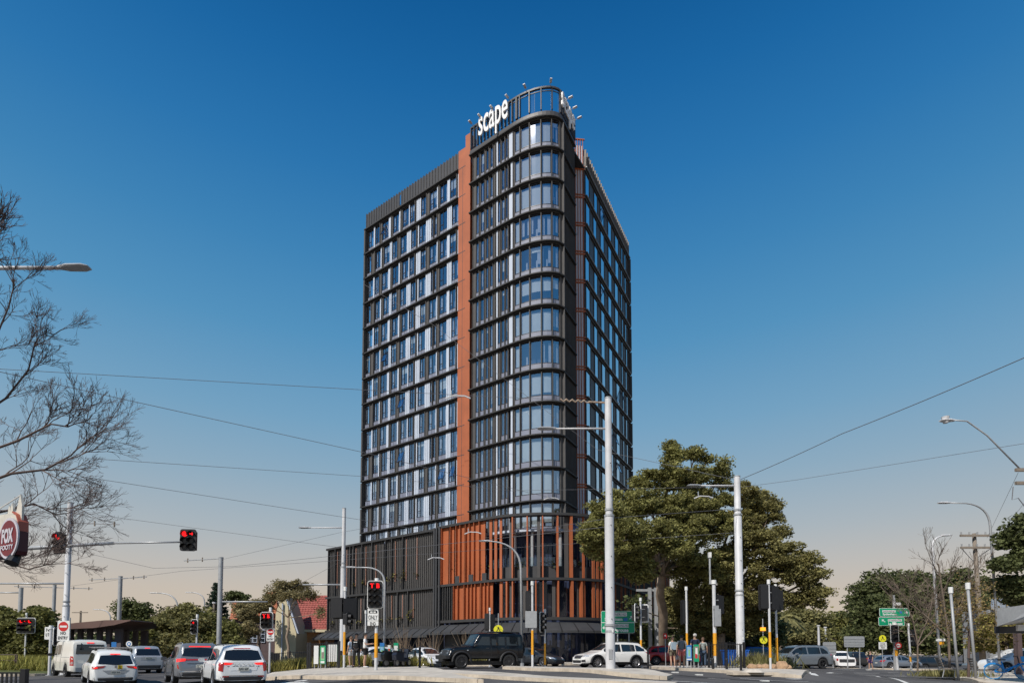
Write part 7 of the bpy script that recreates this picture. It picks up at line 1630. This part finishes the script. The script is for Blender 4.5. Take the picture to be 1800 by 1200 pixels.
# blue wheelie bins
q = onG(1292, 37.5); rt = thing('skip_bin', 'blue ribbed bin behind the black garden fence', 'bin', q); x = pt(1292, 1145, 37.5).x; mb = MB(); z0, z1 = q.z + .15, zof(1143, 37.5)
mb.hexa([(x - .6, 37.1, z0), (x + .6, 37.1, z0), (x + .6, 38, z0), (x - .6, 38, z0), (x - .72, 37, z1), (x + .72, 37, z1), (x + .72, 38.1, z1), (x - .72, 38.1, z1)]); mb.build('tub', mat('bin_blue', (.01, .12, .5), .5), rt)
mb = MB(); [mb.bbox(x - .66 + i * .16, x - .6 + i * .16, 36.94, 37.05, z0 + .1, z1) for i in range(9)]; mb.build('ribs', mat('bin_blue', (.01, .12, .5), .5), rt)
mb = MB(); mb.bbox(x - .75, x + .75, 36.95, 38.15, z1, z1 + .07); mb.build('lid', mat('bin_blue_lid', (.01, .09, .4), .5), rt)
# ============================================================ right footpath: benches, bicycle, timber poles, awning building
def bench(label, px, D, yaw, s_=1):
    q = onG(px, D); rt = thing('park_bench', label, 'bench', q + Vector((0, 0, .14)), yaw, group='benches on the right footpath')
    mb = MB(); [mb.bbox(-.75, .75, .02 + i * .12, .11 + i * .12, .43, .46) for i in range(4)]; mb.build('seat', M['timber'], rt, world=False)
    mb = MB()
    for i in range(4): mb.hexa([(-.75, .50 + i * .035, .56 + i * .12), (.75, .50 + i * .035, .56 + i * .12), (.75, .53 + i * .035, .56 + i * .12), (-.75, .53 + i * .035, .56 + i * .12), (-.75, .53 + i * .035, .65 + i * .12), (.75, .53 + i * .035, .65 + i * .12), (.75, .56 + i * .035, .65 + i * .12), (-.75, .56 + i * .035, .65 + i * .12)])
    mb.build('backrest', M['timber'], rt, world=False)
    for x in (-.6, .6):
        mb = MB(); mb.tube([(x, .05, 0), (x, .02, .43), (x, .48, .43), (x, .66, 1.0)], .025, 6); mb.tube([(x, .55, 0), (x, .46, .43)], .025, 6); mb.build('leg', M['galv'], rt, world=False)
    return rt
bench('slatted bench nearer the kerb, left of two on the right footpath', 1674, 30.0, R(62)); bench('slatted bench next to the blue bicycle', 1736, 27.5, R(62))
def bicycle(px, D, yaw):
    q = onG(px, D); rt = thing('share_bicycle', 'bright blue share bicycle with blue front basket parked at the right edge', 'bicycle', q + Vector((0, 0, .14)), yaw)
    bl = mat('bicycle_blue', (.01, .22, .62), .35)
    for x in (-.52, .52):
        wh = bpy.data.objects.new('wheel', None); COL.objects.link(wh); wh.parent = rt; wh.location = (x, 0, .34)
        ring = [(math.cos(a), math.sin(a)) for a in np.linspace(0, 2 * math.pi, 29)]
        mb = MB(); mb.tube([(.325 * c, 0, .325 * s) for c, s in ring], .022, 6, cap=False); mb.build('tyre', mat('blue_tyre', (.02, .18, .38), .6), wh, world=False, smooth=True)
        mb = MB(); [mb.tube([(0, 0, 0), (.31 * math.cos(a), 0, .31 * math.sin(a))], .003, 3) for a in np.linspace(0, 6.28, 15)[:-1]]; mb.tube([(0, -.05, 0), (0, .05, 0)], .04, 8); mb.build('spokes', M['chrome'], wh, world=False)
        mb = MB(); mb.tube([(.37 * c, 0, .37 * s) for c, s in [(math.cos(a), math.sin(a)) for a in np.linspace(.3, 2.6, 12)]], .03, 5); mb.build('mudguard', bl, rt, world=False); mb_ = COL.objects[-1] if False else None
    for o in [o for o in rt.children if o.name.startswith('mudguard')][0:2]: pass
    mg = [o for o in rt.children if o.name.startswith('mudguard')]
    for o, x in zip(mg, (-.52, .52)): o.location = (x, 0, .34)
    mb = MB(); mb.tube([(-.52, 0, .34), (-.12, 0, .30), (.36, 0, .72), (.40, 0, .62), (.52, 0, .34)], .03, 6); mb.tube([(-.12, 0, .30), (-.24, 0, .80)], .028, 6); mb.tube([(-.52, 0, .34), (-.20, 0, .62)], .02, 6); mb.tube([(-.18, 0, .40), (.36, 0, .66)], .035, 6); mb.build('frame', bl, rt, world=False, smooth=True)
    mb = MB(); mb.tube([(.36, 0, .70), (.31, 0, 1.0)], .022, 6); mb.tube([(.18, -.27, 1.02), (.31, -.1, 1.02), (.31, .1, 1.02), (.18, .27, 1.02)], .016, 6); mb.build('handlebar', M['plastic'], rt, world=False, smooth=True)
    mb = MB(); mb.hexa([(-.36, -.04, .83), (-.1, -.02, .84), (-.1, .02, .84), (-.36, .04, .83), (-.38, -.09, .90), (-.08, -.03, .89), (-.08, .03, .89), (-.38, .09, .90)]); mb.build('saddle', M['black'], rt, world=False)
    mb = MB(); x0, x1, z0, z1 = .40, .68, .78, 1.02
    mb.hexa([(x0 + .04, -.13, z0), (x1 - .04, -.13, z0), (x1 - .04, .13, z0), (x0 + .04, .13, z0), (x0, -.18, z1), (x1, -.18, z1), (x1, .18, z1), (x0, .18, z1)]); mb.build('basket', mat('basket_blue', (.0, .25, .70), .5), rt, world=False)
    mb = MB(); mb.tube([(-.12, -.12, .30), (-.12, .12, .30)], .02, 6); mb.bbox(-.03, .05, -.2, -.12, .18, .21); mb.bbox(-.27, -.19, .12, .2, .39, .42); mb.tube([(-.12, -.12, .30), (0, -.13, .2)], .012, 5); mb.tube([(-.12, .12, .30), (-.22, .13, .4)], .012, 5); mb.build('crank', M['chrome'], rt, world=False)
    mb = MB(); mb.tube([(-.12, .03, .3), (-.3, .12, 0)], .012, 5); mb.build('kickstand', M['chrome'], rt, world=False)
bicycle(1772, 25.2, R(-38))
# timber power pole with two crossarms
D_ = 44; b = onG(1728, D_); tp = pt(1712, 937, D_); rt = thing('power_pole', 'leaning timber power pole with two crossarms', 'pole', b); mb = MB(); mb.tube([b, tp], [.22, .13], 10); mb.build('shaft', M['timber'], rt, smooth=True)
for py, x0, x1 in ((942, 1683, 1744), (963, 1684, 1742)):
    a = pt(x0, py, D_); c = pt(x1, py, D_); mb = MB(); mb.bbox(a.x, c.x, D_ - .32, D_ - .2, a.z - .08, a.z + .08); mb.build('crossarm', M['timber'], rt)
    for k in range(5): q = a.lerp(c, (k + .15) / 4.3); mb = MB(); mb.tube([(q.x, D_ - .26, q.z + .08), (q.x, D_ - .26, q.z + .28)], [.05, .07], 6); mb.build('insulator', M['galv'], rt)
mb = MB(); mb.tube([pt(1690, 963, D_), pt(1710, 985, D_), pt(1742, 963, D_)], .03, 5); mb.build('cable_loop', M['wire'], rt)
D_ = 25; b = onG(1815, D_); tp = pt(1830, 760, D_); rt = thing('power_pole', 'power pole just outside the right edge with only its crossarm ends and lamp arm visible', 'pole', b); mb = MB(); mb.tube([b, pt(1815, 1000, D_), (pt(1815, 1000, D_).x + .3, D_, zof(790, D_))], [.2, .17, .15], 8); mb.build('shaft', M['timber'], rt)
for py in (828, 851): a = pt(1778, py, D_); c = pt(1850, py, D_); mb = MB(); mb.bbox(a.x, c.x, D_ - .25, D_ - .15, a.z - .07, a.z + .07); mb.build('crossarm', M['timber'], rt)
mb = MB(); mb.tube([pt(1795, 826, D_), pt(1735, 765, D_), pt(1700, 740, D_), pt(1676, 738, D_)], .032, 8); mb.build('lamp_arm', M['galv'], rt, smooth=True)
mb = MB(); fitting(mb, pt(1678, 739, D_), (-1, 0), .65, 0); q = pt(1662, 737, D_); mb.tube([q + Vector((0, 0, -.16)), q + Vector((0, 0, .12))], [.10, .16], 10); mb.build('lamp_head', M['pole'], rt)
mb = MB(); mb.tube([pt(1781, 855, D_), pt(1779, 878, D_), pt(1790, 875, D_), pt(1803, 892, D_)], .02, 5); mb.build('cable_loop', M['wire'], rt)
# awning building at right edge
D_ = 24; b = onG(1800, D_); rt = thing('shop_building', 'grey shop awning with boxed fascia at the right edge', 'building', b); gy = lambda px, py, D=D_: pt(px, py, D)
mb = MB(); a, c = gy(1753, 1099), gy(1830, 1068); mb.add([gy(1752, 1071), gy(1776, 1066, 23), gy(1830, 1058, 21), gy(1830, 1083, 21), gy(1800, 1083, 22), gy(1776, 1092, 23), gy(1753, 1100), gy(1752, 1071, 27), gy(1830, 1058, 27), gy(1830, 1090, 27), gy(1753, 1100, 27)], [(0, 1, 5, 6), (1, 2, 3, 4, 5), (0, 7, 8, 2, 1), (6, 5, 4, 3, 9, 10), (0, 6, 10, 7)]); mb.build('awning', mat('awning_pale', (.55, .55, .54), .6), rt)
mb = MB(); a, c = gy(1778, 1066, 22.9), gy(1797, 1078, 22.9); mb.bbox(a.x, c.x, 22.2, 22.25, c.z, a.z); mb.build('fascia_panel', M['signwhite'], rt)
mb = MB(); a, c = gy(1757, 1100, 26), gy(1830, 1112, 26); mb.bbox(a.x, c.x + 2, 26, 26.3, c.z, a.z); mb.build('under_sign', M['frame'], rt)
mb = MB(); a, c = gy(1789, 1097, 25), gy(1815, 1108, 25); mb.bbox(a.x, c.x, 25, 25.1, c.z, a.z); mb.build('hanging_panel', M['signwhite'], rt)
mb = MB(); mb.bbox(gy(1880, 1100, 32).x, gy(1880, 1100, 32).x + 8, 22, 30, b.z, b.z + 5.2); mb.build('wall', M['dkbrick'], rt)
mb = MB(); x = gy(1793, 1130, 33).x; mb.bbox(x - .13, x + .13, 33, 33.3, b.z, zof(1108, 33)); mb.build('column', M['dkbrick'], rt)
D_ = 46; rt = thing('shed_roof', 'slanted corrugated metal roof above the shop awning', 'roof', pt(1760, 1075, D_)); mb = MB(); p = [pt(1742, 1066, D_), pt(1783, 1070, D_), pt(1778, 1052, D_ + 3), pt(1744, 1053, D_ + 3)]; mb.add(p + [q - Vector((0, 0, .2)) for q in p], [(0, 1, 2, 3), (4, 5, 6, 7), (0, 1, 5, 4)]); 
for i in range(14): a = p[0].lerp(p[1], i / 13); c = p[3].lerp(p[2], i / 13); mb.tube([a + Vector((0, 0, .03)), c + Vector((0, 0, .03))], .04, 4)
mb.build('roof_sheet', M['signback'], rt); mb = MB(); mb.bbox(p[0].x, p[1].x, D_ + .3, D_ + 3, onG(1760, D_).z, p[0].z - .2); mb.build('wall', M['signback'], rt)
# ============================================================ round hanging sign at left edge
D_ = 9.4; c = pt(17, 946, D_); k_ = D_ / 1000; yaw = R(52)
# the disc faces the road; its drum box behind is dark maroon with pale scalloped top
rt = thing('pub_sign', 'maroon oval sign with white letters on a drum box with pale crest', 'sign', c); fb0_ = signfn(c.x, c.y, c.z, R(-28)); fb_ = lambda a, b, t: fb0_(a * .75, b * .75, t * .75); rr = .46
mar = mat('maroon_enamel', (.16, .008, .014), .4); mb = MB(); mb.prism(circ(0, 0, rr, 32), fb_, 0, .03, 1); mb.prism(circ(0, 0, rr * .87, 32), fb_, .031, .036, 0)
add_text(mb, 'FOX', fn_shift(fb_, .038), -.27, .27, -.11, .22, 1, bold=.05, depth=.01); add_text(mb, 'FOOTY', fn_shift(fb_, .038), -.30, .30, -.26, -.15, 1, bold=.03, depth=.01)
mb.build('sign_disc', [mar, mat('sign_letter_grey', (.55, .52, .56), .5)], rt)
mb = MB(); mb.prism([(-.9, -.38), (.30, -.38), (.36, -.30), (.36, .14), (-.9, .14)], fb_, -.20, -.01, 0); mb.build('drum_box', mat('maroon_box', (.06, .008, .015), .5), rt)
mb = MB(); mb.prism([(-.9, .145), (.34, .145), (.31, .34), (.20, .50), (.02, .58), (-.9, .62)], fb_, -.17, -.03, 0); mb.build('hood', mat('cream_enamel', (.62, .58, .50), .5), rt)
mb = MB(); mb.prism([(.36, .145), (.34, .36), (.22, .53), (.02, .615), (.02, .585), (.20, .505), (.31, .345), (.34, .145)], fb_, -.20, -.01, 0); mb.build('trim', mat('red_trim', (.40, .10, .06), .5), rt)
for x0, h, w_ in ((.16, 1.0, .15), (-.20, .84, .08), (-.32, .80, .06)):
    mb = MB(); mb.prism([(x0 - w_, .56), (x0 + w_, .40 if w_ > .1 else .56), (x0 + w_ * .95, .72), (x0 + w_ * .2, h), (x0 - w_ * .5, .74)], fb_, -.12, -.08, 0); mb.build('crest_fin', mat('cream_enamel', (.62, .58, .50), .5), rt)
mb = MB(); mb.tube([fb_(-1.2, .74, -.1), fb_(.16, .98, -.1)], .012, 5); mb.build('stay_rod', M['signwhite'], rt)
mb = MB(); q = fb_(.12, -.44, -.1); mb.tube([q + Vector((0, 0, .08)), q + Vector((0, -.1, -.1))], [.07, .10], 10); mb.build('spotlight', M['black'], rt)
mb = MB(); b_ = fb_(-1.5, .0, -.1); mb.tube([(b_.x, b_.y, 0), (b_.x, b_.y, b_.z + .8)], .08, 8); mb.tube([b_, fb_(-.85, 0, -.1)], .05, 6); mb.build('post', M['black'], rt)
# near lamp arm at upper left
p0 = pt(-60, 472, 15.0); p1 = pt(102, 470.5, 15.0); b_ = Vector((p0.x - .6, 15.0, 0)); rt = thing('street_lamp', 'near street lamp head on a straight arm at the upper left edge', 'street lamp', b_, group='curved arm street lamps')
mb = MB(); mb.tube([p0 - Vector((.6, 0, 0)), p1], [.06, .042], 8); mb.build('lamp_arm', M['pole'], rt, smooth=True); mb = MB(); mb.tube([b_, (b_.x, b_.y, p0.z + .3)], [.11, .08], 10); mb.build('shaft', M['pole'], rt, smooth=True)
mb = MB(); fitting(mb, p1, (1, 0), .86, 0); mb.build('lamp_head', M['signback'], rt)
# gantry frame behind the trees, right of the tower
D_ = 52; b = onG(1135, D_); rt = thing('gantry_frame', 'grey steel frame standing right of the podium under the fig leaves', 'frame', b); mb = MB()
for px in (1143, 1154): x = pt(px, 1080, D_).x; mb.bbox(x - .15, x + .15, D_, D_ + .3, b.z, zof(1032, D_))
mb.build('upright', M['galv'], rt); mb = MB(); mb.bbox(pt(1120, 1035, D_).x, pt(1157, 1035, D_).x, D_ + .31, D_ + .5, zof(1038, D_), zof(1034, D_)); mb.build('beam', M['galv'], rt)
for i, (px, D, lb) in enumerate(((384, 60, 'greenish concrete power pole left of the tram pole'), (1440, 72, 'far slim white pole behind the grey SUV, left'), (1452, 74, 'far slim white pole behind the grey SUV, right'), (139, 80, 'far timber pole with crossarm above the shelter roof'), (305, 70, 'far timber pole with crossarm above the left hedge trees'))):
    b = onG(px if px != 384 else 374, D); top_ = {384: 1060, 1440: 1100, 1452: 1103, 139: 1073, 305: 1062}[px]; rt = thing('power_pole' if px not in (1440, 1452) else 'flag_pole', lb, 'pole', b); mb = MB(); mb.tube([b, (b.x, b.y, zof(top_, D))], [.18, .12], 8); mb.build('shaft', M['timber'] if px not in (1440, 1452) else M['pole'], rt)
    if px in (139, 305): mb = MB(); mb.bbox(b.x - 1.1, b.x + 1.1, b.y - .2, b.y - .1, zof(top_ + 3, D) - .06, zof(top_ + 3, D) + .06); mb.build('crossarm', M['timber'], rt)
    else: mb = MB(); mb.tube([(b.x, b.y, zof(top_, D)), (b.x, b.y, zof(top_, D) + .15)], .2, 8); mb.build('cap', M['pole'], rt)
# ============================================================ people
M['skin'] = mat('skin', (.50, .30, .21), .6, 0, .05); M['skin2'] = mat('skin_tan', (.42, .26, .18), .6, 0, .05)
cloth = lambda n, c: mat('cloth_' + n, c, .85, 0, .12, 12)
M['hair_black'] = mat('hair_black', (.012, .010, .010), .6); M['hair_brown'] = mat('hair_brown', (.14, .08, .05), .6); M['hair_white'] = mat('hair_white', (.55, .52, .48), .6)
def skin_obj(name, verts, edges, radii, m_, parent, roots=(0,), lvl=1):
    me = bpy.data.meshes.new(name); me.from_pydata([tuple(v) for v in verts], edges, []); o = bpy.data.objects.new(name, me); COL.objects.link(o); o.parent = parent
    md = o.modifiers.new('skin', 'SKIN'); md.use_smooth_shade = True; md.branch_smoothing = .6
    if not me.skin_vertices: 
        bm = bmesh.new(); bm.from_mesh(me); bm.verts.layers.skin.verify(); bm.to_mesh(me); bm.free()
    sv = me.skin_vertices[0].data
    for i, r_ in enumerate(radii): sv[i].radius = r_ if isinstance(r_, tuple) else (r_, r_); sv[i].use_root = i in roots
    sb = o.modifiers.new('sub', 'SUBSURF'); sb.levels = lvl; sb.render_levels = lvl
    me.materials.append(m_)
    dg = bpy.context.evaluated_depsgraph_get(); dg.update(); ev = o.evaluated_get(dg); me2 = bpy.data.meshes.new_from_object(ev); me2.name = name
    o.modifiers.clear(); o.data = me2; bpy.data.meshes.remove(me)
    if not me2.materials: me2.materials.append(m_)
    me2.polygons.foreach_set('use_smooth', [True] * len(me2.polygons)); return o
def person(label, px, D, yaw, H=1.75, top=None, bottom=None, skin='skin', hair='hair_black', hairlen=0, sleeve='short', legs='long', pose='stand', shoes=(.6, .6, .6), extra=None, female=False, armL=None, armR=None, group='people at the crossing', stride=.0, bend=0.0):
    """local frame: +y is the way the person faces, x to their right"""
    q = onG(px, D); s = H / 1.75; rt = thing('person', label, 'person', q + Vector((0, 0, .145 if D < 45 else 0)), yaw, group=group)
    sh = .19 if not female else .165; hipw = .10 if not female else .105
    V = []; Ed = []; Rr = []
    def add(p, r_, par=None):
        V.append(Vector(p) * s); Rr.append(tuple(k * s for k in r_) if isinstance(r_, tuple) else r_ * s)
        if par is not None: Ed.append((par, len(V) - 1))
        return len(V) - 1
    by = bend
    pelvis = add((0, 0, .96), (.145, .105)); waist = add((0, .0 + by * .3, 1.10), (.125, .09), pelvis); chest = add((0, .01 + by * .7, 1.30), (.155, .11), waist); neckb = add((0, by, 1.45), (.075, .07), chest)
    neck = add((0, .015 + by, 1.51), .052, neckb); head0 = add((0, .02 + by, 1.58), (.066, .078), neck); head1 = add((0, .018 + by, 1.655), (.078, .092), head0); head2 = add((0, .01 + by, 1.715), (.058, .068), head1)
    arms = {}
    for sd_, arm in ((1, armR), (-1, armL)):
        el, wr_ = arm if arm else ((sd_ * (sh + .06), -.02, 1.15), (sd_ * (sh + .07), .05, .90))
        a = add((sd_ * sh, by, 1.40), .052, neckb); b = add(el, .039, a); c = add(wr_, .027, b)
        d = (Vector(wr_) - Vector(el)).normalized(); h1 = add(tuple(Vector(wr_) + d * .05), (.037, .02), c); h2 = add(tuple(Vector(wr_) + d * .095), (.036, .018), h1); arms[sd_] = (a, b, c, h2, d, Vector(wr_))
    feet = {}
    for sd_ in (1, -1):
        st = stride * sd_
        a = add((sd_ * hipw, 0, .90), .085, pelvis); k = add((sd_ * (hipw + .005), .02 + st * .4, .50), .056, a); kf = add((sd_ * hipw, -.015 + st * .7, .32), .053, k); an = add((sd_ * hipw, -.02 + st, .085), .035, kf); ft = add((sd_ * (hipw + .01), .08 + st, .04), (.038, .028), an); te = add((sd_ * (hipw + .02), .17 + st, .03), (.034, .02), ft); feet[sd_] = (a, k, kf, an, ft, te)
    roots = [pelvis]
    # fingers and thumb: separate tapering chains rooted inside each palm
    for sd_, (a, b, c, h2, d, wv) in arms.items():
        d = d.normalized(); side = Vector((0, 1, 0)) - d * d.y; side = side.normalized() if side.length > .2 else Vector((1, 0, 0)); inn = d.cross(side) * sd_
        for i, (of, ln) in enumerate(((-.024, .060), (-.008, .072), (.008, .068), (.022, .052))):
            p = wv + d * .085 + side * -of; r0 = add(tuple(p), .0085); roots.append(r0); r1 = add(tuple(p + d * ln * .55), .0078, r0); add(tuple(p + d * ln * .9 - inn * .02), .0065, r1)
        p = wv + d * .035 + side * .028; r0 = add(tuple(p), .011); roots.append(r0); r1 = add(tuple(p + side * .025 + d * .025), .0095, r0); add(tuple(p + side * .032 + d * .055), .0075, r1)
    body = skin_obj('body', V, Ed, Rr, M[skin], rt, roots)
    # face: nose, eyes, mouth, ears
    hy = by; fz = 1.64
    mb = MB(); mb.tube([Vector((0, .095 + hy, fz + .02)) * s, Vector((0, .122 + hy, fz - .02)) * s], [.008 * s, .014 * s], 6); 
    for sd_ in (-1, 1): mb.tube([Vector((sd_ * .078, .0 + hy, fz + .015)) * s, Vector((sd_ * .088, -.01 + hy, fz - .03)) * s], [.012 * s, .009 * s], 6)
    mb.build('nose_and_ears', M[skin], rt, world=False, smooth=True)
    for sd_ in (-1, 1): mb = MB(); mb.tube([Vector((sd_ * .032, .094 + hy, fz + .018)) * s, Vector((sd_ * .032, .104 + hy, fz + .018)) * s], .009 * s, 8); mb.build('eye', M['black'], rt, world=False)
    mb = MB(); mb.box(Vector((0, .097 + hy, fz - .055)) * s, (.042 * s, .012, .010 * s)); mb.build('mouth', mat('lips', (.35, .12, .10), .6), rt, world=False)
    # hair cap
    bm = bmesh.new(); bmesh.ops.create_icosphere(bm, subdivisions=3, radius=1)
    for v in bm.verts: v.co = Vector((v.co.x * .092, v.co.y * .106 - .006 + hy, v.co.z * .095 + 1.672)) * s
    cut = [v for v in bm.verts if (v.co.z / s < 1.672 - .02 and v.co.y / s > .03 + hy) or (v.co.z / s < 1.60) or (v.co.y / s - hy > .075 and v.co.z / s < 1.71)]
    bmesh.ops.delete(bm, geom=cut, context='VERTS'); me = bpy.data.meshes.new('hair'); bm.to_mesh(me); bm.free(); me.materials.append(M[hair]); me.polygons.foreach_set('use_smooth', [True] * len(me.polygons)); o = bpy.data.objects.new('hair', me); COL.objects.link(o); o.parent = rt
    if hairlen: skin_obj('long_hair', [Vector((0, -.07 + hy, 1.68)) * s, Vector((0, -.10 + hy, 1.60)) * s, Vector((0, -.10 + hy, 1.60 - hairlen)) * s], [(0, 1), (1, 2)], [.05 * s, (.06 * s, .035 * s), (.04 * s, .025 * s)], M[hair], rt)
    # top
    tv = []; te_ = []; tr = []
    def tadd(p, r_, par=None):
        tv.append(Vector(p)); tr.append(r_); 
        if par is not None: te_.append((par, len(tv) - 1))
        return len(tv) - 1
    sc_ = lambda r_, f: tuple(k * s * f for k in (r_ if isinstance(r_, tuple) else (r_, r_)))
    g = tadd(V[pelvis] + Vector((0, 0, -.06 * s)), sc_((.150, .115), 1.06)); w1 = tadd(V[waist], sc_((.135, .10), 1.10), g); c1 = tadd(V[chest], sc_((.160, .118), 1.10), w1); n1 = tadd(V[neckb] + Vector((0, 0, -.015 * s)), sc_((.085, .075), 1.15), c1)
    for sd_ in (1, -1):
        a, b, c = arms[sd_][:3]; s1 = tadd(V[a], sc_(.064, 1.05), n1); f = .95 if sleeve == 'long' else .1
        if sleeve == 'short': tadd(V[a].lerp(V[b], .75), sc_(.056, 1.05), s1)
        elif sleeve == 'long': e1 = tadd(V[b], sc_(.050, 1.05), s1); tadd(V[b].lerp(V[c], .93), sc_(.037, 1.1), e1)
    skin_obj('top', tv, te_, tr, top or cloth('white', (.7, .7, .7)), rt)
    tv.clear(); te_.clear(); tr.clear(); g = tadd(V[pelvis] + Vector((0, 0, .02 * s)), sc_((.148, .112), 1.03))
    for sd_ in (1, -1):
        a, k, kf, an = feet[sd_][:4]; h1 = tadd(V[a], sc_(.092, 1.08), g)
        if legs == 'long': k1 = tadd(V[k], sc_(.066, 1.15), h1); m1 = tadd(V[kf], sc_(.062, 1.15), k1); tadd(V[an] + Vector((0, 0, .0)), sc_(.050, 1.2), m1)
        elif legs == 'shorts': tadd(V[a].lerp(V[k], .72), sc_(.082, 1.15), h1)
    skin_obj('trousers' if legs == 'long' else 'shorts', list(tv), list(te_), list(tr), bottom or cloth('black', (.015, .015, .017)), rt)
    for sd_ in (1, -1):
        an, ft, te = feet[sd_][3:]; mb = MB(); a = V[an] + Vector((0, -.05 * s, 0)); b = V[te]; 
        sho = skin_obj('shoe', [Vector((a.x, a.y, .045 * s)), Vector((V[ft].x, V[ft].y, .045 * s)), Vector((b.x, b.y + .02, .035 * s))], [(0, 1), (1, 2)], [(.045 * s, .045 * s), (.05 * s, .042 * s), (.042 * s, .03 * s)], cloth('shoe%s' % str(shoes), shoes), rt)
    if extra: extra(rt, V, s, locals())
    return rt
def backpack(col):
    def f(rt, V, s, L_):
        mb = MB(); fn = lambda a, b, t: (a, -.13 - t, b); mb.prism([(x * s, z * s + 1.22 * s) for x, z in rrect(.30, .44, .09)], fn, 0, .15, 0); mb.build('backpack', cloth('pack%s' % col[0], col), rt, world=False, smooth=True, auto=40)
        mb = MB()
        for sd_ in (-1, 1): mb.tube([Vector((sd_ * .11, -.13, 1.42)) * s, Vector((sd_ * .12, .02, 1.49)) * s, Vector((sd_ * .12, .15, 1.30)) * s, Vector((sd_ * .14, .0, 1.08)) * s], .018, 5)
        mb.build('strap', cloth('strap', (.1, .12, .14)), rt, world=False)
    return f
def phone(rt, V, s, L_):
    mb = MB(); w_ = L_['armR'][1]; mb.box((w_[0] * s - .05, (w_[1] + .10) * s, (w_[2] + .03) * s), (.075, .012, .15)); mb.build('phone', M['black'], rt, world=False)
    if False: pass
def logo(rt, V, s, L_):
    mb = MB(); mb.box((0, .17 * s, 1.30 * s), (.20, .012, .035)); mb.build('chest_print', M['signwhite'], rt, world=False)
blk = cloth('black', (.012, .012, .014))
person('person in black long-sleeved top and wide black trousers, head bowed, at the fence', 627, 30.0, R(170), 1.78, blk, blk, hair='hair_black', sleeve='long', shoes=(.04, .04, .04), stride=.12, bend=.05, extra=logo)
person('person in white t-shirt and black shorts holding a phone, side on, at the fence', 641.5, 29.2, R(-85), 1.78, cloth('white', (.75, .76, .76)), blk, hair='hair_black', legs='shorts', shoes=(.7, .7, .7), armR=((.22, .06, 1.17), (.16, .30, 1.20)), armL=((-.22, .06, 1.17), (-.14, .30, 1.20)), extra=phone)
person('person in pale blue shirt half hidden behind the one dressed in black', 617, 31.5, R(60), 1.68, cloth('paleblue', (.45, .52, .62)), cloth('white2', (.6, .6, .6)), hair='hair_brown', legs='shorts', female=True, hairlen=.14, shoes=(.5, .5, .5))
person('person in white top with pale blue backpack and khaki shorts, seen from behind', 1182.5, 31.6, R(8), 1.70, cloth('white', (.75, .76, .76)), cloth('khaki', (.20, .17, .12)), hair='hair_brown', legs='shorts', female=True, extra=backpack((.30, .38, .45)), shoes=(.55, .5, .5), hairlen=.04)
person('person in grey t-shirt and coral pink shorts, seen from behind', 1198.5, 31.2, R(-5), 1.76, cloth('grey', (.20, .21, .22)), cloth('coral', (.75, .22, .20)), hair='hair_black', legs='shorts', shoes=(.7, .7, .7))
person('white-haired person in navy t-shirt, seen from behind', 1222, 31.4, R(10), 1.86, cloth('navy', (.012, .02, .05)), blk, hair='hair_white', legs='long', shoes=(.2, .2, .2), skin='skin2')
person('person in patterned black and white blouse and jeans, seen from behind', 1236, 31.8, R(-15), 1.66, mat('cloth_pattern', (.25, .28, .27), .8, 0, .9, 9), cloth('jeans', (.05, .08, .13)), hair='hair_brown', hairlen=.05, female=True, shoes=(.15, .15, .15))
person('person in navy top walking beside the far steel-blue hatchback', 1530, 52, R(100), 1.72, cloth('navy', (.012, .02, .05)), cloth('purple', (.10, .06, .22)), hair='hair_brown', legs='shorts', stride=.12)
# child behind the pink shorts
person('small child in pink top between the two people in shorts', 1191.5, 31.9, R(0), 1.15, cloth('pink', (.70, .40, .38)), cloth('paleblue', (.45, .52, .62)), hair='hair_brown', legs='shorts', female=True)
# parked motorcycle cluster in front of the totems
q = onG(692, 31.5)
for i, (px, lb, bc) in enumerate(((679, 'white and black scooter parked left before the totems', (.7, .7, .7)), (694, 'black scooter parked in the middle before the totems', (.015, .015, .015)), (708, 'dark scooter with cover parked right before the totems', (.02, .025, .04)))):
    q = onG(px, 31.6); rt = thing('scooter', lb, 'scooter', q + Vector((0, 0, .14)), R(25 + 20 * i), group='scooters parked by the totems')
    for x in (-.55, .58):
        wh = bpy.data.objects.new('wheel', None); COL.objects.link(wh); wh.parent = rt; wh.location = (x, 0, .23); ring = [(math.cos(a), math.sin(a)) for a in np.linspace(0, 2 * math.pi, 21)]
        mb = MB(); mb.tube([(.18 * c, 0, .18 * s_) for c, s_ in ring], .05, 6, cap=False); mb.build('tyre', M['tyre'], wh, world=False, smooth=True); mb = MB(); mb.tube([(0, -.04, 0), (0, .04, 0)], .14, 12); mb.build('rim', M['rim'], wh, world=False)
    bodym = mat('scooter_paint_%d' % i, bc, .3); mb = MB(); mb.prism([(-.75, .38), (-.15, .30), (.30, .28), (.42, .95), (.34, .98), (.18, .42), (-.05, .42), (-.12, .74), (-.70, .80), (-.82, .66)], lambda a, b, t: (a, t, b), -.14, .14); mb.build('fairing', bodym, rt, world=False)
    mb = MB(); mb.prism([(-.72, .80), (-.10, .74), (-.08, .80), (-.4, .86), (-.72, .90)], lambda a, b, t: (a, t, b), -.13, .13); mb.build('seat', M['black'], rt, world=False)
    mb = MB(); mb.tube([(.58, 0, .23), (.38, 0, .98)], .03, 6); mb.tube([(.34, -.3, 1.02), (.38, 0, .98), (.34, .3, 1.02)], .018, 6); mb.build('handlebar', M['plastic'], rt, world=False)
    mb = MB(); mb.tube([(.42, 0, .86), (.48, 0, .86)], .07, 10); mb.build('headlight', M['headlight'], rt, world=False)
